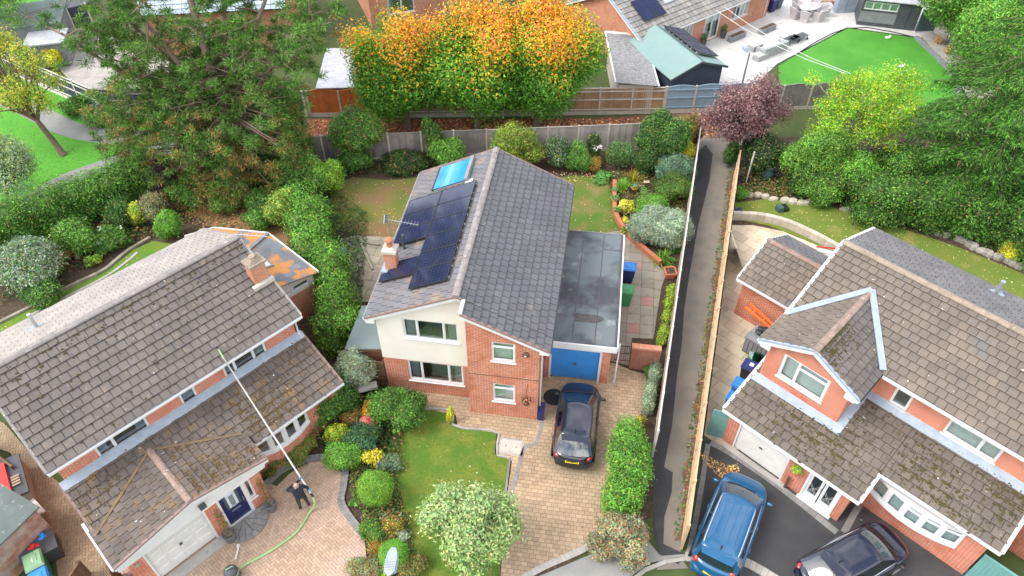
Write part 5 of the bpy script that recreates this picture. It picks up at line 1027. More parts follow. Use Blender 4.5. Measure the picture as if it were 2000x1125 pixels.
for a, b in ((.55, 3.9), (1.0, 4.25)): MB().hexa([(1.4 + a, b, ze(1.4 + a) + .002), (1.9 + a, b, ze(1.9 + a) + .002), (1.9 + a, b + .35, ze(1.9 + a) + .002), (1.4 + a, b + .35, ze(1.4 + a) + .002)], [(1.4 + a, b, ze(1.4 + a) + .012), (1.9 + a, b, ze(1.9 + a) + .012), (1.9 + a, b + .35, ze(1.9 + a) + .012), (1.4 + a, b + .35, ze(1.4 + a) + .012)]).build('felt_patch', 'mid_grey', erf)

# ---------------------------------------------------------------- house with the dormer (right)
H3P = ((11.01, 19.66, 0), -.79); F3 = frame(*H3P)
def W3(p): return F3 @ Vector(p)
h3 = empty('detached_house', 'brick house with gabled dormer and tan tiled roofs above an asphalt drive', 'house', *H3P)
W3d, hr3, he3, X3 = 6.70, 6.37, 4.85, 11.0; k3 = (hr3 - he3) / (W3d / 2 + .35); z3 = lambda y: hr3 - abs(y - W3d / 2) * k3
m = MB(); wall(m, (0, 0, 0), X_, FR, 0, X3, 0, z3(0) - .12, [(4.32, 4.95, 3.42, 4.28), (6.28, 8.1, 3.5, 4.27)]); wall(m, (0, W3d, 0), (0, -1, 0), (-1, 0, 0), 0, W3d - .25, 0, slope_top(W3d / 2, hr3 - .12, k3)); wall(m, (X3, .25, 0), Y_, X_, 0, W3d - .25, 0, slope_top(W3d / 2 - .25, hr3 - .12, k3)); wall(m, (X3 - .25, W3d, 0), (-1, 0, 0), Y_, 0, X3 - .5, 0, z3(0) - .12); m.build('upper_walls', 'brick_orange', h3)
window(h3, (4.32, 0, 3.42), X_, FR, .63, .86, (1,), back='dark_grey'); window(h3, (6.28, 0, 3.5), X_, FR, 1.82, .77, (2, 1), back='blind')
zl3 = lambda y: 3.30 + y * .285
m = MB(); wall(m, (0, -3.43, 0), X_, FR, .1, 5.18, 0, zl3(-3.43) - .1, [(.57, 2.77, -.01, 1.98), (3.6, 4.88, -.01, 2.02)]); wall(m, (5.18, -3.18, 0), Y_, X_, 0, 1.06, 0, 2.22); wall(m, (.1, -.25 + .25, 0), (0, -1, 0), (-1, 0, 0), 0, 3.18, 0, slope_top(0, 3.2, .285))
wall(m, (0, -2.12, 0), X_, FR, 5.18, 9.35, 0, zl3(-2.12) - .1, [(5.5, 8.6, 1.15, 2.2)]); wall(m, (9.35, -1.87, 0), Y_, X_, 0, 1.87, 0, slope_top(1.87, 3.2, .285)); m.build('lower_walls', 'brick_orange', h3)
g3 = MB().box(.63, 2.71, -3.36, -3.31, .03, 1.94).build('garage_door', 'white_paint', h3); rb = MB()
for i in range(15): rb.box(.66, 2.68, -3.372, -3.36, .10 + i * .118, .16 + i * .118)
rb.build('door_ribs', 'white_paint', g3); MB().box(1.55, 1.68, -3.40, -3.372, .95, 1.02).build('handle', 'dark_grey', g3)
for i in range(3): MB().box(.85 + i * .65, 1.25 + i * .65, -3.376, -3.36, 1.86, 1.90).build('vent_slot', 'dark_grey', g3)
f = MB(); f.box(.57, .63, -3.44, -3.3, 0, 1.98); f.box(2.71, 2.77, -3.44, -3.3, 0, 1.98); f.box(.63, 2.71, -3.44, -3.3, 1.94, 1.98); f.build('garage_door_frame', 'upvc', h3); MB().box(.3, 3.1, -3.68, -3.43, .0, .03).build('garage_threshold', 'concrete', h3)
dd = bpy.data.objects.new('porch_doors', None); link(dd, h3)
for i, (xa, xb) in enumerate(((3.68, 4.22), (4.26, 4.80))):
    fm = MB(); fm.box(xa, xa + .1, -3.40, -3.34, .05, 1.95); fm.box(xb - .1, xb, -3.40, -3.34, .05, 1.95); fm.box(xa + .1, xb - .1, -3.40, -3.34, .05, .42); fm.box(xa + .1, xb - .1, -3.40, -3.34, 1.85, 1.95)
    co = (xa, 1) if i == 0 else (xb, -1)
    for t in range(5):
        a0, a1 = math.pi / 2 * t / 5, math.pi / 2 * (t + 1) / 5; rx, rz_ = .38, .38; cx, cz_ = co[0] + co[1] * .44, 1.5
        fm.hexa([(cx - co[1] * rx * math.cos(a0), -3.40, cz_ + rz_ * math.sin(a0)), (co[0], -3.40, 1.9), (co[0], -3.34, 1.9), (cx - co[1] * rx * math.cos(a0), -3.34, cz_ + rz_ * math.sin(a0))], [(cx - co[1] * rx * math.cos(a1), -3.40, cz_ + rz_ * math.sin(a1)), (co[0] + co[1] * .02, -3.40, 1.92), (co[0] + co[1] * .02, -3.34, 1.92), (cx - co[1] * rx * math.cos(a1), -3.34, cz_ + rz_ * math.sin(a1))])
    fm.build('leaf', 'upvc', dd); MB().box(xa + .09, xb - .09, -3.375, -3.368, .40, 1.87).build('pane', 'glass', dd); lm = MB()
    for s_ in (-1, 1):
        for t in range(-6, 14):
            z_ = .42 + t * .11
            a_, b_ = (xa + .1, z_), (xb - .1, z_ + s_ * .55)
            if max(a_[1], b_[1]) < 1.1 and min(a_[1], b_[1]) > .41: lm.bar((a_[0], -3.382, a_[1]), (b_[0], -3.382, b_[1]), .006, .006)
    if lm.v: lm.build('lead_lattice', 'upvc', dd)
MB().tube([(4.2, -3.43, 1.0), (4.2, -3.43, 1.15)], .014, 6).build('handle', 'steel', dd); f = MB(); f.box(3.6, 3.68, -3.46, -3.3, 0, 2.02); f.box(4.8, 4.88, -3.46, -3.3, 0, 2.02); f.box(3.68, 4.8, -3.46, -3.3, 1.95, 2.02); f.box(3.55, 4.93, -3.6, -3.3, 0, .05); f.build('frame', 'upvc', dd); MB().box(3.7, 4.8, -2.6, -2.55, 0, 2.1).build('inner_screen', 'dark_grey', dd)
bow(h3, 5.42, 8.66, -2.12, 1.18, 2.10, 5, .34, back='blind', vents=(2, 3, 4))
# dormer
dx0, dx1, dy, dxc = .06, 3.34, -1.82, 1.70; kd = .50; zd = lambda x: 5.86 - abs(x - dxc) * kd
m = MB(); wall(m, (0, dy, 0), X_, FR, dx0, dx1, 2.6, slope_top(dxc, 5.78, kd), [(.69, 2.56, 3.39, 4.66)]); wall(m, (dx1, dy + .25, 0), Y_, X_, 0, 1.57, 2.6, 4.9); wall(m, (dx0, 0, 0), (0, -1, 0), (-1, 0, 0), 0, 1.57, 2.6, 4.9); m.build('dormer_walls', 'brick_orange', h3)
window(h3, (.69, dy, 3.39), X_, FR, 1.87, 1.27, (1, 2), (1,), back='blind', fr=.08)
rf = MB(); gable_deck(rf, -.25, X3 + .3, W3d / 2, -.35, W3d + .35, hr3, he3, he3)
for xa, xb, yb in ((-.13, 5.48, -3.73), (5.48, 9.65, -2.42)): rf.hexa([(xa, yb, zl3(yb) - .08), (xb, yb, zl3(yb) - .08), (xb, 0, zl3(0) - .08), (xa, 0, zl3(0) - .08)], [(xa, yb, zl3(yb)), (xb, yb, zl3(yb)), (xb, 0, zl3(0)), (xa, 0, zl3(0))])
yb_ = lambda z: W3d / 2 - (hr3 - z) / k3
for s in (-1, 1):
    xe = dxc + s * 1.98; rf.hexa([(dxc, -2.08, 5.78), (xe, -2.08, zd(xe) - .08), (xe, yb_(zd(xe)) + .3, zd(xe) - .08), (dxc, yb_(5.86) + .3, 5.78)], [(dxc, -2.08, 5.86), (xe, -2.08, zd(xe)), (xe, yb_(zd(xe)) + .3, zd(xe)), (dxc, yb_(5.86) + .3, 5.86)])
roof3 = rf.build('roof', 'deck', h3); T3 = Tiles(h3, roof3, .345, .34); c3 = 1 / math.sqrt(1 + k3 * k3)
dorm = lambda c: abs(c.x - dxc) < 1.95 and zd(c.x) > z3(c.y) + .08 and c.y < W3d / 2
T3.slope((-.27, -.38, he3 - .01), X_, (0, c3, k3 * c3), X3 + .5, (W3d / 2 + .38) / c3, 'tile_tan', keep=lambda c: not dorm(c)); T3.slope((X3 + .25, W3d + .38, he3 - .01), (-1, 0, 0), (0, -c3, k3 * c3), X3 + .5, (W3d / 2 + .38) / c3, 'tile_grey_fine')
c4 = 1 / math.sqrt(1 + .285 ** 2); T3.slope((-.15, -3.76, zl3(-3.76)), X_, (0, c4, .285 * c4), 5.63, 3.76 / c4, 'tile_tan_moss', keep=lambda c: not (dx0 + .1 < c.x < dx1 - .1 and c.y > dy + .15)); T3.slope((5.48, -2.45, zl3(-2.45)), X_, (0, c4, .285 * c4), 4.18, 2.45 / c4, 'tile_tan_moss')
c5 = 1 / math.sqrt(1 + kd * kd)
T3.slope((dxc + 2.0, -2.1, zd(dxc + 2.0)), Y_, (-c5, 0, kd * c5), 4.2, 2.0 / c5, 'tile_grey', keep=lambda c: c.y < yb_(c.z) + .12); T3.slope((dxc - 2.0, 2.1, zd(dxc - 2.0)), (0, -1, 0), (c5, 0, kd * c5), 4.2, 2.0 / c5, 'tile_tan', keep=lambda c: c.y < yb_(c.z) + .12)
T3.build()
moss(roof3, (-.15, -3.76, zl3(-3.76)), X_, (0, c4, .285 * c4), 5.6, 3.8, 520, 'moss', lambda a, b: max(0, .25 + .75 * math.sin(a * .9 - 1.2) * math.cos((b - 1.6) * .8)) ** 2)
moss(roof3, (5.48, -2.45, zl3(-2.45)), X_, (0, c4, .285 * c4), 4.15, 2.5, 520, 'moss', lambda a, b: (.15 + .85 * abs(math.sin(a * .7 + b))) ** 2 * (.3 + .7 * a / 4.15))
moss(roof3, (dxc + 2.0, -2.1, zd(dxc + 2.0)), Y_, (-c5, 0, kd * c5), 2.2, 2.2, 350, 'moss', lambda a, b: max(0, (b - 1.0) / 1.2) ** 2)
ridge_tiles(roof3, (-.27, W3d / 2, hr3 + .03), (X3 + .25, W3d / 2, hr3 + .03), 'ridge_buff', .16, .42); ridge_tiles(roof3, (dxc, -2.1, 5.89), (dxc, yb_(5.86) + .05, 5.89), 'ridge_clay', .14, .42)
for s in (-1, 1): MB().bar((dxc, yb_(5.86) - .02, 6.0), (dxc + s * 1.98, yb_(zd(dxc + 1.98)) - .02, zd(dxc + 1.98) + .13), .24, .05).build('valley', 'lead', roof3)
for s in (-1, 1): verge(h3, (dxc, -2.1, 5.89), (dxc + s * 2.02, -2.1, zd(dxc + 2.02) + .03), mat='lead', bh=.2)
for s in (-1, 1): MB().box(dxc + s * 1.70 - .2, dxc + s * 1.70 + .2, -2.1, -2.03, zd(dxc + 1.98) - .28, zd(dxc + 1.98) - .02).build('eave_box', 'upvc', h3); gutter(h3, (dxc + s * 2.02, -2.1, zd(dxc + 2.0) - .05), (dxc + s * 2.02, -.1, zd(dxc + 2.0) - .05), 'black_plastic' if s > 0 else 'upvc')
MB().hexa([(3.4, -.32, zl3(-.32) + .055), (9.6, -.32, zl3(-.32) + .055), (9.6, -.005, zl3(0) + .06), (3.4, -.005, zl3(0) + .06)], [(3.4, -.32, zl3(-.32) + .07), (9.6, -.32, zl3(-.32) + .07), (9.6, -.005, zl3(0) + .14), (3.4, -.005, zl3(0) + .14)]).build('lead_flashing', 'lead', h3)
MB().hexa([(-.1, dy - .32, zl3(dy - .32) + .055), (3.66, dy - .32, zl3(dy - .32) + .055), (3.66, dy - .003, zl3(dy) + .06), (-.1, dy - .003, zl3(dy) + .06)], [(-.1, dy - .32, zl3(dy - .32) + .07), (3.66, dy - .32, zl3(dy - .32) + .07), (3.66, dy - .003, zl3(dy) + .13), (-.1, dy - .003, zl3(dy) + .13)]).build('dormer_flashing', 'lead', h3)
MB().hexa([(3.345, dy - .003, zl3(dy) + .055), (3.66, dy - .003, zl3(dy) + .055), (3.66, 0, zl3(0) + .055), (3.345, 0, zl3(0) + .055)], [(3.345, dy - .003, zl3(dy) + .13), (3.66, dy - .003, zl3(dy) + .07), (3.66, 0, zl3(0) + .07), (3.345, 0, zl3(0) + .13)]).build('dormer_flashing', 'lead', h3)
for a, b in (((-.27, -.38, he3 + .03), (-.27, W3d / 2, hr3 + .03)), ((-.27, W3d / 2, hr3 + .03), (-.27, W3d + .38, he3 + .03)), ((-.15, -3.76, zl3(-3.76) + .03), (-.15, 0, zl3(0) + .03)), ((5.5, -3.76, zl3(-3.76) + .03), (5.5, -2.5, zl3(-2.5) + .03)), ((9.67, -2.45, zl3(-2.45) + .03), (9.67, 0, zl3(0) + .03))): verge(h3, a, b, w=.12, mat='white_paint', bh=.18)
gutter(h3, (3.7, -.42, he3 - .06), (X3, -.42, he3 - .06)); gutter(h3, (-.15, -3.79, zl3(-3.76) - .05), (5.52, -3.79, zl3(-3.76) - .05)); gutter(h3, (5.55, -2.48, zl3(-2.45) - .05), (9.67, -2.48, zl3(-2.45) - .05)); MB().box(.1, 5.2, -3.7, -3.45, zl3(-3.7) - .16, zl3(-3.7) - .12).build('soffit', 'upvc', h3); MB().box(5.55, 9.4, -2.44, -2.15, zl3(-2.4) - .22, zl3(-2.4) - .1).build('fascia', 'upvc', h3)
v3 = empty('flue_pipe', 'white flue pipe on the dark back slope of the dormer house', 'pipe', W3((5.05, 6.3, z3(6.3)))); MB().tube([(0, 0, -.1), (0, 0, .7)], .09, 10).build('pipe', 'alu', v3); MB().box(-.25, .25, -.2, .2, .04, .07).build('flashing', 'lead', v3)
# side extension of the dormer house
e3 = empty('side_extension', 'small brick side extension with its own pitched tan tiled roof', 'extension', *H3P); m = MB(); wall(m, (0, 3.0, 0), X_, FR, -3.57, -.05, 0, 2.4); wall(m, (-3.57, 6.5, 0), (0, -1, 0), (-1, 0, 0), 0, 3.25, 0, slope_top(1.75, 3.25, .48)); m.build('walls', 'brick_red', e3)
ke = .49; rf = MB(); gable_deck(rf, -3.75, -.02, 4.78, 2.72, 6.84, 3.42, 2.41, 2.41); er3 = rf.build('roof', 'deck', e3); T4 = Tiles(e3, er3, .345, .34); c6 = 1 / math.sqrt(1 + ke * ke); T4.slope((-3.77, 2.69, 2.40), X_, (0, c6, ke * c6), 3.72, 2.09 / c6, 'tile_tan'); T4.slope((-.05, 6.87, 2.40), (-1, 0, 0), (0, -c6, ke * c6), 3.72, 2.09 / c6, 'tile_grey_fine'); T4.build()
ridge_tiles(er3, (-3.77, 4.78, 3.45), (-.05, 4.78, 3.45), 'ridge_clay', .14, .42); gutter(e3, (-3.77, 2.65, 2.36), (-.05, 2.65, 2.36)); gutter(e3, (-3.77, 6.91, 2.36), (-.05, 6.91, 2.36))
for a, b in (((-3.77, 2.69, 2.43), (-3.77, 4.78, 3.45)), ((-3.77, 4.78, 3.45), (-3.77, 6.87, 2.43))): verge(e3, a, b, mat='white_paint')
# gates either side of the drive
tg = empty('side_gate', 'teal vertical board gate between the alley fence and the white garage', 'gate', (8.01, 17.45, 0.00), -.79); a = F3.inverted() @ Vector((8.01, 17.45, 0.00)); ln_ = (W3((.05, -3.4, 0)) - Vector((8.01, 17.45, 0.00))); tg.rotation_euler.z = math.atan2(ln_.y, ln_.x); L_ = ln_.length
for i in range(8): MB().box(.01 + i * L_ / 8, (i + 1) * L_ / 8 - .004, -.02, .02, .05, 1.75).build('board', 'teal_gate', tg)
MB().box(0, L_, .02, .06, .3, .4).build('ledge', 'teal_gate', tg); MB().box(0, L_, .02, .06, 1.4, 1.5).build('ledge', 'teal_gate', tg)
tg2 = empty('side_gate', 'teal ribbed gate at the right end of the dormer house', 'gate', W3((9.4, -2.2, 0)), -.79)
for i in range(22): MB().box(.01 + i * .13, .136 + i * .13, -.015, .02 + (.008 if i % 2 else 0), .05, 1.7).build('board', 'teal_gate', tg2)
MB().box(0, 2.9, -.04, .04, 1.7, 1.76).build('capping', 'teal_gate', tg2)
# ---------------------------------------------------------------- fences
fA = [(-13.0, 36.45), (-9.1, 36.75), (-5.3, 37.0), (-1.5, 37.25), (2.4, 37.55), (6.2, 37.85), (11.2, 38.15)]
fence('panel_fence', 'weathered grey board fence along the back of the middle gardens, left half', fA[0], fA[3], 6, 1.85, 'fence_grey', cap=True)
fence('panel_fence', 'weathered pale grey board fence along the back of the middle gardens, right half', fA[3], fA[6], 7, 1.85, 'fence_silver', cap=True)
fence('panel_fence', 'pale capped fence along the left side of the alley path', (Bx(37.9), 37.9), (Bx(16.4), 16.4), 12, 1.8, 'fence_tan', 'post_pale', 'post_pale', cap=True, rail='post_pale')
fence('panel_fence', 'tan timber fence along the right side of the alley path', (Cx(35.2), 35.2), (Cx(12.5), 12.5), 13, 1.75, 'fence_tan', 'fence_tan', 'post_pale', style='rails', rail='fence_tan', side=-1)
fence('panel_fence', 'orange arched panel fence left of the autumn trees', (-12.9, 41.55), (-6.9, 41.55), 3, 1.85, 'fence_orange', 'concrete_post', 'concrete_post', arch=.16, gh=.32)
fence('panel_fence', 'brown fence with pale rails behind the autumn trees', (-6.8, 41.56), (9.7, 41.95), 8, 1.9, 'fence_brown', 'concrete_post', 'concrete_post', style='rails', rail='post_pale', side=-1)
fence('panel_fence', 'pale blue arched fence beside the green roofed summerhouse', (9.8, 41.98), (15.4, 42.3), 3, 1.9, 'fence_blue', 'concrete_post', 'concrete_post', style='rails', rail='fence_blue', side=-1, arch=.12, gh=.3)
fence('panel_fence', 'weathered fence half hidden behind the purple leaved tree', (15.5, 42.3), (21.0, 42.6), 3, 1.75, 'fence_grey', 'concrete_post', 'concrete_post', arch=.12)
fence('panel_fence', 'navy panel fence with white posts beside the park path', (-35.0, 47.2), (-26.5, 41.9), 5, 1.8, 'fence_navy', 'fence_white', 'fence_white', style='rails', rail='fence_white', side=-1)
fence('panel_fence', 'navy panel fence with white posts half hidden below the pine', (-26.4, 41.85), (-13.2, 41.6), 7, 1.8, 'fence_navy', 'fence_white', 'fence_white', style='rails', rail='mid_grey', side=-1)
fence('panel_fence', 'navy fence with white posts behind the orange chair', (-34.92, 51.56, 0.90)[:2], (-31.92, 54.24, 0.90)[:2], 3, 1.8, 'fence_navy', 'fence_white', 'fence_white')
fence('panel_fence', 'white fence panels beside the gravel bed of the turf garden', (31.83, 53.41, 0.00)[:2], (33.35, 48.99, 0.00)[:2], 4, 1.8, 'fence_white', 'post_pale', 'post_pale')
fence('panel_fence', 'brown board fence beside the bins at the lower left corner', (-15.40, 10.29, 0.00)[:2], (-15.08, 11.52, 0.00)[:2], 1, 1.0, 'wood_brown', 'wood_brown', 'wood_brown', gh=0)
fence('panel_fence', 'old brown fence behind the hot tub at the left edge', (-21.43, 16.66, 0.00)[:2], (-19.15, 15.26, 0.00)[:2], 2, 1.1, 'wood_brown', 'wood_brown', 'wood_brown', gh=0)

# ---------------------------------------------------------------- bungalow and garden at the top right
BP = ((8.75, 47.45, 0), .66); FB = frame(*BP)
def WB(p): return FB @ Vector(p)
bu = empty('bungalow', 'red brick bungalow with pale tiled roof behind the green summerhouse', 'house', *BP)
kb = .52; hb_, wb = 2.5, 7.0; zb = lambda y: hb_ + .05 + (wb / 2 - abs(y - wb / 2)) * kb
m = MB(); wall(m, (0, 0, 0), X_, FR, 0, 14, 0, hb_, [(3.6, 5.4, 1.0, 2.1), (6.6, 8.3, 0.05, 2.1), (9.6, 11.5, .9, 2.1)]); wall(m, (0, wb, 0), (0, -1, 0), (-1, 0, 0), 0, wb - .25, 0, slope_top(wb / 2, zb(wb / 2) - .1, kb), [(4.2, 4.75, .4, 2.0)]); wall(m, (13.75, wb, 0), (-1, 0, 0), Y_, 0, 13.5, 0, hb_); wall(m, (14, .25, 0), Y_, X_, 0, wb - .25, 0, slope_top(wb / 2 - .25, zb(wb / 2) - .1, kb)); m.build('walls', 'brick_pink', bu)
window(bu, (3.6, 0, 1.0), X_, FR, 1.8, 1.1, (1, 1, 1, 1), curtains=[(.05, .3, 'curtain')]); window(bu, (6.6, 0, .05), X_, FR, 1.7, 2.05, (1, 1), curtains=[(.05, .7, 'curtain'), (.95, 1.6, 'curtain')], name='patio_door', sill=False, fr=.1); window(bu, (9.6, 0, .9), X_, FR, 1.9, 1.2, (1, 1, 1, 1), curtains=[(.05, .7, 'curtain'), (1.2, 1.8, 'curtain')]); window(bu, (0, wb - 4.2, .4), (0, -1, 0), (-1, 0, 0), .55, 1.6, (1,), back='dark_grey', name='side_door', sill=False)
rf = MB(); gable_deck(rf, -.3, 14.3, wb / 2, -.4, wb + .4, zb(wb / 2) + .1, hb_ - .1, hb_ - .1); rfb = rf.build('roof', 'deck', bu); TB = Tiles(bu, rfb, .42, .40); cb = 1 / math.sqrt(1 + ((zb(wb / 2) + .2 - hb_) / (wb / 2 + .4)) ** 2); kk = (zb(wb / 2) + .2 - hb_) / (wb / 2 + .4)
pm('tile_pale', (.27, .255, .235), (.20, .195, .19), .8, 1, .3, 50, rnd=.15, spots=[((.14, .13, .12), 5, .6, .75)])
TB.slope((-.32, -.43, hb_ - .11), X_, (0, cb, kk * cb), 14.6, (wb / 2 + .43) / cb, 'tile_pale', stag=0); TB.slope((14.28, wb + .43, hb_ - .11), (-1, 0, 0), (0, -cb, kk * cb), 14.6, (wb / 2 + .43) / cb, 'tile_pale', stag=0); TB.build(120)
for a, b in (((-.32, -.43, hb_ - .08), (-.32, wb / 2, zb(wb / 2) + .14)), ((-.32, wb / 2, zb(wb / 2) + .14), (-.32, wb + .43, hb_ - .08))): verge(bu, a, b, w=.14, mat='lead', bh=.2)
gutter(bu, (-.3, -.47, hb_ - .14), (14.3, -.47, hb_ - .14)); ridge_tiles(rfb, (-.3, wb / 2, zb(wb / 2) + .13), (14.3, wb / 2, zb(wb / 2) + .13), 'ridge_grey', .15, .5); downpipe(bu, (13.6, -.06), 0, 2.4)
slp = Matrix((X_, Vector((0, cb, kk * cb)), X_.cross(Vector((0, cb, kk * cb))))).transposed().to_4x4()
def on_b(x, t, h): return Vector((x, -.43, hb_ - .11)) + Vector((0, cb, kk * cb)) * t + X_.cross(Vector((0, cb, kk * cb))) * h
for i, lab in enumerate(('left one of two solar panels on the bungalow roof', 'right one of two solar panels on the bungalow roof')):
    q = copy_tree(proto); q['label'] = lab; q['group'] = 'solar panels on the bungalow roof'; mm = slp.copy(); mm.translation = on_b(1.35 + i * 1.06, 2.15, .16); q.matrix_world = FB @ mm
for i, x in enumerate((3.9, 6.0)):
    q = empty('roof_window', ('roof window nearer the solar panels' if i == 0 else 'roof window farther along') + ' on the bungalow', 'roof window'); mm = slp.copy(); mm.translation = on_b(x, 2.6, .05); q.matrix_world = FB @ mm
    MB().box(-.45, .45, -.6, .6, 0, .08).build('frame', 'lead', q); MB().box(-.36, .36, -.5, .5, .075, .09).build('pane', 'roof_glass', q)
# corrugated garage, green summerhouse
gp = empty('old_garage', 'old concrete garage with grey corrugated roof beside the green summerhouse', 'garage', (6.55, 41.75, 0), .50 - .0)
gp.rotation_euler.z = math.atan2(48.03 - 41.43, 6.46 - 6.5) - math.pi / 2
MB().box(.15, 2.35, .15, 6.3, 0, 2.1).build('walls', 'conc_wall', gp); cr_ = MB(); nn3 = 40
for i in range(nn3):
    ya, yb2 = -.1 + 6.7 * i / nn3, -.1 + 6.7 * (i + 1) / nn3; za, zb2 = .02 * (i % 2), .02 * ((i + 1) % 2)
    cr_.hexa([(-.1, ya, 2.38 + za), (2.6, ya, 2.12 + za), (2.6, yb2, 2.12 + zb2), (-.1, yb2, 2.38 + zb2)], [(-.1, ya, 2.42 + za), (2.6, ya, 2.16 + za), (2.6, yb2, 2.16 + zb2), (-.1, yb2, 2.42 + zb2)])
cr_.build('roof', 'asbestos', gp); MB().bar((-.12, -.12, 2.42), (-.12, 6.65, 2.42), .1, .1).build('verge', 'white_paint', gp); MB().bar((2.62, -.12, 2.14), (2.62, 6.65, 2.14), .1, .1).build('verge', 'white_paint', gp); MB().bar((-.12, 6.62, 2.42), (2.6, 6.62, 2.18), .3, .08).build('end_capping', 'white_paint', gp)
SP = ((9.9, 41.9, 0), .0); a0, a1, a2 = Vector((9.89, 42.45, 0)), Vector((14.0, 44.0, 0)), Vector((7.5, 46.8, 0)); rz = math.atan2((a1 - a0).y, (a1 - a0).x)
su = empty('summerhouse', 'navy timber summerhouse with pale green felt roof and solar panels', 'summerhouse', (9.95, 42.5, 0), rz + .06); sw, sd_ = 4.3, 5.3
m = MB(); wall(m, (0, 0, 0), X_, FR, .25, sw - .25, 0, slope_top(sw / 2, 2.85, .36), t=.1); wall(m, (.25, sd_ - .2, 0), (0, -1, 0), (-1, 0, 0), 0, sd_ - .3, 0, 2.15, t=.1); wall(m, (sw - .25, .1, 0), Y_, X_, 0, sd_ - .3, 0, 2.15, t=.1); wall(m, (sw - .25, sd_ - .1, 0), (-1, 0, 0), Y_, 0, sw - .5, 0, slope_top(sw / 2 - .25, 2.85, .36), t=.1); m.build('walls', 'fence_navy', su)
rf = MB()
for xe in (0, sw): rf.hexa([(sw / 2, -.2, 2.90), (xe, -.2, 2.14), (xe, sd_ + .1, 2.14), (sw / 2, sd_ + .1, 2.90)], [(sw / 2, -.2, 2.96), (xe, -.2, 2.20), (xe, sd_ + .1, 2.20), (sw / 2, sd_ + .1, 2.96)])
srf = rf.build('roof', 'felt_green', su); MB().bar((sw / 2 + .25, -.15, 2.90), (sw / 2 + .25, sd_, 2.90), .05, .02).build('felt_edge', 'dark_grey', srf)
for xe in (0, sw): MB().bar((sw / 2, -.22, 2.93), (xe, -.22, 2.17), .05, .14).build('bargeboard', 'dark_grey', su)
for i, lab in enumerate(('nearest', 'second', 'third', 'farthest')):
    q = copy_tree(proto); q['label'] = '%s of the four solar panels on the green summerhouse roof' % lab; q['group'] = 'solar panels on the summerhouse'; c_ = 1 / math.sqrt(1 + .354 ** 2); sd2 = Vector((c_, 0, -.354 * c_)); mm = Matrix((Vector((0, 1, 0)), -sd2, Vector((0, 1, 0)).cross(-sd2))).transposed().to_4x4(); mm.translation = Vector((sw / 2, 1.35 + i * 1.06, 2.96)) + sd2 * 1.35 + Vector((0, 0, .18)); q.matrix_world = frame((9.95, 42.5, 0), rz + .06) @ mm
# dark shed, green screen
sh = empty('garden_shed', 'dark grey garden shed with curtained windows beside the artificial lawn', 'shed', (26.41, 54.60, 0.00), 0); e1, e2 = Vector((26.41, 54.60, 0.00)), Vector((30.27, 53.58, 0.00)); sh.rotation_euler.z = math.atan2((e2 - e1).y, (e2 - e1).x); L_ = (e2 - e1).length
m = MB(); wall(m, (0, 0, 0), X_, FR, 0, L_, 0, 2.0, [(.15, 2.55, 1.25, 1.85)], t=.08); wall(m, (0, 2.4, 0), (0, -1, 0), (-1, 0, 0), 0, 2.3, 0, 2.2, t=.08); wall(m, (L_, .08, 0), Y_, X_, 0, 2.3, 0, 2.2, t=.08); m.build('walls', 'dark_grey', sh); MB().hexa([(-.15, -.2, 2.02), (L_ + .15, -.2, 2.02), (L_ + .15, 2.5, 2.35), (-.15, 2.5, 2.35)], [(-.15, -.2, 2.08), (L_ + .15, -.2, 2.08), (L_ + .15, 2.5, 2.41), (-.15, 2.5, 2.41)]).build('roof', 'roof_pale', sh)
window(sh, (.15, 0, 1.25), X_, FR, 2.4, .6, (1, 1, 1, 1), back='curtain', sill=False, fr=.05)
for i in range(2): MB().box(2.75 + i * .72, 3.42 + i * .72, -.03, 0, .05, 1.9).build('door', 'dark_grey', sh)
MB().box(.02, 2.6, -.015, -.003, .3, 1.1).build('lattice', 'mid_grey', sh)
gs = single('artificial_hedge_screen', MB().box(0, 2.2, -.04, .04, .1, 1.8), 'composter', 'dark green leafy privacy screen beside the dark shed', 'screen', (30.37, 53.24, 0.00), 0); e1, e2 = Vector((30.37, 53.24, 0.00)), Vector((31.91, 53.41, 0.00)); gs.rotation_euler.z = math.atan2((e2 - e1).y, (e2 - e1).x)
# pale roofs and houses at the top, partly behind the trees
rp_ = empty('outbuilding', 'white corrugated roofed outbuilding left of the autumn trees', 'outbuilding', ((-12.23, 41.39, 2.10)[0], (-12.23, 41.39, 2.10)[1], 0), .05); MB().box(.1, 2.8, .3, 5.2, 0, 2.0).build('walls', 'brick_pink', rp_); cc = MB()
for i in range(26): cc.hexa([(0, .1 + i * .2, 2.05 + .02 * (i % 2)), (3.0, .1 + i * .2, 2.05 + .02 * (i % 2)), (3.0, .3 + i * .2, 2.05 + .02 * ((i + 1) % 2)), (0, .3 + i * .2, 2.05 + .02 * ((i + 1) % 2))], [(0, .1 + i * .2, 2.10 + .02 * (i % 2)), (3.0, .1 + i * .2, 2.10 + .02 * (i % 2)), (3.0, .3 + i * .2, 2.10 + .02 * ((i + 1) % 2)), (0, .3 + i * .2, 2.10 + .02 * ((i + 1) % 2))])
cc.build('roof', 'roof_pale', rp_)
hb2 = empty('brick_house', 'brick house with white framed window behind the autumn trees', 'house', (-10.6, 53.8, 0), .35); m = MB(); wall(m, (0, 0, 0), X_, FR, 0, 9, 0, 4.6, [(1.6, 3.2, 2.9, 4.0), (5.5, 7.2, 2.9, 4.0), (1.4, 3.4, .9, 2.1)]); wall(m, (0, 7, 0), (0, -1, 0), (-1, 0, 0), 0, 6.75, 0, slope_top(3.5, 6.4, .5)); m.build('walls', 'brick_pink', hb2)
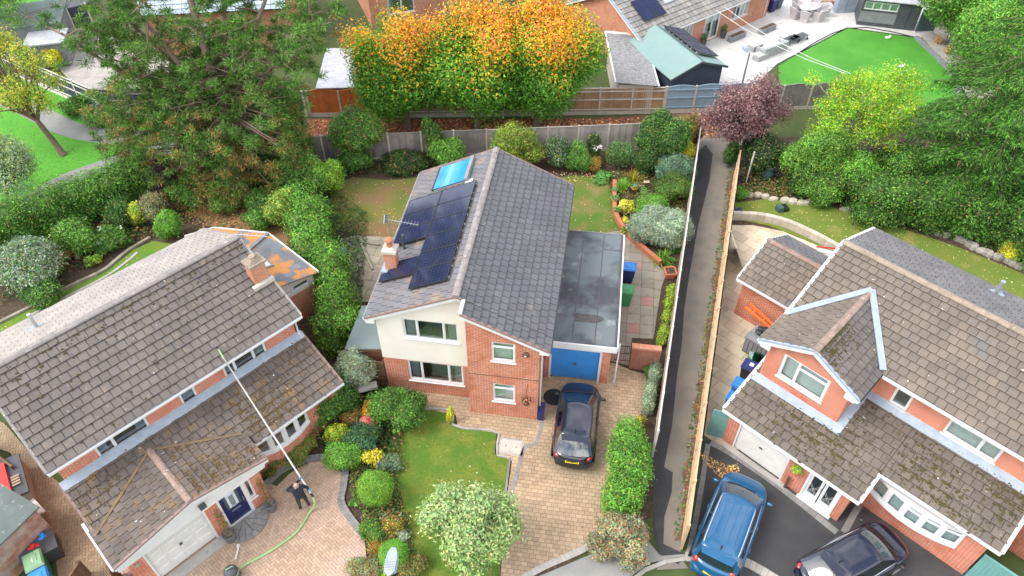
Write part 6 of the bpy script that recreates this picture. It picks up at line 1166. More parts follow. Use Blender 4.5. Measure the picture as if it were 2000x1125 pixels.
for a in ((1.6, 2.9, 1.6, 1.1), (5.5, 2.9, 1.7, 1.1), (1.4, .9, 2.0, 1.2)): window(hb2, (a[0], 0, a[1]), X_, FR, a[2], a[3], (1, 1), curtains=[(.05, .4, 'curtain')])
rf = MB(); gable_deck(rf, -.3, 9.3, 3.5, -.4, 7.4, 6.5, 4.6, 4.6); r_ = rf.build('roof', 'tile_pale', hb2)
hb3 = empty('slate_house', 'house with pale blue grey roof half hidden behind the pine', 'house', (-25.75, 49.44, 0.00), .12); MB().box(.2, 9.8, .2, 7, 0, 3.2).build('walls', 'brick_pink', hb3); rf = MB(); gable_deck(rf, 0, 10, 3.6, -.3, 7.5, 5.3, 3.2, 3.2); r3 = rf.build('roof', 'deck', hb3); pm('tile_blue', (.36, .43, .50), (.30, .36, .43), .6, 2, .2, 40, rnd=.1); t5 = Tiles(hb3, r3, .6, .40); ck = 1 / math.sqrt(1 + (2.1 / 3.9) ** 2); t5.slope((0, -.33, 3.19), X_, (0, ck, 2.1 / 3.9 * ck), 10, 3.93 / ck, 'tile_blue', stag=0); t5.build(60)
MB().box(3, 4.4, -.02, .2, 1, 2.2).build('window', 'upvc', hb3)
# sheds, patio and things at the top left
for pos, w_, d_, rz_, h_, lab, mt in (((-36.28, 48.99, 0.00), 4.6, 4.2, .30, 2.1, 'low shed with flat blue grey roof beyond the navy fence', 'felt_shed'), ((-33.49, 47.53, 0.00), 2.6, 2.2, .25, 1.7, 'small pale roofed store below the yellow tree', 'roof_pale')):
    s_ = empty('garden_store', lab, 'shed', pos, rz_); MB().box(.15, w_ - .15, .15, d_ - .15, 0, h_).build('walls', 'mid_grey', s_); MB().box(0, w_, 0, d_, h_, h_ + .1).build('roof', mt, s_)
tl = [(-35.72, 51.93), (-33.70, 55.29), (-24.45, 48.84), (-22.86, 43.98), (-25.58, 43.02), (-29.55, 45.30)]; sheet('grey_patio', tl, -.016, 'concrete')
sheet('far_lawn', [(-42.66, 65.12), (-35.55, 65.12), (-34.44, 57.09), (-36.17, 53.75), (-38.03, 53.58)], -.012, 'lawn_park')
trp = empty('trampoline', 'round trampoline with dark net on the lawn at the top left', 'trampoline', (-34.84, 57.09, 0.00)); MB().lathe([(1.7, .75), (1.75, .78), (1.7, .82), (1.3, .8), (.05, .8)], (0, 0, 0), 28).build('bed', 'dark_grey', trp)
for i in range(6): a = 6.283 * i / 6; MB().tube([(1.7 * math.cos(a), 1.7 * math.sin(a), 0), (1.7 * math.cos(a), 1.7 * math.sin(a), 2.4)], .03, 6).build('pole', 'steel', trp)
rr_ = MB(); rr_.tube([(1.7 * math.cos(6.283 * i / 24), 1.7 * math.sin(6.283 * i / 24), 2.4) for i in range(25)], .04, 6); rr_.build('ring', 'white_paint', trp)
oc = empty('folding_chair', 'orange folding chair against the navy fence', 'chair', (-33.42, 51.61, 0.00), .5); MB().hexa([(-.35, -.35, .42), (.35, -.35, .42), (.35, .3, .38), (-.35, .3, .38)], [(-.35, -.35, .46), (.35, -.35, .46), (.35, .3, .42), (-.35, .3, .42)]).build('seat', 'chair_orange', oc); MB().hexa([(-.35, .28, .4), (.35, .28, .4), (.35, .34, .4), (-.35, .34, .4)], [(-.35, .62, 1.25), (.35, .62, 1.25), (.35, .66, 1.25), (-.35, .66, 1.25)]).build('backrest', 'chair_orange', oc)
for sx in (-1, 1):
    for sy in (-1, 1): MB().tube([(sx * .33, -sy * .3, 0), (sx * .33, sy * .3, .42)], .018, 5).build('leg', 'steel', oc)
bc = empty('bicycle', 'pale blue bicycle beside the orange folding chair', 'bicycle', (-32.22, 51.45, 0.00), .4)
def bike(r):
    for x in (-.5, .5):
        t = MB(); t.tube([(x + .33 * math.cos(6.283 * i / 20), 0, .34 + .33 * math.sin(6.283 * i / 20)) for i in range(21)], .02, 5); wv = t.build('wheel', 'tyre', r); s_ = MB()
        for i in range(6): s_.tube([(x, 0, .34), (x + .32 * math.cos(1.047 * i), 0, .34 + .32 * math.sin(1.047 * i))], .005, 3)
        s_.build('spokes', 'steel', wv)
    fm = MB()
    for a, b in (((-.5, .34), (-.05, .30)), ((-.5, .34), (-.15, .82)), ((-.05, .30), (-.15, .82)), ((-.05, .30), (.35, .78)), ((-.15, .78), (.35, .80)), ((.5, .34), (.33, .95))): fm.tube([(a[0], 0, a[1]), (b[0], 0, b[1])], .022, 6)
    fm.build('frame', 'curtain_blue', r); MB().tube([(.33, -.25, .98), (.33, .25, .98)], .016, 6).build('handlebar', 'black_plastic', r); MB().box(-.26, .0, -.07, .07, .86, .9).build('saddle', 'black_plastic', r)
bike(bc)

# ---------------------------------------------------------------- patio furniture of the bungalow garden
def wicker_chair(lab, p, rz):
    r = empty('wicker_chair', lab, 'chair', p, rz, 'wicker chairs round the oval table'); MB().hexa([(-.28, -.28, 0), (.28, -.28, 0), (.28, .26, 0), (-.28, .26, 0)], [(-.3, -.3, .42), (.3, -.3, .42), (.3, .28, .42), (-.3, .28, .42)]).build('seat', 'rattan', r); MB().hexa([(-.3, .22, .42), (.3, .22, .42), (.3, .3, .42), (-.3, .3, .42)], [(-.34, .34, .92), (.34, .34, .92), (.34, .42, .92), (-.34, .42, .92)]).build('backrest', 'rattan', r)
    for s in (-1, 1): MB().hexa([(s * .3 - .03, -.28, .42), (s * .3 + .03, -.28, .42), (s * .3 + .03, .3, .42), (s * .3 - .03, .3, .42)], [(s * .34 - .03, -.28, .64), (s * .34 + .03, -.28, .64), (s * .34 + .03, .36, .8), (s * .34 - .03, .36, .8)]).build('armrest', 'rattan', r)
tc_ = Vector((23.16, 56.18, 0.00)); tbl = empty('oval_table', 'pale oval garden table under the closed parasol', 'table', tc_, .55); MB().prism([(1.0 * math.cos(6.283 * i / 24), .62 * math.sin(6.283 * i / 24)) for i in range(24)], .70, .75).build('table_top', 'rattan', tbl); MB().lathe([(.32, 0), (.3, .1), (.12, .3), (.12, .7)], (0, 0, 0), 12).build('pedestal', 'rattan', tbl)
pr = empty('parasol', 'closed grey blue parasol standing in the oval garden table', 'parasol', tc_ + Vector((.05, .05, .75))); MB().tube([(0, 0, 0), (0, 0, 1.9)], .025, 6).build('pole', 'alu', pr); MB().lathe([(.03, .6), (.16, .75), (.12, 1.3), (.06, 1.85), (.02, 1.95)], (0, 0, 0), 10).build('canopy', 'curtain_blue', pr)
for i, (a, lab) in enumerate(((200, 'wicker chair at the left end of the oval table'), (245, 'wicker chair at the near left of the oval table'), (300, 'wicker chair at the near right of the oval table'), (350, 'wicker chair at the right end of the oval table'), (60, 'wicker chair at the far right of the oval table'), (130, 'wicker chair at the far left of the oval table'))):
    aa = R(a) ; p = tc_ + Matrix.Rotation(.55, 3, 'Z') @ Vector((1.3 * math.cos(aa - .55), 1.05 * math.sin(aa - .55), 0)); d = tc_ - p; wicker_chair(lab, p, math.atan2(d.y, d.x) + math.pi / 2)
so3 = empty('corner_sofa', 'grey rattan corner sofa on the white patio', 'sofa', (18.75, 50.12, 0.00), .58); MB().box(-1.2, 1.2, -.4, .4, 0, .38).build('base', 'rattan_grey', so3); MB().box(-1.2, 1.2, .22, .45, .38, .75).build('backrest', 'rattan_grey', so3); MB().box(-1.2, -.95, -.4, .22, .38, .6).build('armrest', 'rattan_grey', so3); MB().box(.95, 1.2, -.4, .22, .38, .6).build('armrest', 'rattan_grey', so3)
so3.rotation_euler.z = .58 + math.pi
for i in range(3): MB().box(-.92 + i * .62, -.32 + i * .62, -.36, .2, .38, .5).build('seat_cushion', 'cushion', so3)
for lab, p in (('grey rattan footstool with pale cushion nearest the lamp post', (17.72, 50.66, 0.00)), ('grey rattan bench with pale cushion in front of the corner sofa', (17.75, 49.21, 0.00))):
    q = empty('footstool', lab, 'footstool', p, .58); MB().box(-.5, .5, -.3, .3, 0, .32).build('base', 'rattan_grey', q); MB().box(-.48, .48, -.28, .28, .32, .42).build('cushion', 'cushion', q)
for i, (lab, p) in enumerate((('dark sun lounger nearer the corner sofa', (20.44, 51.61, 0.00)), ('dark sun lounger nearer the oval table', (21.13, 51.93, 0.00)))):
    q = empty('sun_lounger', lab, 'sun lounger', p, 2.2, 'sun loungers'); MB().box(-.3, .3, -.9, .3, .3, .34).build('seat', 'dark_grey', q); MB().hexa([(-.3, .3, .3), (.3, .3, .3), (.3, .3, .34), (-.3, .3, .34)], [(-.3, .9, .62), (.3, .9, .62), (.3, .88, .66), (-.3, .88, .66)]).build('backrest', 'dark_grey', q)
    for sx in (-.28, .28):
        for sy in (-.8, .25): MB().tube([(sx, sy, 0), (sx, sy, .3)], .02, 5).build('leg', 'black_plastic', q)
    for sx in (-.3, .3): o = MB().tube([(sx - .03, -.8, .09), (sx + .03, -.8, .09)], .09, 10).build('wheel', 'tyre', q)
for i, (lab, p) in enumerate((('grey trough planter beside the patio doors', WB((4.9, -1.0, 0))), ('grey trough planter below the right bungalow window', WB((9.2, -1.1, 0))), ('grey trough planter beyond the oval table', WB((12.0, -1.7, 0))))):
    q = empty('trough_planter', lab, 'planter', p, .66); MB().box(-.8, .8, -.22, .22, 0, .4).build('trough', 'mid_grey', q); MB().box(-.74, .74, -.16, .16, .4, .405).build('earth', 'soil', q)
for lab, p in (('tall grey pot with a green plant left of the patio doors', WB((6.35, -.35, 0))), ('tall grey pot with a green plant right of the patio doors', WB((8.55, -.35, 0)))):
    q = empty('tall_pot', lab, 'plant pot', p); MB().hexa([(-.13, -.13, 0), (.13, -.13, 0), (.13, .13, 0), (-.13, .13, 0)], [(-.2, -.2, .6), (.2, -.2, .6), (.2, .2, .6), (-.2, .2, .6)]).build('pot', 'dark_grey', q); pp, nn_, _ = lobe_cloud([((0, 0, .8), (.22, .22, .25))], 180); link(bpy.data.objects.new('plant', leaf_mesh('plant', pp, nn_, .12, 2, palette(180, [(G1, 2), (G2, 1)]))), q)
bin_('wheelie_bin', 'navy wheelie bin by the corner of the bungalow', (20.38, 56.90, 0.00), .6, 'plastic_navy', 'plastic_navy'); bin_('wheelie_bin', 'dark green wheelie bin by the corner of the bungalow', (21.00, 57.45, 0.00), .6, 'composter', 'composter')
cb_ = empty('storage_cabinet', 'grey metal garden cabinet beside the dark shed', 'cabinet', (26.12, 56.90, 0.00), .1); MB().box(-.75, .75, -.3, .3, 0, 1.1).build('body', 'lead', cb_); MB().box(-.01, .01, -.315, -.3, .05, 1.05).build('door_gap', 'dark_grey', cb_)
wb_ = empty('wooden_bench', 'orange brown wooden bench on the white patio', 'bench', (24.85, 57.82, 0.00), .1); MB().box(-.8, .8, -.25, .25, .42, .48).build('seat', 'wood_rust', wb_); MB().box(-.8, .8, .2, .27, .48, .9).build('backrest', 'wood_rust', wb_)
for sx in (-.7, .7): MB().box(sx - .04, sx + .04, -.2, .2, 0, .42).build('leg', 'wood_rust', wb_)
for i, (lab, p) in enumerate((('white toy on the artificial lawn near the shed', (27.97, 52.26, 0.00)), ('white toy on the artificial lawn nearer the yellow tree', (27.41, 47.96, 0.00)))):
    q = single('garden_toy', MB().ball((0, 0, .1), (.22, .14, .1)).ball((.15, 0, .2), .09), 'white_paint', lab, 'toy', p)
def lamp_post(lab, base, h, rz, arm):
    r = empty('street_lamp', lab, 'street lamp', base, rz); MB().tube([(0, 0, 0), (0, 0, h * .25), (0, 0, h)], [.09, .075, .045], 10).build('column', 'steel', r); MB().tube([(0, 0, h), (0, arm, h + .02)], .035, 8).build('arm', 'steel', r)
    l = MB(); pr_ = [(.05, 0, .02), (.17, .1, .06), (.18, .38, .075), (.14, .62, .06), (.07, .75, .03)]
    for (w0, y0, t0), (w1, y1_, t1) in zip(pr_, pr_[1:]): l.hexa([(-w0, arm + y0, h - t0), (w0, arm + y0, h - t0), (w1, arm + y1_, h - t1), (-w1, arm + y1_, h - t1)], [(-w0 * .85, arm + y0, h + t0), (w0 * .85, arm + y0, h + t0), (w1 * .85, arm + y1_, h + t1), (-w1 * .85, arm + y1_, h + t1)])
    ll = l.build('lantern', 'lead', r)
    for i in range(6): MB().box(-.145, .145, arm + .12 + i * .045, arm + .14 + i * .045, h + .06, h + .095).build('cooling_fin', 'steel', ll)
    return r
lamp_post('grey street lamp head in front of the bed beside the herringbone driveway', (-3.22, 8.35, 0), 7.0, -.06, .05)
lamp_post('distant street lamp beside the blue fence', (14.2, 41.3, 0), 4.6, .3, .05)
cab = empty('overhead_cable', 'thin white overhead cables crossing the artificial lawn', 'cable')
for o_ in (0, .9): a_, b_ = WB((7.2 + o_, -.1, 2.5)), Vector((19.5 + o_ * .3, 39.5, 4.2)); MB().tube([a_.lerp(b_, t) - Vector((0, 0, 1.6 * t * (1 - t))) for t in (0, .25, .5, .75, 1)], .018, 4).build('wire', 'white_paint', cab)
# ---------------------------------------------------------------- trees
AUT = lambda: None
def maple_cols(p):
    h = p[:, 2] - .25 * p[:, 1] + .85 * rng.normal(size=len(p)) + .5 * np.sin(p[:, 0] * 1.3) + .3 * np.cos(p[:, 1] * 2.1)
    c = palette(len(p), [((.065, .18, .016), 4), ((.045, .13, .014), 3), ((.09, .22, .022), 2)])
    m = h > 5.8; c[m] = palette(int(m.sum()), [((.20, .29, .02), 4), ((.12, .25, .02), 3), ((.42, .30, .015), 3), ((.48, .22, .015), 1)])
    m = h > 6.8; c[m] = palette(int(m.sum()), [((.50, .27, .012), 4), ((.50, .19, .02), 4), ((.28, .27, .02), 2), ((.50, .125, .035), 2), ((.50, .20, .09), 1)]); return c
for lab, b, cc, cr_ in (('autumn tree with green and orange leaves, leftmost of the three behind the grey fence', (-6.6, 40.4), (-.2, -.1, 4.5), (3.8, 2.9, 4.0)), ('autumn tree turning orange, the middle one of three behind the grey fence', (-2.2, 40.3), (-.1, 0, 4.7), (4.1, 3.0, 4.1)), ('autumn tree with yellow and orange top, rightmost of the three behind the grey fence', (1.5, 40.4), (.4, .1, 4.6), (3.8, 2.9, 4.0))):
    tree('autumn_tree', lab, b, cc, cr_, None, .165, 75000, 40, .2, (.30, .42), maple_cols, group='autumn trees behind the fence', shell=.6, low=-.95)
# pine: several stems, whorled limbs ending in tufts of needles
pr_ = empty('pine_tree', 'huge old pine with several stems and browning needles above the left gardens', 'tree', (-15.1, 34.6, 0)); tr = MB(); tufts = []
stems = [((0, 0, 0), (-.3, .2, 5), (-1.0, 2.0, 13.5), .42), ((-.1, .1, 3.0), (-1.8, .6, 6.5), (-5.0, 1.8, 12.0), .24), ((0, 0, 3.4), (1.2, .8, 7), (4.0, 2.0, 12.0), .24), ((-.1, 0, 2.6), (-2.8, -.2, 5.2), (-7.4, .6, 8.8), .20), ((0, 0, 4.0), (.3, 1.4, 8), (1.2, 3.6, 13.0), .22), ((-.2, 0, 3.0), (-2.4, 1.6, 6), (-7.0, 3.4, 10.5), .18), ((.1, 0, 3.0), (1.8, .2, 6), (5.2, .6, 9.6), .18)]
prnd = random.Random(5)
for a, b_, c_, r0 in stems:
    L = smooth_line([a, b_, c_], 6); tr.tube(L, [r0 * (1 - .8 * i / (len(L) - 1)) for i in range(len(L))], 8)
    for k in range(19):
        t = prnd.uniform(.25, 1); i = min(int(t * (len(L) - 1)), len(L) - 2); p = L[i].lerp(L[i + 1], prnd.random())
        ang = prnd.uniform(0, 6.283); ln = prnd.uniform(1.5, 3.6) * (1.15 - .5 * t)
        d = Vector((math.cos(ang), math.sin(ang) * .85, prnd.uniform(-.25, .3))); q = p + d * ln; mid = p + d * ln * .5 + Vector((0, 0, prnd.uniform(-.2, .3))); tr.tube([p, mid, q], [.07, .05, .02], 5)
        for j in range(9):
            s = mid.lerp(q, prnd.uniform(.0, 1.15)); s2 = s + Vector((prnd.gauss(0, .6), prnd.gauss(0, .6), prnd.gauss(0, .35))); tr.tube([s, s2], [.02, .008], 4); tufts.append((s2, prnd.uniform(.26, .48)))
for k in range(620):    # low drooping boughs towards the gardens
    ang = prnd.uniform(2.7, 6.6); rr = 6.6 * math.sqrt(prnd.uniform(.02, 1)); p = Vector((min(3.3, rr * math.cos(ang) * 1.1 - .6), rr * math.sin(ang) * .62 + .8, prnd.uniform(1.0, 7.4) * (1 - rr * .04))); tufts.append((p, prnd.uniform(.28, .5)))
    if k % 4 == 0: tr.tube([Vector((0, 0, p.z + .4)), p * .55 + Vector((0, 0, p.z * .5)), p], [.05, .04, .01], 4)
tr.build('trunk', 'bark_pine', pr_, True)
C = np.array([t[0] for t in tufts]); S = np.array([t[1] for t in tufts]); n_ = 104; d = dirs(len(C) * n_); cc = np.repeat(C, n_, 0); ss = np.repeat(S, n_)[:, None]
P_ = cc + d * ss * rng.uniform(.2, 1, (len(d), 1)) * np.array([1.15, 1.15, .75]); nr_ = np.cross(d, rng.normal(size=d.shape)); tone = np.repeat(rng.uniform(.7, 1.3, len(C)), n_)[:, None]
brown = np.repeat((rng.random(len(C)) < np.clip(.46 - (C[:, 2] - 2.0) * .09, .04, .46)), n_) & (rng.random(len(d)) < .6)
col_ = palette(len(d), [((.055, .13, .02), 3), ((.085, .175, .03), 3), ((.03, .08, .015), 3), ((.13, .16, .035), 1)]); col_[brown] = palette(int(brown.sum()), [((.22, .125, .04), 3), ((.15, .125, .04), 3), ((.32, .16, .05), 1)])
link(bpy.data.objects.new('crown', leaf_mesh('crown', P_, nr_, .23, 4.6, col_ * tone, droop=d)), pr_)
# spruce on the right
sp = empty('spruce_tree', 'tall dense spruce with drooping branches at the right edge', 'tree', (25.6, 32.6, 0)); tr = MB(); tr.tube([(0, 0, 0), (0, 0, 7), (0, 0, 19.5)], [.34, .25, .03], 9); PP, DD, TT = [], [], []
for k in range(330):
    z = prnd.uniform(.6, 19.2); ln = min(4.4, (20 - z) * .33) * prnd.uniform(.75, 1.08) + .2; a = prnd.uniform(0, 6.283); dv = Vector((math.cos(a), math.sin(a), 0)); e = dv * ln + Vector((0, 0, z - .10 * ln * ln * .5 + .15)); tr.tube([(0, 0, z), dv * ln * .5 + Vector((0, 0, z + .05)), e], [.04, .028, .008], 4)
    m_ = int(150 * ln); t = np.sqrt(rng.random(m_)); sd = np.array([-dv.y, dv.x, 0]); base = np.array([dv.x, dv.y, 0]) * (ln * t)[:, None] + np.array([0, 0, z]) + np.array([0, 0, -.10 * ln * ln * .5 + .15]) * (t ** 2)[:, None]
    w_ = rng.normal(size=m_) * (.13 + .30 * ln / 4 * (1 - abs(t - .55))); base = base + sd * w_[:, None] + np.array([0, 0, -1]) * (np.abs(w_) * .5 + .16 * rng.random(m_))[:, None]; PP.append(base); DD.append(np.tile(np.array([dv.x * .6, dv.y * .6, -.5]), (m_, 1)) + sd * (w_[:, None] * 2)); TT.append(np.full(m_, prnd.uniform(.75, 1.25)))
tr.build('trunk', 'bark', sp, True); PP = np.concatenate(PP); DD = np.concatenate(DD); TT = np.concatenate(TT)
link(bpy.data.objects.new('crown', leaf_mesh('crown', PP, np.cross(DD, rng.normal(size=DD.shape)) + np.array([0, 0, .4]), .20, 3.4, palette(len(PP), [((.022, .07, .010), 3), ((.045, .13, .016), 3), ((.085, .20, .025), 2)]) * TT[:, None], droop=DD)), sp)
co = MB()
for k in range(26): z = prnd.uniform(2, 9); a = prnd.uniform(3.2, 6.2); ln = min(4.3, (20 - z) * .32); co.tube([(ln * math.cos(a), ln * math.sin(a), z - .35), (ln * math.cos(a), ln * math.sin(a), z - .62)], [.05, .035], 6)
co.build('cones', 'wood_brown', sp)
def TB_(b4): return b4[0][:2], b4[1]
b_, r_ = TB_(((13.16, 36.79, 3.60), 2.66)); tree('plum_tree', 'purple leaved plum tree overhanging the alley path', b_, (0, 0, 3.4), (r_ * 1.05, r_, 2.7), [((.12, .06, .065), 4), ((.18, .095, .095), 3), ((.075, .04, .045), 2), ((.25, .17, .15), 2)], .12, 38000, 28, .10, (.22, .34), bark='bark_pale', shell=.9)
b_, r_ = TB_(((19.80, 36.85, 3.50), 3.91)); tree('cherry_tree', 'loose yellow green tree with bare pale twigs beside the artificial lawn', b_, (0, 0, 3.7), (r_, r_ * .9, 3.3), [((.15, .31, .02), 4), ((.27, .36, .022), 3), ((.08, .22, .02), 4), ((.42, .38, .03), 1)], .13, 36000, 64, .12, (.13, .28), bark='bark_pale', shell=.85, ratio=2.2, limb=.04, low=-.8)
b_, r_ = TB_(((17.08, 34.36, 2.00), 2.28)); tree('small_tree', 'green leafy tree below the yellow tree behind the rear lawn', b_, (0, 0, 2.0), (r_, r_ * .8, 1.9), [(G2, 3), (G3, 3), ((.14, .25, .03), 2)], .12, 32000, 18, .12, (.3, .45))
tree('park_tree', 'yellowing young tree leaning over the park grass', (-27.1, 37.4), (-2.0, 1.2, 4.5), (3.4, 2.7, 2.9), [((.30, .30, .04), 3), ((.17, .27, .035), 3), ((.42, .33, .05), 2), ((.10, .21, .03), 2)], .14, 22000, 36, .17, (.16, .30), shell=.85, ratio=1.8, fork=.42)
tree('olive_tree', 'grey green bushy tree at the left edge beside the park path', (-27.88, 32.34, 0.00), (.3, .6, 2.3), (2.3, 1.9, 2.1), [(SIL2, 3), ((.17, .25, .10), 3), (OLV, 1), (GOLD, .25)], .13, 15000, 18, .10, (.3, .45))
wl_ = empty('willow_tree', 'weeping willow with hanging green curtains at the top left corner', 'tree', (-37.05, 50.74, 0.00)); tr = MB(); tr.tube([(0, 0, 0), (0, 0, 4), (.2, 0, 6)], [.3, .22, .1], 8); PP, DD = [], []
for k in range(230):
    a = prnd.uniform(0, 6.283); r_ = 2.9 * math.sqrt(prnd.random()); zt = 6.6 - .25 * r_ * r_ * .6; ln = prnd.uniform(1.5, 3.8); t = rng.random(60); PP.append(np.stack([r_ * math.cos(a) + .1 * rng.normal(size=60), r_ * math.sin(a) + .1 * rng.normal(size=60), zt - ln * t], 1)); tr.tube([(0, 0, 5), (r_ * math.cos(a) * .6, r_ * math.sin(a) * .6, zt + .3), (r_ * math.cos(a), r_ * math.sin(a), zt)], [.04, .03, .01], 4)
PP = np.concatenate(PP); link(bpy.data.objects.new('crown', leaf_mesh('crown', PP, rng.normal(size=PP.shape) * .6 + np.array([0, -.6, .3]), .22, 3.2, palette(len(PP), [(G2, 3), (G3, 3), ((.17, .33, .09), 2)]), droop=np.array([0, 0, -1.]) + 0 * PP)), wl_); tr.build('trunk', 'bark', wl_)

# ---------------------------------------------------------------- hedges and shrubs
def sh(name, label, b, rx, rz, pal, **k):
    cat = k.pop('cat', 'shrub'); plant(name, label, cat, b, (rx, rx * k.pop('dy', .9), rz), pal, **k)
MIX1 = [(D_, 2), (G1, 3), (G2, 3), (G3, 1)]; MIX2 = [(G1, 2), (G2, 3), (G3, 3), (G4, 1)]; BRT = [(G2, 1), (G3, 3), (G4, 3)]
hedge('boundary_hedge', 'tall hedge along the park between lawn and border', [(-27.04, 28.21), (-25.14, 29.73), (-23.34, 31.22), (-21.65, 32.56), (-20.31, 33.72)], 1.0, 2.3, MIX2, leaf=.12, dens=1.5, step=.7)
hedge('ivy_hedge', 'long ivy covered hedge between the mossy roofed house and the solar house', [(-11.25, 31.44), (-10.30, 29.32), (-9.28, 26.62), (-8.29, 24.17), (-7.43, 21.94)], .86, 2.0, BRT + [(D_, 1)], leaf=.11, dens=1.7, step=.42, jit=.75)
hedge('conifer_hedge', 'bright green conifer hedge along the right side of the block driveway', [(4.87, 16.51), (4.63, 15.85), (4.31, 14.73), (4.08, 13.67)], .62, 1.8, [(G2, 2), (G3, 4), (G4, 3), (G1, 1)], leaf=.13, dens=1.8, step=.3, ratio=2.6, jit=.6)
hedge('hedge', 'dense dark hedge behind the stone edged bed of the dormer house', [(19.18, 31.27), (21.52, 30.97), (23.52, 30.54), (25.47, 29.50), (26.84, 27.52)], 1.2, 2.4, MIX1 + [(G3, 2)], leaf=.13, dens=1.5, step=.7)
hedge('hedge', 'dark green hedge below the spruce and yellow tree', [(16.11, 33.70), (18.27, 33.23), (20.81, 32.36), (23.16, 31.91)], .9, 1.7, MIX1, leaf=.13, dens=1.3, step=.8)
hedge('lavender_hedge', 'low grey green lavender strip beside the alley fence', [(6.33, 20.51), (5.98, 19.45), (5.72, 18.43)], .25, .8, [(SIL2, 3), (SILV, 2), (G2, 1)], leaf=.08, step=.3, ratio=3)
hedge('fence_weeds', 'thin strip of leafy weeds along the foot of the alley fence', [(7.85, 25.84), (7.49, 24.45), (7.10, 23.14), (6.74, 22.26)], .22, .5, [(LIME, 2), (G3, 3), (YEL, 1)], leaf=.08, step=.35, cat='plants')
def P2(name, label, b4, rz, pal, **k): (x, y, cz), rx = b4; sh(name, label, (x, y, cz), rx, rz, pal, **k)
P2('holly_tree', 'large pale variegated bush in front of the lawn and driveway', ((-1.42, 12.37, 2.00), 1.56), 1.65, [((.22, .31, .09), 3), ((.09, .18, .045), 4), ((.38, .40, .15), 2), ((.16, .25, .11), 2)], leaf=.14, k=30, dens=1.3, f=(.26, .40), ratio=1.9, dy=.95, cat='bush', top=([((.24, .31, .13), 3), ((.16, .25, .10), 3), ((.36, .40, .18), 1)], .35))
P2('round_bush', 'big rounded green bush by the brick front wall of the solar house', ((-4.76, 18.20, 0.85), 1.06), .95, [(G1, 2), (G2, 3), (G3, 2)], leaf=.09, k=16, f=(.34, .5))
P2('azalea', 'orange azalea beside the big rounded bush', ((-5.88, 18.23, 0.55), 0.38), .45, [(ORG, 4), (GOLD, 1), (RUST, 1)], leaf=.09, k=7)
P2('azalea', 'pink red azalea just below the orange one', ((-5.95, 17.54, 0.45), 0.38), .38, [(PINK, 4), ((.62, .22, .18), 2), (RUST, 1)], leaf=.09, k=7)
P2('hosta', 'small bright green hosta at the corner of the front lawn', ((-4.82, 17.49, 0.15), 0.25), .2, [(G3, 2), (G4, 3)], leaf=.16, k=5, dens=1.4, cat='plant')
P2('willow_shrub', 'silvery grey feathery shrub beside the lower mossy roof', ((-6.67, 19.68, 1.25), 0.82), 1.2, [(SILV, 4), (SIL2, 3), (OLV, 1)], leaf=.13, ratio=4, k=14, dens=2.6)
P2('laurel', 'glossy green shrub under the bow window eaves', ((-7.70, 18.29, 0.90), 0.97), 1.0, MIX2, leaf=.12, k=12)
P2('laurel', 'dark green shrub between the lower mossy roof and the pale feathery shrub', ((-7.11, 18.82, 0.90), 0.73), .9, MIX1, leaf=.11, k=10)
P2('heather', 'low olive heather mound under the bow window', ((-8.90, 16.76, 0.30), 0.95), .42, [(OLV, 3), (G2, 2), (BRN, 1)], leaf=.07, k=9)
P2('heather', 'low olive heather mound beside the front door wall', ((-9.57, 15.88, 0.30), 0.53), .38, [(OLV, 3), (G1, 2), (BRN, 1)], leaf=.07, k=8)
P2('euonymus', 'yellow green variegated shrub behind the bright green mound', ((-7.07, 17.16, 0.50), 0.50), .5, [(LIME, 3), (YEL, 2), (G2, 2)], leaf=.08, k=8)
P2('euonymus', 'small rusty brown shrub left of the azaleas', ((-6.61, 17.94, 0.50), 0.42), .45, [(BRN, 2), (RUST, 2), (G2, 2)], leaf=.08, k=7)
P2('juniper', 'dark green feathery shrub below the azaleas', ((-6.12, 16.87, 0.50), 0.74), .55, [(G1, 3), (D_, 1), (BLU, 2)], leaf=.12, ratio=3, k=10)
P2('mound_shrub', 'bright green dense mound at the edge of the herringbone driveway', ((-6.68, 16.03, 0.50), 0.69), .6, [(G3, 3), (G4, 2), (G2, 1)], leaf=.07, k=9, f=(.45, .65))
P2('acer', 'golden yellow acer above the clipped ball', ((-5.50, 15.95, 0.45), 0.40), .42, [(GOLD, 3), (YEL, 3), (OLV, 2)], leaf=.09, k=8, dens=1.3)
P2('lavender', 'grey green lavender at the left edge of the front lawn', ((-4.86, 15.81, 0.30), 0.45), .35, [(SIL2, 3), (G1, 2)], leaf=.10, ratio=4, k=7)
P2('clipped_ball', 'clipped light green topiary ball left of the front lawn', ((-5.14, 14.42, 0.95), 0.65), .72, [(G3, 3), (G4, 4), (LIME, 2)], leaf=.045, k=1, f=(.98, 1.0), dens=3.0, shell=.1, cat='topiary', stems=3)
P2('clipped_ball', 'clipped green topiary ball behind the street lamp head', ((-4.19, 11.93, 0.70), 0.51), .6, [(G3, 3), (G4, 4)], leaf=.045, k=1, f=(.98, 1.0), dens=3.0, shell=.1, cat='topiary')
P2('heather', 'dark green cushion shrub below the first topiary ball', ((-5.12, 12.94, 0.35), 0.49), .4, [(G1, 2), (G2, 3), (LIME, .5)], leaf=.06, k=8)
P2('heather', 'yellow brown heather beside the front lawn', ((-4.40, 13.17, 0.30), 0.45), .35, [(OLV, 2), (GOLD, 1), (BRN, 2)], leaf=.07, k=8)
P2('silver_plant', 'small silver plant above the lower topiary ball', ((-4.04, 12.90, 0.20), 0.23), .2, [(SILV, 1)], leaf=.09, ratio=2.5, k=5, cat='plant')
P2('mixed_shrub', 'brownish grey shrub at the lower end of the narrow bed', ((-5.24, 11.63, 0.35), 0.58), .4, [(BRN, 2), (OLV, 2), (SIL2, 2)], leaf=.08, k=8)
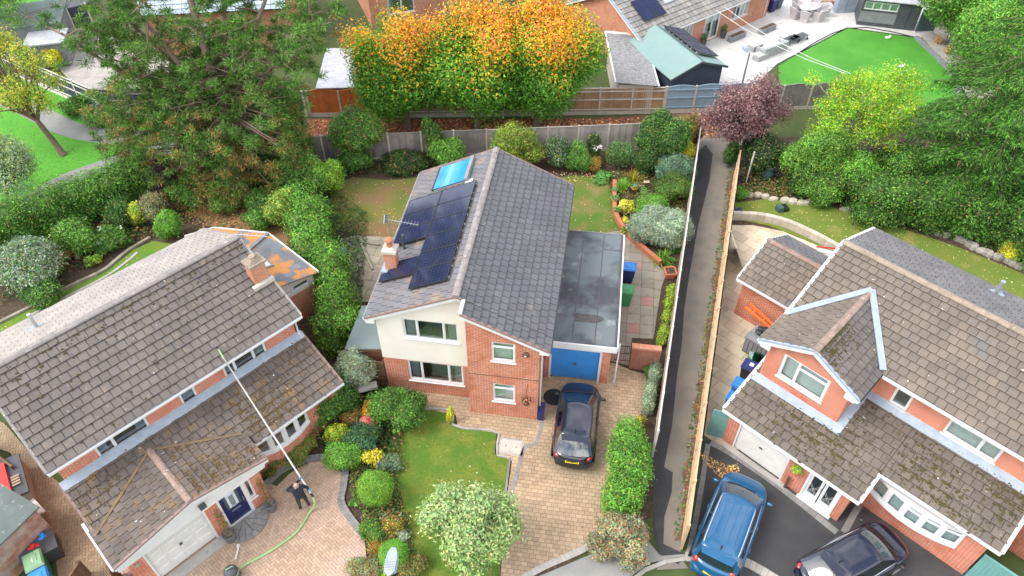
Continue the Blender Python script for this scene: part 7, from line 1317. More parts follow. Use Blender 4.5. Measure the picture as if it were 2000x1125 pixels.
P2('mixed_shrub', 'lime green low plant at the bottom of the narrow bed', ((-4.68, 11.41, 0.25), 0.36), .28, [(LIME, 2), (G4, 2)], leaf=.09, k=6)
P2('mixed_shrub', 'dark olive shrub right of the street lamp', ((-3.54, 11.69, 0.30), 0.51), .38, [(OLV, 3), (BRN, 2), (G1, 2)], leaf=.08, k=8)
strappy('ornamental_grass', 'rusty orange ornamental grass left of the lower topiary ball', 'grass', (-4.89, 12.28, 0.00), 120, .75, .018, [((.45, .30, .06), 3), ((.36, .18, .05), 2), (OLV, 2)])
P2('green_plant', 'small leafy plant below the first topiary ball', ((-6.06, 14.25, 0.15), 0.20), .2, [(G3, 1), (G2, 1)], leaf=.12, k=4, cat='plant')
P2('yellow_conifer', 'thin yellow conifer at the corner of the front lawn edging', ((-2.53, 18.01, 0.50), 0.17), .5, [(YEL, 3), (LIME, 2)], leaf=.07, k=5)
P2('cotoneaster', 'grey brown spreading bush at the bottom of the conifer hedge', ((3.85, 12.39, 0.75), 1.03), .85, [(SIL2, 3), ((.20, .24, .12), 3), (BRN, 2), ((.34, .20, .11), 2)], leaf=.10, k=18, f=(.28, .42), dens=2.0)
P2('euonymus', 'small yellowing shrub at the top of the conifer hedge', ((5.32, 17.73, 0.40), 0.25), .4, [(OLV, 2), (GOLD, 1), (RUST, 1), (G3, 1)], leaf=.08, k=6)
P2('box_bush', 'small round bush behind the brick garden wall', ((5.98, 20.43, 0.30), 0.31), .32, [(G1, 2), (G2, 2)], leaf=.06, k=5)
P2('wild_shrub', 'loose green shrub under the pine nearest the purple smoke bush', ((-17.84, 32.95, 0.70), 0.97), .8, MIX2, leaf=.11, k=9, dens=1.4)
P2('wild_shrub', 'sparse olive shrub under the pine above the lichen covered roof', ((-17.56, 34.82, 0.80), 0.88), .9, [(OLV, 3), (BRN, 2), (G2, 2)], leaf=.11, k=8, dens=1.3)
P2('wild_shrub', 'dark green shrub between pine trunk and yellow green tall shrub', ((-13.62, 31.78, 0.80), 0.94), .9, MIX1, leaf=.11, k=9)
P2('wild_shrub', 'green shrub filling the corner behind the lichen covered roof', ((-13.61, 30.42, 0.60), 0.71), .6, MIX2, leaf=.11, k=8)
P2('wild_shrub', 'dark leafy shrub behind the log edging under the hedge', ((-21.02, 30.81, 0.70), 0.93), .8, MIX1, leaf=.11, k=9)
P2('wild_shrub', 'dark leafy shrub at the left edge of the border', ((-26.10, 29.61, 1.00), 1.33), 1.2, MIX2, leaf=.12, k=10)
P2('wild_shrub', 'bushy green growth between yellow tree and spruce', ((21.72, 34.00, 1.40), 1.71), 1.5, MIX2, leaf=.13, k=12, dens=1.5)
P2('wild_shrub', 'green growth below the spruce behind the rear lawn', ((24.25, 31.91, 1.40), 1.38), 1.5, MIX2, leaf=.13, k=11, dens=1.5)
# back garden of the solar house
P2('photinia', 'tall leafy shrub in front of the grey fence', ((-8.96, 36.68, 2.05), 1.36), 1.25, [(G1, 2), (G2, 3), (G3, 2), ((.20, .13, .05), .6)], leaf=.13, k=14)
P2('ivy', 'dark shrub at the foot of the tall leafy shrub', ((-9.12, 35.70, 0.60), 1.13), .8, MIX1, leaf=.12, k=10)
P2('ivy', 'dark low shrub between the leafy shrub and the laurel', ((-6.31, 35.98, 0.40), 1.50), .5, [(D_, 3), (G1, 2), (BRN, .5)], leaf=.12, k=10, dy=.6)
P2('laurel', 'dark laurel in front of the fence behind the blue water heater', ((-4.72, 36.78, 1.50), 0.60), 1.2, [(G1, 3), (G2, 2)], leaf=.13, k=8)
P2('laurel', 'bright green laurel behind the blue water heater', ((-3.93, 36.05, 1.00), 1.01), 1.15, [(G2, 2), (G3, 3), (G4, 1)], leaf=.13, k=10)
P2('beech_bush', 'olive green bush behind the ridge of the solar house', ((0.39, 36.24, 1.30), 1.37), 1.35, [(OLV, 2), (G3, 3), ((.20, .22, .03), 2)], leaf=.12, k=12)
P2('viburnum', 'grey green bush right of the olive bush', ((2.69, 36.09, 0.90), 0.84), 1.05, [(SIL2, 2), (G1, 3), (D_, 1)], leaf=.10, k=9)
P2('viburnum', 'mid green bush before the pale fence', ((3.93, 35.93, 0.80), 0.78), .95, [(G2, 3), (G3, 2), (G1, 1)], leaf=.10, k=9)
P2('rose_bush', 'rose bush with white blooms before the pale fence', ((4.83, 36.76, 0.80), 0.48), .9, [(D_, 2), (G1, 2)], leaf=.11, k=7, flowers=(WHT, 4, .22))
P2('cosmos', 'airy green shrub right of the white rose', ((6.29, 35.79, 0.90), 0.77), .95, [(G1, 2), (G2, 3), (SIL2, 1)], leaf=.09, k=9, dens=1.3, ratio=3)
P2('perennial', 'rusty perennial below the white rose', ((4.86, 35.85, 0.35), 0.54), .4, [(RUST, 2), (OLV, 2), (GOLD, 1)], leaf=.08, k=6, cat='plant')
P2('camellia', 'large dark green camellia by the corner of the pale fence', ((8.75, 36.32, 1.70), 1.36), 1.6, [(G1, 3), (G2, 3), (D_, 1), (G3, .6)], leaf=.13, k=14)
P2('camellia', 'dark green lower bush left of the camellia', ((7.98, 35.42, 0.80), 0.83), .95, [(D_, 2), (G1, 3)], leaf=.11, k=9)
P2('autumn_shrub', 'brownish shrub in the far corner by the alley', ((10.72, 37.98, 1.20), 0.67), 1.0, [(OLV, 2), (BRN, 2), (RUST, 1), (G1, 2)], leaf=.11, k=8)
P2('golden_conifer', 'golden yellow conifer beside the alley fence', ((10.04, 36.26, 1.00), 0.72), .75, [(YEL, 3), ((.42, .46, .03), 3), (LIME, 1)], leaf=.10, k=9, ratio=2.5)
P2('juniper', 'blue green spiky juniper before the golden conifer', ((9.35, 34.78, 0.90), 0.99), .9, [(BLU, 3), (SIL2, 2), (G1, 1)], leaf=.15, ratio=5, k=10, dens=3)
P2('box_mound', 'wide clipped green mound beside the alley fence', ((8.93, 33.27, 0.60), 1.09), .65, [(G1, 2), (G2, 3), (OLV, 1)], leaf=.08, k=10)
P2('hebe', 'bright green bush above the silver bush', ((7.60, 31.76, 0.50), 0.84), .6, [(G3, 3), (G4, 2)], leaf=.10, k=9, ratio=2.5)
P2('lavender_cotton', 'large silver green feathery bush leaning over the alley fence', ((7.77, 29.79, 0.85), 1.39), .85, [(SILV, 4), (SIL2, 3), ((.12, .19, .12), 2)], leaf=.20, ratio=6, k=16, dens=3.4, up=.8)
strappy('ornamental_grass', 'brown and yellow arching grass in the back garden bed', 'grass', (6.96, 34.44, 0.00), 170, 1.0, .03, [(GOLD, 1), (OLV, 3), (RUST, 2), (LIME, 1)])
strappy('day_lily', 'bright green strappy clump left of the arching grass', 'plant', (6.25, 33.87, 0.00), 130, .8, .035, [(G3, 2), (G4, 3), (LIME, 1)])
P2('hosta', 'low blue green leafy clump at the edge of the back lawn', ((5.21, 34.86, 0.20), 0.59), .28, [(G3, 3), ((.08, .22, .07), 2)], leaf=.16, k=7, dens=1.3, cat='plant')
P2('spotted_laurel', 'yellow variegated bush on the curved brick edging', ((6.22, 31.88, 0.40), 0.42), .42, [(YEL, 3), ((.5, .5, .12), 2), (G3, 1)], leaf=.10, k=7)
P2('marigold', 'small bright yellow flowering plant on the curved edging', ((6.07, 30.87, 0.30), 0.22), .2, [(YEL, 4), (LIME, 1)], leaf=.08, k=5, cat='plant')
P2('perennial', 'mixed yellow green perennial near the end of the curved edging', ((6.22, 30.17, 0.25), 0.38), .25, [(OLV, 2), (GOLD, 1), (G3, 2)], leaf=.08, k=6, cat='plant')
strappy('iris', 'green iris leaves at the end of the curved brick edging', 'plant', (7.79, 27.95, 0.00), 160, .7, .04, [(G2, 3), (G3, 3), (LIME, 1)], spread=1.2)
strappy('iris', 'iris leaves below the silver bush', 'plant', (8.49, 28.74, 0.00), 100, .6, .035, [(G1, 3), (G2, 2)], spread=1.1)
# beside and behind the mossy roofed house
P2('laurel', 'large dark green shrub at the top of the ivy hedge', ((-11.66, 33.22, 1.20), 1.36), 1.3, MIX2, leaf=.12, k=12)
P2('lime_shrub', 'lime green shrub at the left end of the back lawn', ((-10.45, 33.64, 1.10), 0.91), 1.25, [(LIME, 3), (G4, 3), (G3, 1)], leaf=.11, k=10)
P2('yellow_shrub', 'yellow green tall shrub beside the lichen covered extension roof', ((-12.02, 30.72, 1.20), 0.87), 1.2, [((.22, .30, .05), 3), (G3, 2), (OLV, 1)], leaf=.12, k=10)
P2('dark_shrub', 'dark evergreen beside the end of the grey fence', ((-13.28, 35.33, 1.50), 1.28), 1.6, [(D_, 3), (G1, 3)], leaf=.13, k=10)
P2('dark_shrub', 'dark evergreen below the pine trunk', ((-14.57, 34.23, 0.70), 0.75), .9, [(D_, 2), (G1, 3), (BRN, .5)], leaf=.12, k=8)
P2('ivy', 'ivy covered post right of the pine trunk', ((-13.29, 37.53, 1.60), 0.72), 1.1, [(G2, 2), (G3, 2), (OLV, 2)], leaf=.13, k=7)
P2('shrub_rose', 'sparse green shrub behind the lichen covered roof', ((-15.69, 31.94, 0.50), 0.78), .6, [(G2, 2), (G3, 2), (OLV, 1)], leaf=.10, k=8, dens=1.2)
P2('purple_shrub', 'dark purple smoke bush at the end of the park hedge', ((-19.38, 33.36, 1.10), 0.91), 1.15, [(PURD, 4), (PUR, 1)], leaf=.12, k=9)
P2('conifer_bush', 'bright green upright conifer behind the ridge of the mossy roof', ((-18.02, 29.91, 0.75), 0.65), .9, [(G3, 3), (G4, 3)], leaf=.10, k=9)
P2('smoke_bush', 'pale grey pink shrub left of the upright conifer', ((-19.44, 31.33, 0.70), 0.83), .8, [(SIL2, 2), (OLV, 2), ((.30, .22, .12), 2)], leaf=.10, k=9, dens=1.4)
P2('elaeagnus', 'large silvery green shrub at the left end of the border', ((-23.61, 26.51, 1.00), 1.41), 1.3, [(SILV, 2), (SIL2, 3), (G2, 2)], leaf=.12, k=14)
P2('elaeagnus', 'dark green shrub below the silvery shrub at the left edge', ((-22.52, 25.24, 0.50), 0.99), .7, MIX1, leaf=.11, k=9)
P2('viburnum', 'green shrub behind the bird bath', ((-22.31, 28.63, 0.80), 1.05), .95, MIX2, leaf=.11, k=11)
P2('hydrangea', 'leafy border plants with white flowers behind the log edging', ((-21.05, 29.17, 0.40), 0.96), .45, [(G2, 2), (G3, 3), (G1, 1)], leaf=.12, k=10, flowers=(WHT, 9, .16))
P2('azalea', 'rust brown shrub between bird bath and tree stump', ((-22.94, 27.98, 0.40), 0.63), .42, [(RUST, 3), (BRN, 2), (OLV, 1)], leaf=.09, k=7)
P2('fern', 'light green fern beside the tree stump', ((-21.35, 27.76, 0.25), 0.42), .3, [(LIME, 2), (G3, 2)], leaf=.11, k=6, cat='plant')
P2('dwarf_plant', 'small dark green plant at the foot of the bird bath', ((-22.86, 26.98, 0.20), 0.36), .26, [(G1, 2), (G2, 2)], leaf=.08, k=5, cat='plant')
P2('golden_shrub', 'yellow leaved shrub at the right end of the park hedge', ((-20.03, 30.81, 0.70), 0.55), .7, [(YEL, 2), (LIME, 3), (G3, 2)], leaf=.10, k=7)
P2('park_shrub', 'grey green ground shrub beside the navy fence', ((-26.04, 40.91, 0.50), 0.91), .6, [(SIL2, 3), (G2, 2)], leaf=.12, k=9)
P2('park_shrub', 'green ground shrub below the navy fence posts', ((-28.15, 42.00, 0.50), 0.79), .6, [(G2, 3), (G3, 2)], leaf=.12, k=8)
P2('garden_shrub', 'yellow orange shrub behind the navy fence near the orange chair', ((-31.95, 47.81, 0.70), 0.64), .7, [(YEL, 2), (LIME, 2), (ORG, .6)], leaf=.13, k=7)
P2('climber', 'dark ivy over the end of the tan alley fence', ((12.91, 36.20, 0.90), 0.54), 1.0, MIX1, leaf=.12, k=7)
P2('dark_shrub', 'dark leafy mass below the purple leaved tree', ((14.47, 35.76, 1.20), 1.24), 1.4, [(D_, 2), (G1, 3), (PURD, 1)], leaf=.13, k=10)
P2('nettle_patch', 'light green weeds in the corner of the rear lawn', ((12.87, 33.19, 0.30), 0.40), .4, [(G3, 2), (G4, 2)], leaf=.10, k=6)
P2('laurel', 'bright green laurel behind the rear lawn', ((18.86, 33.69, 1.10), 1.31), 1.3, BRT, leaf=.13, k=11)
P2('laurel', 'sprawling green shrub behind the stone blocks', ((17.13, 33.23, 0.70), 1.26), .8, MIX2, leaf=.11, k=10)
P2('golden_shrub', 'bright yellow shrub at the end of the rough stone edging', ((25.79, 28.37, 0.40), 0.63), .45, [(YEL, 4), (LIME, 1)], leaf=.10, k=7)
P2('autumn_shrub', 'yellow and red tinted shrub at the edge of the rear lawn', ((21.84, 31.28, 0.60), 0.66), .65, [(LIME, 3), (G3, 2), (PINK, .4)], leaf=.11, k=7)
P2('bright_conifer', 'bright green conifer at the top right corner above the white fence', ((31.89, 51.32, 3.00), 2.90), 2.9, [(G2, 2), (G3, 3), (G4, 1)], leaf=.17, k=12)
P2('bright_conifer', 'yellow green conifer right of the white fence', ((32.61, 46.66, 3.00), 2.55), 3.2, [(G2, 2), (G3, 3), (G4, 2)], leaf=.17, k=12)
P2('park_shrub', 'dark shrub beside the brown fence behind the summerhouse', ((6.42, 55.29, 1.50), 0.93), 1.3, [(D_, 2), (G1, 2)], leaf=.14, k=7)
strappy('pampas_grass', 'dry tan grass tufts in the gravel bed by the white fence', 'grass', (31.41, 51.61, 0.00), 90, .7, .04, [((.5, .36, .2), 2), ((.4, .26, .15), 2)])
strappy('pampas_grass', 'dry tan grass tufts nearer the spruce in the gravel bed', 'grass', (31.52, 50.05, 0.00), 90, .7, .04, [((.5, .36, .2), 2), ((.4, .26, .15), 2)])
# ---------------------------------------------------------------- cars
def car(label, pos, heading, L, W, H, paint, kind, group='parked cars', plate=None):
    root = empty('parked_car', label, 'car', pos, R(heading), group); suv = kind == 'suv'; N = 56
    zf, zw, zr = (.80, 1.08, 1.10) if suv else (.66, .93, .98)       # nose, scuttle, tail heights of the shoulder
    xs = L / 2 - (.92 if suv else .90)
    def zs(x):
        if x > xs: t = (x - xs) / (L / 2 - xs); return zw - (zw - zf) * (t ** 1.7)
        t = min(1, (xs - x) / (xs + L / 2)); return zw + (zr - zw) * t - (.0 if kind != 'saloon' else .02) * t
    def outline(sx, sy, zf_):
        P_ = []
        for i in range(N):
            a = 2 * math.pi * i / N; c, s = math.cos(a), math.sin(a); e = .36
            x = L / 2 * sx * math.copysign(abs(c) ** e, c); y = W / 2 * sy * math.copysign(abs(s) ** (e + .06), s)
            x -= .10 * (y / (W / 2)) ** 2 * (1 if x > 0 else -.8); y *= 1 - .10 * max(0, x / (L / 2)) ** 3 - .05 * max(0, -x / (L / 2)) ** 3
            P_.append((x, y, zf_(x)))
        return P_
    lv = [(.95, .88, lambda x: .20), (.985, .95, lambda x: .30), (1, .985, lambda x: .45), (1.0, 1.0, lambda x: .60 + .05 * (x < 0)), (.985, .985, lambda x: zs(x) - .06), (.96, .945, lambda x: zs(x)), (.90, .87, lambda x: zs(x) + .028), (.70, .62, lambda x: zs(x) + .05), (.45, .36, lambda x: zs(x) + .06), (.2, .12, lambda x: zs(x) + .062)]
    rings = [outline(*q) for q in lv]; b = MB()
    def loft(mb, rs):
        o = len(mb.v)
        for r_ in rs: mb.v += r_
        for k in range(len(rs) - 1):
            for j in range(N): a = o + k * N + j; c = o + k * N + (j + 1) % N; mb.f.append((a, c, c + N, a + N))
    loft(b, rings[2:]); b.v.append((0, 0, zs(0) + .062)); b.f += [(len(b.v) - 1 - N + j, len(b.v) - 1 - N + (j + 1) % N, len(b.v) - 1) for j in range(N)]; body = b.build('body', paint, root, True)
    s_ = MB(); loft(s_, rings[:3]); s_.build('lower_trim', 'black_plastic', root, True)
    # cabin: windscreen, side and rear glass between pillars, roof
    bw, rw = W / 2 * .86, W / 2 * (.66 if not suv else .70)
    xf0, xf1 = xs + .06, xs - (.80 if not suv else .74); xr0, xr1 = -L / 2 + (.22 if kind != 'saloon' else .30), -L / 2 + (.78 if kind == 'hatch' else (.42 if suv else 1.05))
    def edge(which, t, u):      # u 0 belt, 1 roof; t across
        q = u; hw = bw + (rw - bw) * q ** .8; z0 = lambda x: zs(x) + .02
        if which == 'f': y = -hw + 2 * hw * t; x = xf0 + (xf1 - xf0) * q + .16 * (1 - (y / hw) ** 2) - .05
        elif which == 'r': y = -hw + 2 * hw * t; x = xr0 + (xr1 - xr0) * q - .12 * (1 - (y / hw) ** 2) + .04
        else:
            s = 1 if which == 'l' else -1; xa, xb = xf0 + (xf1 - xf0) * q - .05, xr0 + (xr1 - xr0) * q + .04; x = xa + (xb - xa) * t; y = s * (hw + .03 * math.sin(math.pi * t))
        zr_ = H - .05; return (x, y, z0(x) + (zr_ - z0(x)) * (q + .06 * math.sin(math.pi * q)))
    us = [0, .25, .5, .75, 1]
    def strip(mb, which, t0, t1, n=6, off=0):
        o = len(mb.v)
        for u in us:
            for i in range(n + 1): mb.v.append(edge(which, t0 + (t1 - t0) * i / n, u))
        for k in range(len(us) - 1):
            for i in range(n): a = o + k * (n + 1) + i; mb.f.append((a, a + 1, a + n + 2, a + n + 1))
    for w_, nm in (('f', 'windscreen'), ('r', 'rear_window')): m = MB(); strip(m, w_, .08, .92, 8); m.build(nm, 'car_glass', root, True)
    def pillar(w_, t0, t1): q_ = MB(); strip(q_, w_, t0, t1, 2); q_.build('pillar', paint, root, True)
    for w_ in ('f', 'r'): pillar(w_, 0, .08); pillar(w_, .92, 1)
    for w_ in ('l', 'r_'):
        ww = 'l' if w_ == 'l' else 'x'
        for t0, t1 in ((.05, .42), (.46, .72), (.75, .93)): m = MB(); strip(m, ww, t0, t1, 4); m.build('side_window', 'car_glass', root, True)
        for t0, t1 in ((0, .05), (.42, .46), (.72, .75), (.93, 1)): pillar(ww, t0, t1)
    rim = [edge('f', i / 10, 1) for i in range(11)] + [edge('l', i / 12, 1) for i in range(1, 12)] + [edge('r', 1 - i / 10, 1) for i in range(11)] + [edge('x', 1 - i / 12, 1) for i in range(1, 12)]
    cx = sum(p[0] for p in rim) / len(rim); rf = MB(); n = len(rim)
    for s, dz in ((1.015, -.012), (1.0, .02), (.9, .04), (.6, .055), (.3, .06)): rf.v += [(cx + (p[0] - cx) * s, p[1] * s, p[2] + dz) for p in rim]
    for k in range(4):
        for j in range(n): a = k * n + j; c = k * n + (j + 1) % n; rf.f.append((a, c, c + n, a + n))
    rf.f.append(tuple(range(4 * n, 5 * n))); roof = rf.build('roof', paint, root, True)
    xr_, xf_ = min(p[0] for p in rim), max(p[0] for p in rim)
    if suv:
        for y in (-.36, -.12, .12, .36): MB().tube([(xf_ - .35, y, H + .003), (cx, y, H + .012), (xr_ + .45, y, H + .003)], .012, 5).build('roof_rib', paint, roof)
        for s in (-1, 1): MB().tube([(xf_ - .3, s * rw * .93, H - .01), (xf_ - .45, s * rw * .95, H + .05), (xr_ + .4, s * rw * .95, H + .05), (xr_ + .25, s * rw * .93, H - .01)], .02, 6).build('roof_rail', 'alu', roof)
    MB().hexa([(xr_ - .16, -rw * .85, H - .06), (xr_ + .05, -rw * .92, H - .04), (xr_ + .05, rw * .92, H - .04), (xr_ - .16, rw * .85, H - .06)], [(xr_ - .18, -rw * .82, H - .035), (xr_ + .08, -rw * .92, H + .0), (xr_ + .08, rw * .92, H + .0), (xr_ - .18, rw * .82, H - .035)]).build('spoiler', paint, roof)
    MB().hexa([(xr_ + .25, -.025, H), (xr_ + .40, -.02, H), (xr_ + .40, .02, H), (xr_ + .25, .025, H)], [(xr_ + .2, -.005, H + .11), (xr_ + .26, -.005, H + .1), (xr_ + .26, .005, H + .1), (xr_ + .2, .005, H + .11)]).build('aerial_fin', 'black_plastic', roof)
    MB().box(xs - .55, xs - .2, -.6, .6, zw - .25, zw - .06).build('dashboard', 'black_plastic', root)
    for y in (-.36, .36):
        for x in (xs - 1.25, xs - 2.1): st_ = MB().hexa([(x - .25, y - .22, .6), (x + .25, y - .22, .6), (x + .25, y + .22, .6), (x - .25, y + .22, .6)], [(x - .3, y - .22, 1.12), (x - .12, y - .22, 1.12), (x - .12, y + .22, 1.12), (x - .3, y + .22, 1.12)]).build('seat', 'dark_grey', root)
    for s in (-1, 1):
        mr = MB().ball((xs - .12, s * (W / 2 + .09), zw + .06), (.07, .12, .075)).build('door_mirror', paint if suv else 'black_plastic', root, True)
        MB().ball((L / 2 - .36, s * W / 2 * .64, zf + .03), (.17, .13, .05), 12, 8).build('headlight', 'light_clear', root, True)
        MB().ball((-L / 2 + .26, s * W / 2 * .68, zr - .10), (.16, .13, .16 if suv else .07), 12, 8).build('tail_light', 'light_red', root, True)
        for x in (L * .30, -L * .30):
            w1 = MB().tube([(x, s * (W / 2 - .22), .32), (x, s * (W / 2 - .005), .32)], .325, 20).build('wheel', 'tyre', root); MB().tube([(x, s * (W / 2 - .02), .32), (x, s * (W / 2 + .004), .32)], .21, 14).build('rim', 'alu', w1)
            ar_ = MB(); ar_.tube([(x + .36 * math.cos(a), s * (W / 2 - .03), .32 + .36 * math.sin(a)) for a in [math.pi * i / 10 for i in range(11)]], .035, 5); ar_.build('wheel_arch', 'black_plastic', root)
        for x in (xs - 1.15, xs - 2.1): MB().bar((x - .09, s * (W / 2 + .0), zw - .16), (x + .09, s * (W / 2 + .0), zw - .16), .03, .03).build('door_handle', paint if suv else 'black_plastic', root)
        MB().tube([(xs - .05, s * bw * .97, zs(xs) + .04), (0, s * (bw + .04), zs(0) + .035), (xr0 + .1, s * bw * .97, zs(xr0) + .03)], .014, 5).build('waist_trim', 'alu' if kind != 'hatch' else 'black_plastic', root)
    MB().bar((xf0 + .10, -.45, zw + .045), (xf0 + .04, .15, zw + .06), .03, .02).build('wiper', 'black_plastic', root); MB().bar((xf0 + .10, .05, zw + .045), (xf0 + .0, .6, zw + .06), .03, .02).build('wiper', 'black_plastic', root)
    for s in (-1, 1): MB().tube([(xs + .12, s * W * .36, zs(xs + .12) + .045), (L / 2 - .35, s * W * .33, zs(L / 2 - .35) + .04)], .012, 5).build('bonnet_crease', paint, body)
    bp = MB().hexa([(-L / 2 - .02, -W * .36, .5), (-L / 2 - .02, W * .36, .5), (-L / 2 + .25, W * .42, .5), (-L / 2 + .25, -W * .42, .5)], [(-L / 2 - .005, -W * .35, .64), (-L / 2 - .005, W * .35, .64), (-L / 2 + .25, W * .42, .64), (-L / 2 + .25, -W * .42, .64)]).build('rear_bumper', 'black_plastic' if kind == 'hatch' else paint, root)
    np_ = MB().hexa([(-L / 2 + .0, -.27, .70), (-L / 2 + .0, .27, .70), (-L / 2 + .04, .27, .70), (-L / 2 + .04, -.27, .70)], [(-L / 2 + .035, -.27, .82), (-L / 2 + .035, .27, .82), (-L / 2 + .075, .27, .82), (-L / 2 + .075, -.27, .82)]).build('number_plate', 'plate_yellow', root)
    if plate: text_part(plate, np_, 'plate_text', (-L / 2 + .012, 0, .76), .095, 'plastic_black', -math.pi / 2, R(74))
    return root
car('dark navy hatchback parked on the block driveway in front of the blue garage', (2.66, 17.62, .015), 80.7, 4.05, 1.76, 1.47, 'paint_navy', 'hatch', plate='BX74 TWZ')
car('bright blue sport utility car with ribbed roof on the asphalt drive', (7.97, 13.10, 0), 60.5, 4.45, 1.86, 1.68, 'paint_blue', 'suv')
car('deep blue car with glossy roof at the bottom edge before the bow window', (12.05, 11.72, 0), 25.5, 4.35, 1.78, 1.47, 'paint_deep', 'saloon')

# ---------------------------------------------------------------- person with the gutter vacuum pole
P0, P1 = Vector((-7.45, 14.12, 0.85)), Vector((-10.53, 17.36, 5.00)); pd = (P1 - P0)
pole = empty('gutter_pole', 'long white gutter vacuum pole reaching up to the mossy roof', 'pole', (0, 0, 0))
MB().tube([P0 + pd * .02, P0 + pd * .5, P1], [.034, .030, .026], 8).build('tube', 'white_paint', pole, True); MB().tube([P0, P0 + pd * .025], .042, 8).build('end_cuff', 'black_plastic', pole)
hk = P1; dh = Vector((-.6, .8, 0)); MB().tube([hk, hk + pd.normalized() * .25 + Vector((0, 0, .12)), hk + dh * .35 + Vector((0, 0, .16)), hk + dh * .42 - Vector((0, 0, .02))], .032, 7).build('hook_nozzle', 'hose_green', pole, True)
for t in (.25, .5, .75): MB().tube([P0 + pd * t, P0 + pd * (t + .008)], .042, 8).build('clamp', 'alu', pole)
hose = empty('vacuum_hose', 'pale green ribbed hose lying across the herringbone driveway', 'hose'); hl = smooth_line([P0, P0 + Vector((.03, -.12, -.35)), (-7.67, 13.90, 0.08), (-8.03, 13.09, 0.06), (-8.79, 12.39, 0.06), (-9.46, 11.95, 0.06), (-9.74, 11.63, 0.25)], 10); MB().tube(hl, [.045 + .004 * (i % 2) for i in range(len(hl))], 8).build('tube', 'hose_green', hose, True)
vc = empty('vacuum_cleaner', 'dark green drum vacuum cleaner at the bottom of the herringbone driveway', 'vacuum cleaner', (-9.89, 11.41, 0.00), .6); MB().lathe([(.24, .08), (.25, .12), (.25, .42), (.22, .46)], (0, 0, 0), 18).build('drum', 'composter', vc, True); MB().lathe([(.25, .46), (.24, .55), (.14, .66), (.02, .68)], (0, 0, 0), 18).build('motor_head', 'dark_grey', vc, True); MB().tube([(-.14, 0, .62), (-.12, 0, .76), (.12, 0, .76), (.14, 0, .62)], .02, 6).build('handle', 'plastic_sage', vc); MB().lathe([(.255, .40), (.262, .43), (.255, .46)], (0, 0, 0), 18).build('band', 'hose_green', vc)
for i in range(4): a = 6.283 * i / 4; MB().ball((.22 * math.cos(a), .22 * math.sin(a), .05), .05, 8, 5).build('castor', 'tyre', vc)
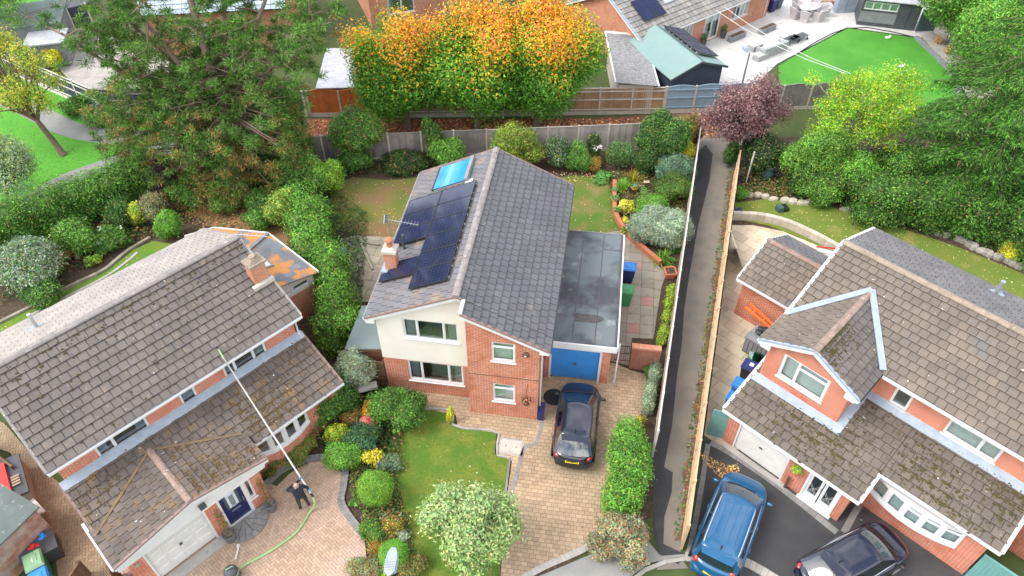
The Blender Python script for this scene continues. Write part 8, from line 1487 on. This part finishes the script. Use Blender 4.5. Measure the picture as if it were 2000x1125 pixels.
def person():
    root = empty('person', 'person in navy jacket and dark camouflage trousers holding the white pole', 'person', (-7.92, 14.12, .012), 0)
    o = Vector((-7.92, 14.12, 0)); fwd = Vector((-.55, .83, 0)).normalized(); lf = Vector((-fwd.y, fwd.x, 0))
    def p(f, l, z): return fwd * f + lf * l + Vector((0, 0, z))
    hL = P0 + pd * .135 - o; hR = P0 + pd * .045 - o
    J = {'pel': (p(0, 0, .95), .165), 'waist': (p(.02, 0, 1.12), .165), 'chest': (p(.02, 0, 1.32), .185), 'neck': (p(.01, 0, 1.50), .075), 'head0': (p(-.01, 0, 1.60), .088), 'head1': (p(-.03, 0, 1.71), .096), 'head2': (p(-.05, 0, 1.78), .06),
         'sL': (p(.03, .20, 1.43), .085), 'eL': (p(.22, .34, 1.30), .062), 'wL': (hL + Vector((-.02, -.03, -.04)), .042), 'sR': (p(.0, -.20, 1.42), .085), 'eR': (p(-.02, -.36, 1.16), .062), 'wR': (hR + Vector((.0, -.02, .07)), .042),
         'hL': (p(.0, .10, .88), .115), 'kL': (p(.07, .13, .49), .078), 'aL': (p(-.02, .14, .10), .052), 'tL': (p(.15, .16, .045), .045), 'hR': (p(.0, -.10, .88), .115), 'kR': (p(.03, -.15, .49), .078), 'aR': (p(-.06, -.18, .10), .052), 'tR': (p(.12, -.21, .045), .045)}
    E_ = [('pel', 'waist'), ('waist', 'chest'), ('chest', 'neck'), ('neck', 'head0'), ('head0', 'head1'), ('head1', 'head2'), ('chest', 'sL'), ('sL', 'eL'), ('eL', 'wL'), ('chest', 'sR'), ('sR', 'eR'), ('eR', 'wR'), ('pel', 'hL'), ('hL', 'kL'), ('kL', 'aL'), ('aL', 'tL'), ('pel', 'hR'), ('hR', 'kR'), ('kR', 'aR'), ('aR', 'tR')]
    names = list(J); me = bpy.data.meshes.new('body'); me.from_pydata([tuple(J[k][0]) for k in names], [(names.index(a), names.index(b)) for a, b in E_], []); ob = bpy.data.objects.new('body', me); COL.objects.link(ob)
    ob.modifiers.new('skin', 'SKIN'); ss = ob.modifiers.new('sub', 'SUBSURF'); ss.levels = ss.render_levels = 2
    sk = me.skin_vertices[0].data if me.skin_vertices else None
    if sk is None: me.skin_vertices.new() if hasattr(me.skin_vertices, 'new') else None; sk = me.skin_vertices[0].data
    for i, k in enumerate(names): r_ = J[k][1]; sk[i].radius = (r_ * (1.25 if k in ('chest', 'waist', 'pel') else 1), r_ * (.85 if k in ('chest', 'waist', 'pel') else 1)); sk[i].use_root = k == 'pel'
    bpy.context.view_layer.update(); m2 = bpy.data.meshes.new_from_object(ob.evaluated_get(bpy.context.evaluated_depsgraph_get())); bpy.data.objects.remove(ob)
    m2.materials.clear(); [m2.materials.append(M[k]) for k in ('jacket', 'trousers', 'skin', 'tyre')]
    for f in m2.polygons:
        c = f.center; f.use_smooth = True
        arm = min((c - hL).length, (c - hR).length) < .34
        f.material_index = 2 if c.z > 1.53 else (3 if c.z < .12 else (1 if c.z < .93 and not arm and (c - hR).length > .3 else 0))
    b = link(bpy.data.objects.new('body', m2), root)
    hd = p(-.03, 0, 1.70); face = fwd
    for s in (-1, 1): MB().ball(hd + lf * s * .096 + Vector((0, 0, -.01)), (.018, .03, .035), 8, 5).build('ear', 'skin', root, True); MB().ball(hd + face * .09 + lf * s * .035 + Vector((0, 0, .02)), .013, 8, 5).build('eye', 'dark_grey', root, True)
    MB().ball(hd + face * .105 + Vector((0, 0, -.015)), (.022, .022, .03), 8, 5).build('nose', 'skin', root, True)
    P_, nr, _ = lobe_cloud([(tuple(hd + Vector((0, 0, .0)) - face * .012), (.103, .103, .108))], 900, .02, 0); k = (np.array(P_) @ np.array([*face]) < np.dot(np.array([*hd]), np.array([*face])) + .02) & (P_[:, 2] < hd.z + .06) & (P_[:, 2] > hd.z - .06)
    link(bpy.data.objects.new('hair', leaf_mesh('hair', P_[k], nr[k], .02, 2, palette(int(k.sum()), [((.30, .27, .24), 1), ((.2, .18, .16), 1)]))), root)
    coll = MB(); coll.lathe([(.09, 1.46), (.105, 1.50), (.10, 1.55), (.085, 1.56)], tuple(p(.0, 0, 0)), 12); coll.build('collar', 'jacket', root, True)
    for hnd, s in ((hL, 1), (hR, -1)):
        ax = pd.normalized(); a = ax.cross(Vector((0, 0, 1))).normalized(); bb = ax.cross(a); g = MB(); g.ball(hnd - a * s * .045, (.045, .045, .05), 10, 6)
        for i in range(4):
            c0 = hnd + ax * (.045 - .028 * i); g.tube([c0 - a * s * .05 + bb * .02, c0 + bb * .055, c0 + a * s * .05 + bb * .03, c0 + a * s * .052 - bb * .02, c0 + a * s * .02 - bb * .05][: 5 if i < 3 else 4], [.013, .0125, .012, .011, .009][: 5 if i < 3 else 4], 6)
        g.tube([hnd - a * s * .05 - bb * .02 + ax * .03, hnd - a * s * .02 - bb * .055 + ax * .05, hnd + a * s * .03 - bb * .05 + ax * .05], [.014, .013, .010], 6); g.build('glove', 'glove', root, True)
person()

# ---------------------------------------------------------------- things round the mossy roofed house
def pot_plant(lab, p, climb):
    q = empty('plant_pot', lab, 'plant pot', p); MB().lathe([(.16, 0), (.19, .1), (.24, .5), (.25, .52), (.22, .52), (.20, .46), (.02, .46)], (0, 0, 0), 16).build('pot', 'pot_grey', q, True); lb = [((.0, 0, .6), (.2, .2, .12))] + [((-.08 * i, .1 * i + .02, .7 + .22 * i), (.16, .14, .2)) for i in range(1, climb)]; pp, nn_, _ = lobe_cloud(lb, 420); link(bpy.data.objects.new('plant', leaf_mesh('plant', pp, nn_, .08, 1.8, palette(len(pp), [(OLV, 2), (G2, 2), (BRN, 3), (PINK, .8)]))), q); t = MB(); t.tube([(0, 0, .45), (-.1, .15, 1.0), (-.2, .3, 1.5)], [.015, .012, .006], 5); t.build('stem', 'bark', q)
pot_plant('grey pot with climbing plant between garage and navy door', W1((-6.15, -3.6, 0)), 5); pot_plant('grey pot with climbing plant right of the navy door', W1((-4.42, -3.62, 0)), 5)
single('white_trowel', MB().bar((-.02, -.25, .02), (.02, .2, .02), .06, .02).bar((0, .2, .02), (0, .34, .03), .10, .015), 'white_paint', 'white hand tool lying on the paving by the left pot', 'tool', W1((-6.3, -4.2, .015)), .1)
bin_('wheelie_bin', 'sage green lidded wheelie bin at the lower left corner', (-16.72, 11.60, 0.00), .62, 'plastic_green', 'plastic_sage', lidtext='1'); bin_('wheelie_bin', 'blue lidded wheelie bin at the lower left corner', (-16.23, 10.97, 0.00), .62, 'plastic_blue', 'plastic_blue', lidtext='1')
ht = empty('hot_tub', 'brown panelled hot tub with red cover at the left edge', 'hot tub', (-19.58, 14.55, 0.00), .62)
for i in range(12): MB().box(-1.0 + i * .168, -1.0 + i * .168 + .16, -1.02, -.98, .05, .85).build('side_board', 'stone', ht)
MB().box(-.98, 1.0, -.97, .9, .04, .86).build('shell', 'stone', ht); MB().box(-1.04, 1.06, -1.06, .95, .86, .96).build('cover', 'dark_grey', ht); rc = MB().box(-.9, .55, -.75, .7, .96, 1.1).build('red_blanket', 'canvas_red', ht)
for i in range(4): MB().tube([(.62 + .0, -.55 + i * .13, 1.02), (.9, -.55 + i * .13, 1.02)], .04, 7).build('roller', 'wood_pale', ht)
sh1 = empty('timber_shed', 'rusty boarded shed with grey felt roof at the left edge', 'shed', (-18.05, 13.35, 0), 1.12); MB().box(-2.6, .2, -1.2, .55, 0, 1.9).build('walls', 'wood_rust', sh1)
for i in range(11): MB().box(-2.6, .22, -1.235 - .01 * (i % 2), -1.2, .05 + i * .165, .21 + i * .165).build('board', 'wood_rust', sh1)
MB().hexa([(-2.8, -1.3, 1.9), (.35, -1.3, 1.9), (.35, .7, 2.1), (-2.8, .7, 2.1)], [(-2.8, -1.3, 1.97), (.35, -1.3, 1.97), (.35, .7, 2.17), (-2.8, .7, 2.17)]).build('roof', 'felt_shed', sh1)
for lab, p, s, mt in (('crumpled blue plastic bag on top of things beside the shed', (-16.92, 12.56, 0.00), .2, 'plastic_blue'), ('red plastic sledge behind the green bin', (-17.03, 12.13, 0.00), .2, 'plastic_red')):
    q = MB(); 
    for i in range(7): q.ball((random.uniform(-s, s) * .7, random.uniform(-s, s) * .5, .75 + random.uniform(0, s) * .5), (s * .5, s * .42, s * .3), 7, 5)
    single('plastic_bag' if mt == 'plastic_blue' else 'sledge', q, mt, lab, 'bag' if mt == 'plastic_blue' else 'sledge', p)
single('storage_chest', MB().box(-.6, .5, -.4, .4, 0, .75).box(-.65, .55, -.45, .45, .75, .8), 'dark_grey', 'dark chest beneath the blue bag beside the shed', 'chest', (-16.89, 12.23, 0.00), .62)
pl_ = empty('folded_parasol', 'folded white garden parasol and frames leaning between hot tub and shed', 'parasol', (-18.08, 13.95, 0.00), -.6)
for i in range(4): MB().bar((-.9 + .05 * i, -.1 + .1 * i, .12 + .05 * i), (.7 + .06 * i, -.25 + .12 * i, .75), .12, .05).build('rib', 'fence_white', pl_)
single('rolled_mat', MB().tube([(-.35, 0, .14), (.35, -.1, .2)], .12, 10), 'hose_green', 'lime green rolled mat beside the folded parasol', 'mat', (-17.96, 13.95, 0.00), -.6)
sgt = empty('garden_gate', 'plain brown gate standing open beside the left gutter', 'gate', W1((-9.6, -1.9, 0)), .80 - 1.75)
for i in range(7): MB().box(.02 + i * .15, .16 + i * .15, -.02, .02, .05, 1.7).build('board', 'wood_brown', sgt)
MB().box(.02, 1.07, .02, .05, .35, .45).build('ledge', 'wood_brown', sgt); MB().box(.02, 1.07, .02, .05, 1.3, 1.4).build('ledge', 'wood_brown', sgt)
bb_ = empty('bird_bath', 'pale stone bird bath in the border behind the log edging', 'bird bath', (-23.16, 26.89, 0.00)); MB().lathe([(.20, 0), (.20, .06), (.10, .14), (.085, .5), (.11, .76), (.12, .8)], (0, 0, 0), 14).build('pedestal', 'stone_pale', bb_, True); MB().lathe([(.1, .8), (.28, .88), (.32, .96), (.29, .97), (.24, .91), (.02, .89)], (0, 0, 0), 18).build('bowl', 'stone_pale', bb_, True); MB().lathe([(.24, .91), (.23, .915), (.02, .915)], (0, 0, 0), 14).build('earth', 'soil', bb_)
single('tree_stump', MB().lathe([(.2, 0), (.17, .2), (.165, .55), (.15, .57), (.02, .57)], (0, 0, 0), 12), 'wood_pale', 'cut pale tree stump right of the bird bath', 'stump', (-22.39, 28.26, 0.00))
edging('log_edging', 'curved edging of half logs and slabs along the side lawn', 'edging', [(-24.66, 23.10), (-23.36, 24.42), (-22.52, 25.31), (-21.65, 26.23), (-20.62, 27.19), (-20.09, 28.34), (-19.76, 28.90), (-19.13, 29.71)], .16, .42, -.01, .12, 'slab_grey', 'edging_log')
edging('stone_edging', 'flat grey stones beside the log edging of the side lawn', 'edging', [(-23.11, 24.15), (-22.27, 25.03), (-21.39, 25.91), (-20.44, 26.93), (-19.81, 28.03), (-19.56, 28.66)], -.14, .5, -.01, .03, 'concrete', 'flat_stone')
# back garden of the solar house
edging('curved_brick_edging', 'curved red brick edging round the back garden bed', 'edging', [(5.79, 34.54), (5.55, 32.11), (5.71, 30.80), (6.14, 29.71), (6.81, 28.58), (7.47, 27.57)], .22, .23, 0, .30, 'terracotta', 'brick')
wd = empty('compost_bin', 'dark green ribbed compost bin beside the ivy hedge', 'compost bin', (-8.36, 26.89, 0.00)); MB().lathe([(.40, 0), (.38, .25), (.36, .27), (.34, .55), (.32, .57), (.28, .85), (.30, .9), (.2, .98), (.03, 1.0)], (0, 0, 0), 18).build('body', 'composter', wd, True); MB().box(-.16, .16, -.42, -.34, .08, .34).build('hatch', 'plastic_black', wd)
wb2 = empty('water_butt', 'dark green water butt with grey lid beside the ivy hedge', 'water butt', (-8.59, 27.72, 0.00)); MB().lathe([(.26, 0), (.31, .35), (.30, .85), (.32, .88), (.30, .94), (.1, .98), (.02, .98)], (0, 0, 0), 18).build('barrel', 'composter', wb2, True); MB().tube([(0, -.3, .12), (0, -.38, .12)], .02, 6).build('tap', 'plastic_black', wb2)
for lab, a, b in (('pale timber edging beam across the rear patio', (-7.99, 29.38, 0.00), (-6.94, 29.14, 0.00)), ('pale timber edging beam along the rear patio towards the chimney', (-7.92, 29.22, 0.00), (-7.07, 27.27, 0.00))): q = MB().bar((a[0], a[1], .07), (b[0], b[1], .07), .12, .1); single('timber_beam', q, 'slab_grey', lab, 'beam')
for i, (p, lab, sz) in enumerate((((5.81, 33.58, 0.00), 'small dark plant pot at the top of the curved edging', .14), ((5.72, 32.65, 0.00), 'terracotta pot with green plant on the curved edging', .2), ((6.93, 33.68, 0.00), 'round terracotta pot among the bed plants', .2), ((7.40, 33.30, 0.00), 'pot with blue green rosette in the back garden bed', .18), ((5.74, 31.67, 0.00), 'pot with grey leaved plant on the curved edging', .18))):
    q = empty('plant_pot', lab, 'plant pot', p); MB().lathe([(sz * .7, 0), (sz, sz * 1.6), (sz * 1.08, sz * 1.65), (sz * .9, sz * 1.7), (.02, sz * 1.6)], (0, 0, .0), 14).build('pot', 'terracotta' if i else 'plastic_black', q, True); pp, nn_, _ = lobe_cloud([((0, 0, sz * 2.3), (sz * 1.2, sz * 1.2, sz * .8))], 150); link(bpy.data.objects.new('plant', leaf_mesh('plant', pp, nn_, .11, 1.8, palette(len(pp), [(SIL2, 1), (G3, 2)]))), q)
wc_ = empty('wooden_crate', 'small pale wooden trug standing in the back garden bed', 'trug', (7.22, 34.15, 0.00), .1); [MB().box(-.3, .3, y - .015, y + .015, .05, .25).build('side', 'wood_pale', wc_) for y in (-.15, .15)]; MB().box(-.3, .3, -.15, .15, .04, .06).build('base', 'wood_pale', wc_); MB().box(.28, .6, -.1, .1, .35, .38).build('handle', 'wood_pale', wc_)
# round the dormer house
edging('retaining_wall', 'curved low pale stone wall between patio and rear lawn', 'wall', [(12.00, 31.23), (13.38, 31.14), (14.64, 30.63), (15.76, 29.71), (16.68, 28.74), (17.16, 28.15)], .26, .42, -.02, .46, 'stone_pale', 'coping_stone')
lb_ = empty('leaning_board', 'large pale board leaning on the tan alley fence', 'board', (Cx(28.2) + .12, 28.0, 0), 0); MB().hexa([(.75, -1.1, 0), (.75, .9, 0), (.79, .9, 0), (.79, -1.1, 0)], [(.0, -.9, 1.65), (.0, 1.1, 1.65), (.04, 1.1, 1.65), (.04, -.9, 1.65)]).build('sheet', 'conc_wall', lb_)
sb = empty('storage_box', 'dark grey plastic storage box beside the side extension', 'storage box', W3((-1.25, 1.7, 0)), -.79); MB().box(-.75, .75, -.45, .45, 0, .9).build('body', 'dark_grey', sb); MB().box(-.8, .8, -.5, .5, .9, 1.0).build('lid', 'mid_grey', sb)
for i in range(7): MB().box(-.72 + i * .21, -.72 + i * .21 + .17, -.465, -.45, .08, .84).build('panel_rib', 'mid_grey', sb)
lad = empty('orange_barrier', 'orange plastic barrier frame lying on the storage box', 'barrier', W3((-1.6, 2.2, 1.05)), -.79 - .12)
for y in (0, .32): MB().bar((-1.3, y, .35), (1.3, y * .6, .12), .10, .09).build('rail', 'plastic_orange', lad)
for x in (-.9, -.3, .4, 1.0): MB().bar((x, .0, .28), (x, .3, .26), .07, .06).build('rung', 'plastic_orange', lad)
bg_ = MB()
for i in range(12): bg_.ball((random.uniform(-.7, .7), random.uniform(-.25, .25), random.uniform(0, .16)), (.22, .16, .11), 8, 5)
single('bin_liner', bg_, 'plastic_black', 'crumpled black bin liner on the storage box under the orange barrier', 'bag', W3((-1.0, 1.9, 1.05)), -.79)
gl = empty('glass_sheets', 'stack of greenish glass sheets standing on the patio slabs', 'glass', W3((-.9, .75, 0)), -.6)
for i in range(3): MB().hexa([(-.6 + .12 * i, -.2 + .06 * i, .02), (.5 + .1 * i, -.25 + .08 * i, .02), (.5 + .1 * i, -.24 + .08 * i, .02), (-.6 + .12 * i, -.19 + .06 * i, .02)], [(-.55 + .12 * i, .25 + .06 * i, .7), (.55 + .1 * i, .2 + .08 * i, .7), (.55 + .1 * i, .21 + .08 * i, .7), (-.55 + .12 * i, .26 + .06 * i, .7)]).build('pane', 'sheet_glass', gl)
bin_('wheelie_bin', 'black wheelie bin with white sticker on the sandstone patio', (10.33, 20.27, 0.00), -2.2, 'plastic_black', 'plastic_navy'); single('bin_sticker', MB().box(-.09, .09, -.1, .1, 0, .004), 'white_paint', 'white sticker on the lid of the black bin', 'sticker', ((10.33, 20.27, 0.00)[0], (10.33, 20.27, 0.00)[1], 1.062), -.6)
bin_('wheelie_bin', 'blue wheelie bin half under the garage eaves of the dormer house', (9.71, 19.27, 0.00), -2.2, 'plastic_blue', 'plastic_blue'); bin_('wheelie_bin', 'second blue bin closest to the teal gate', (9.31, 18.63, 0.00), -2.2, 'plastic_navy', 'plastic_blue', s=.9)
hb3_ = empty('hanging_basket', 'hanging basket with lime green plant beside the arched porch doors', 'basket', W3((3.18, -3.6, 1.35)), -.79); MB().lathe([(.08, -.1), (.18, 0), (.2, .1), (.16, .1)], (0, 0, 0), 10).build('basket', 'terracotta', hb3_); pp, nn_, _ = lobe_cloud([((0, 0, .15), (.25, .2, .14))], 200); link(bpy.data.objects.new('plant', leaf_mesh('plant', pp, nn_, .1, 1.8, palette(len(pp), [(LIME, 2), (G4, 2)]))), hb3_); MB().tube([(0, .17, .5), (0, 0, .5), (0, 0, .1)], .012, 5).build('bracket', 'iron', hb3_)
single('rain_pipe', MB().tube([(0, 0, 0), (0, 0, .75)], .05, 8), 'wood_brown', 'short dark post against the porch brickwork', 'post', W3((3.05, -3.56, 0)))
cp2 = empty('compost_bin', 'grey green compost bin under the trees beyond the tan fence', 'compost bin', (14.76, 35.03, 0.00)); MB().lathe([(.42, 0), (.38, .5), (.33, .8), (.35, .84), (.22, .92), (.03, .94)], (0, 0, 0), 18).build('body', 'composter', cp2, True); MB().lathe([(.34, .84), (.30, .9), (.2, .96), (.02, .97)], (0, 0, 0), 16).build('lid', 'lead', cp2, True)
single('black_bucket', MB().lathe([(.2, 0), (.26, .4), (.24, .42), (.2, .4), (.02, .1)], (0, 0, 0), 14), 'plastic_black', 'black tub beside the compost bin under the trees', 'tub', (15.33, 34.93, 0.00))
lm_ = empty('lawn_mower_box', 'dark green mower grass box lying on the rear lawn', 'grass box', (14.91, 32.11, 0.00), .3); MB().box(-.3, .0, -.2, .2, 0, .3).build('box', 'composter', lm_); MB().box(.02, .32, -.22, .22, 0, .22).build('tray', 'plastic_black', lm_)
single('blue_bag', MB().ball((0, 0, .15), (.28, .2, .16), 9, 6).ball((.1, .1, .25), (.15, .12, .1), 8, 5), 'plastic_navy', 'navy bag at the corner of the rear lawn by the tan fence', 'bag', (12.39, 31.76, 0.00))
sk_ = empty('toy_frame', 'red and white frame behind the side extension roof', 'frame', (16.19, 28.42, 0.00), -.5); [MB().bar((-.5, y, .2), (.5, y, .5), .06, .06).build('rail', 'plastic_red' if y > 0 else 'white_paint', sk_) for y in (-.2, .2)]; MB().box(-.4, .4, -.25, .25, .1, .2).build('base', 'white_paint', sk_)
def stone(label, p, s, mt='stone', rz=0):
    m = MB(); rr = random.Random(label + str(p)); ring = [(s[0] * math.cos(a) * rr.uniform(.8, 1.05), s[1] * math.sin(a) * rr.uniform(.8, 1.05)) for a in [6.283 * i / 8 for i in range(8)]]; i0 = 0
    m.v = [(x, y, -.02) for x, y in ring] + [(x * .98, y * .98, s[2] * rr.uniform(.5, .7)) for x, y in ring] + [(x * .7, y * .7, s[2] * rr.uniform(.9, 1.05)) for x, y in ring]
    m.f = [(k * 8 + j, k * 8 + (j + 1) % 8, k * 8 + 8 + (j + 1) % 8, k * 8 + 8 + j) for k in range(2) for j in range(8)] + [tuple(range(16, 24))]
    return single('stone', m, mt, label, 'stone', p, rz, 'rough stones edging the rear lawn')
ORD = 'first second third fourth fifth sixth seventh eighth ninth tenth eleventh twelfth thirteenth fourteenth fifteenth'.split()
line = smooth_line([(22.72, 30.12), (23.60, 29.63), (24.13, 28.98), (24.73, 28.42), (25.29, 28.03), (25.83, 27.49)], 4)
for i in range(15): p = line[min(len(line) - 1, int(i * (len(line) - 1) / 14))]; stone('rough grey stone edging the rear lawn, %s of its row from the left' % ORD[i], (p.x, p.y, 0), (random.uniform(.2, .3), random.uniform(.17, .24), random.uniform(.2, .32)), rz=random.uniform(-1, 1))
line = smooth_line([(13.07, 33.30), (13.90, 33.39), (14.68, 33.02), (15.49, 32.84), (16.30, 32.65), (16.81, 32.84)], 4)
for i in range(10): p = line[min(len(line) - 1, int(i * (len(line) - 1) / 9))]; stone('pale stone between rough bed and rear lawn, %s from the tan fence' % ORD[i], (p.x, p.y, 0), (random.uniform(.24, .32), random.uniform(.16, .2), random.uniform(.18, .26)), 'stone_pale', random.uniform(-.3, .3))
for lab, p, rz_, s in (('flat grey concrete block lying on the rear lawn edge', (18.42, 32.11, 0.00), -.2, (.36, .16, .16)), ('pale slab leaning on another beside the rear lawn', (19.13, 32.02, 0.00), -.8, (.14, .42, .12)), ('tilted stone slab behind the leaning slab', (19.46, 32.34, 0.00), .5, (.3, .18, .14)), ('grey block at the corner of the rubble by the lawn', (19.77, 31.58, 0.00), -.6, (.26, .14, .16)), ('grey green slabs lying on the rubble at the lawn edge', (20.77, 31.40, 0.00), -.5, (.42, .12, .1))): stone(lab, p, s, 'stone_pale' if 'pale' in lab else 'stone', rz_)
bn = empty('wooden_bench', 'low weathered bench under the hedge of the rear lawn', 'bench', (24.97, 29.54, 0.00), -.45); MB().box(-.55, .55, -.16, .16, .3, .36).build('seat', 'wood_brown', bn); [MB().box(x - .05, x + .05, -.14, .14, 0, .3).build('leg', 'wood_brown', bn) for x in (-.42, .42)]; MB().box(-.55, .55, .13, .17, .36, .55).build('backrest', 'wood_brown', bn)
single('clothes_post', MB().tube([(0, 0, 0), (.02, 0, 2.1)], .05, 8), 'post_pale', 'pale post standing beside the top of the tan alley fence', 'post', (13.51, 34.64, 0.00))
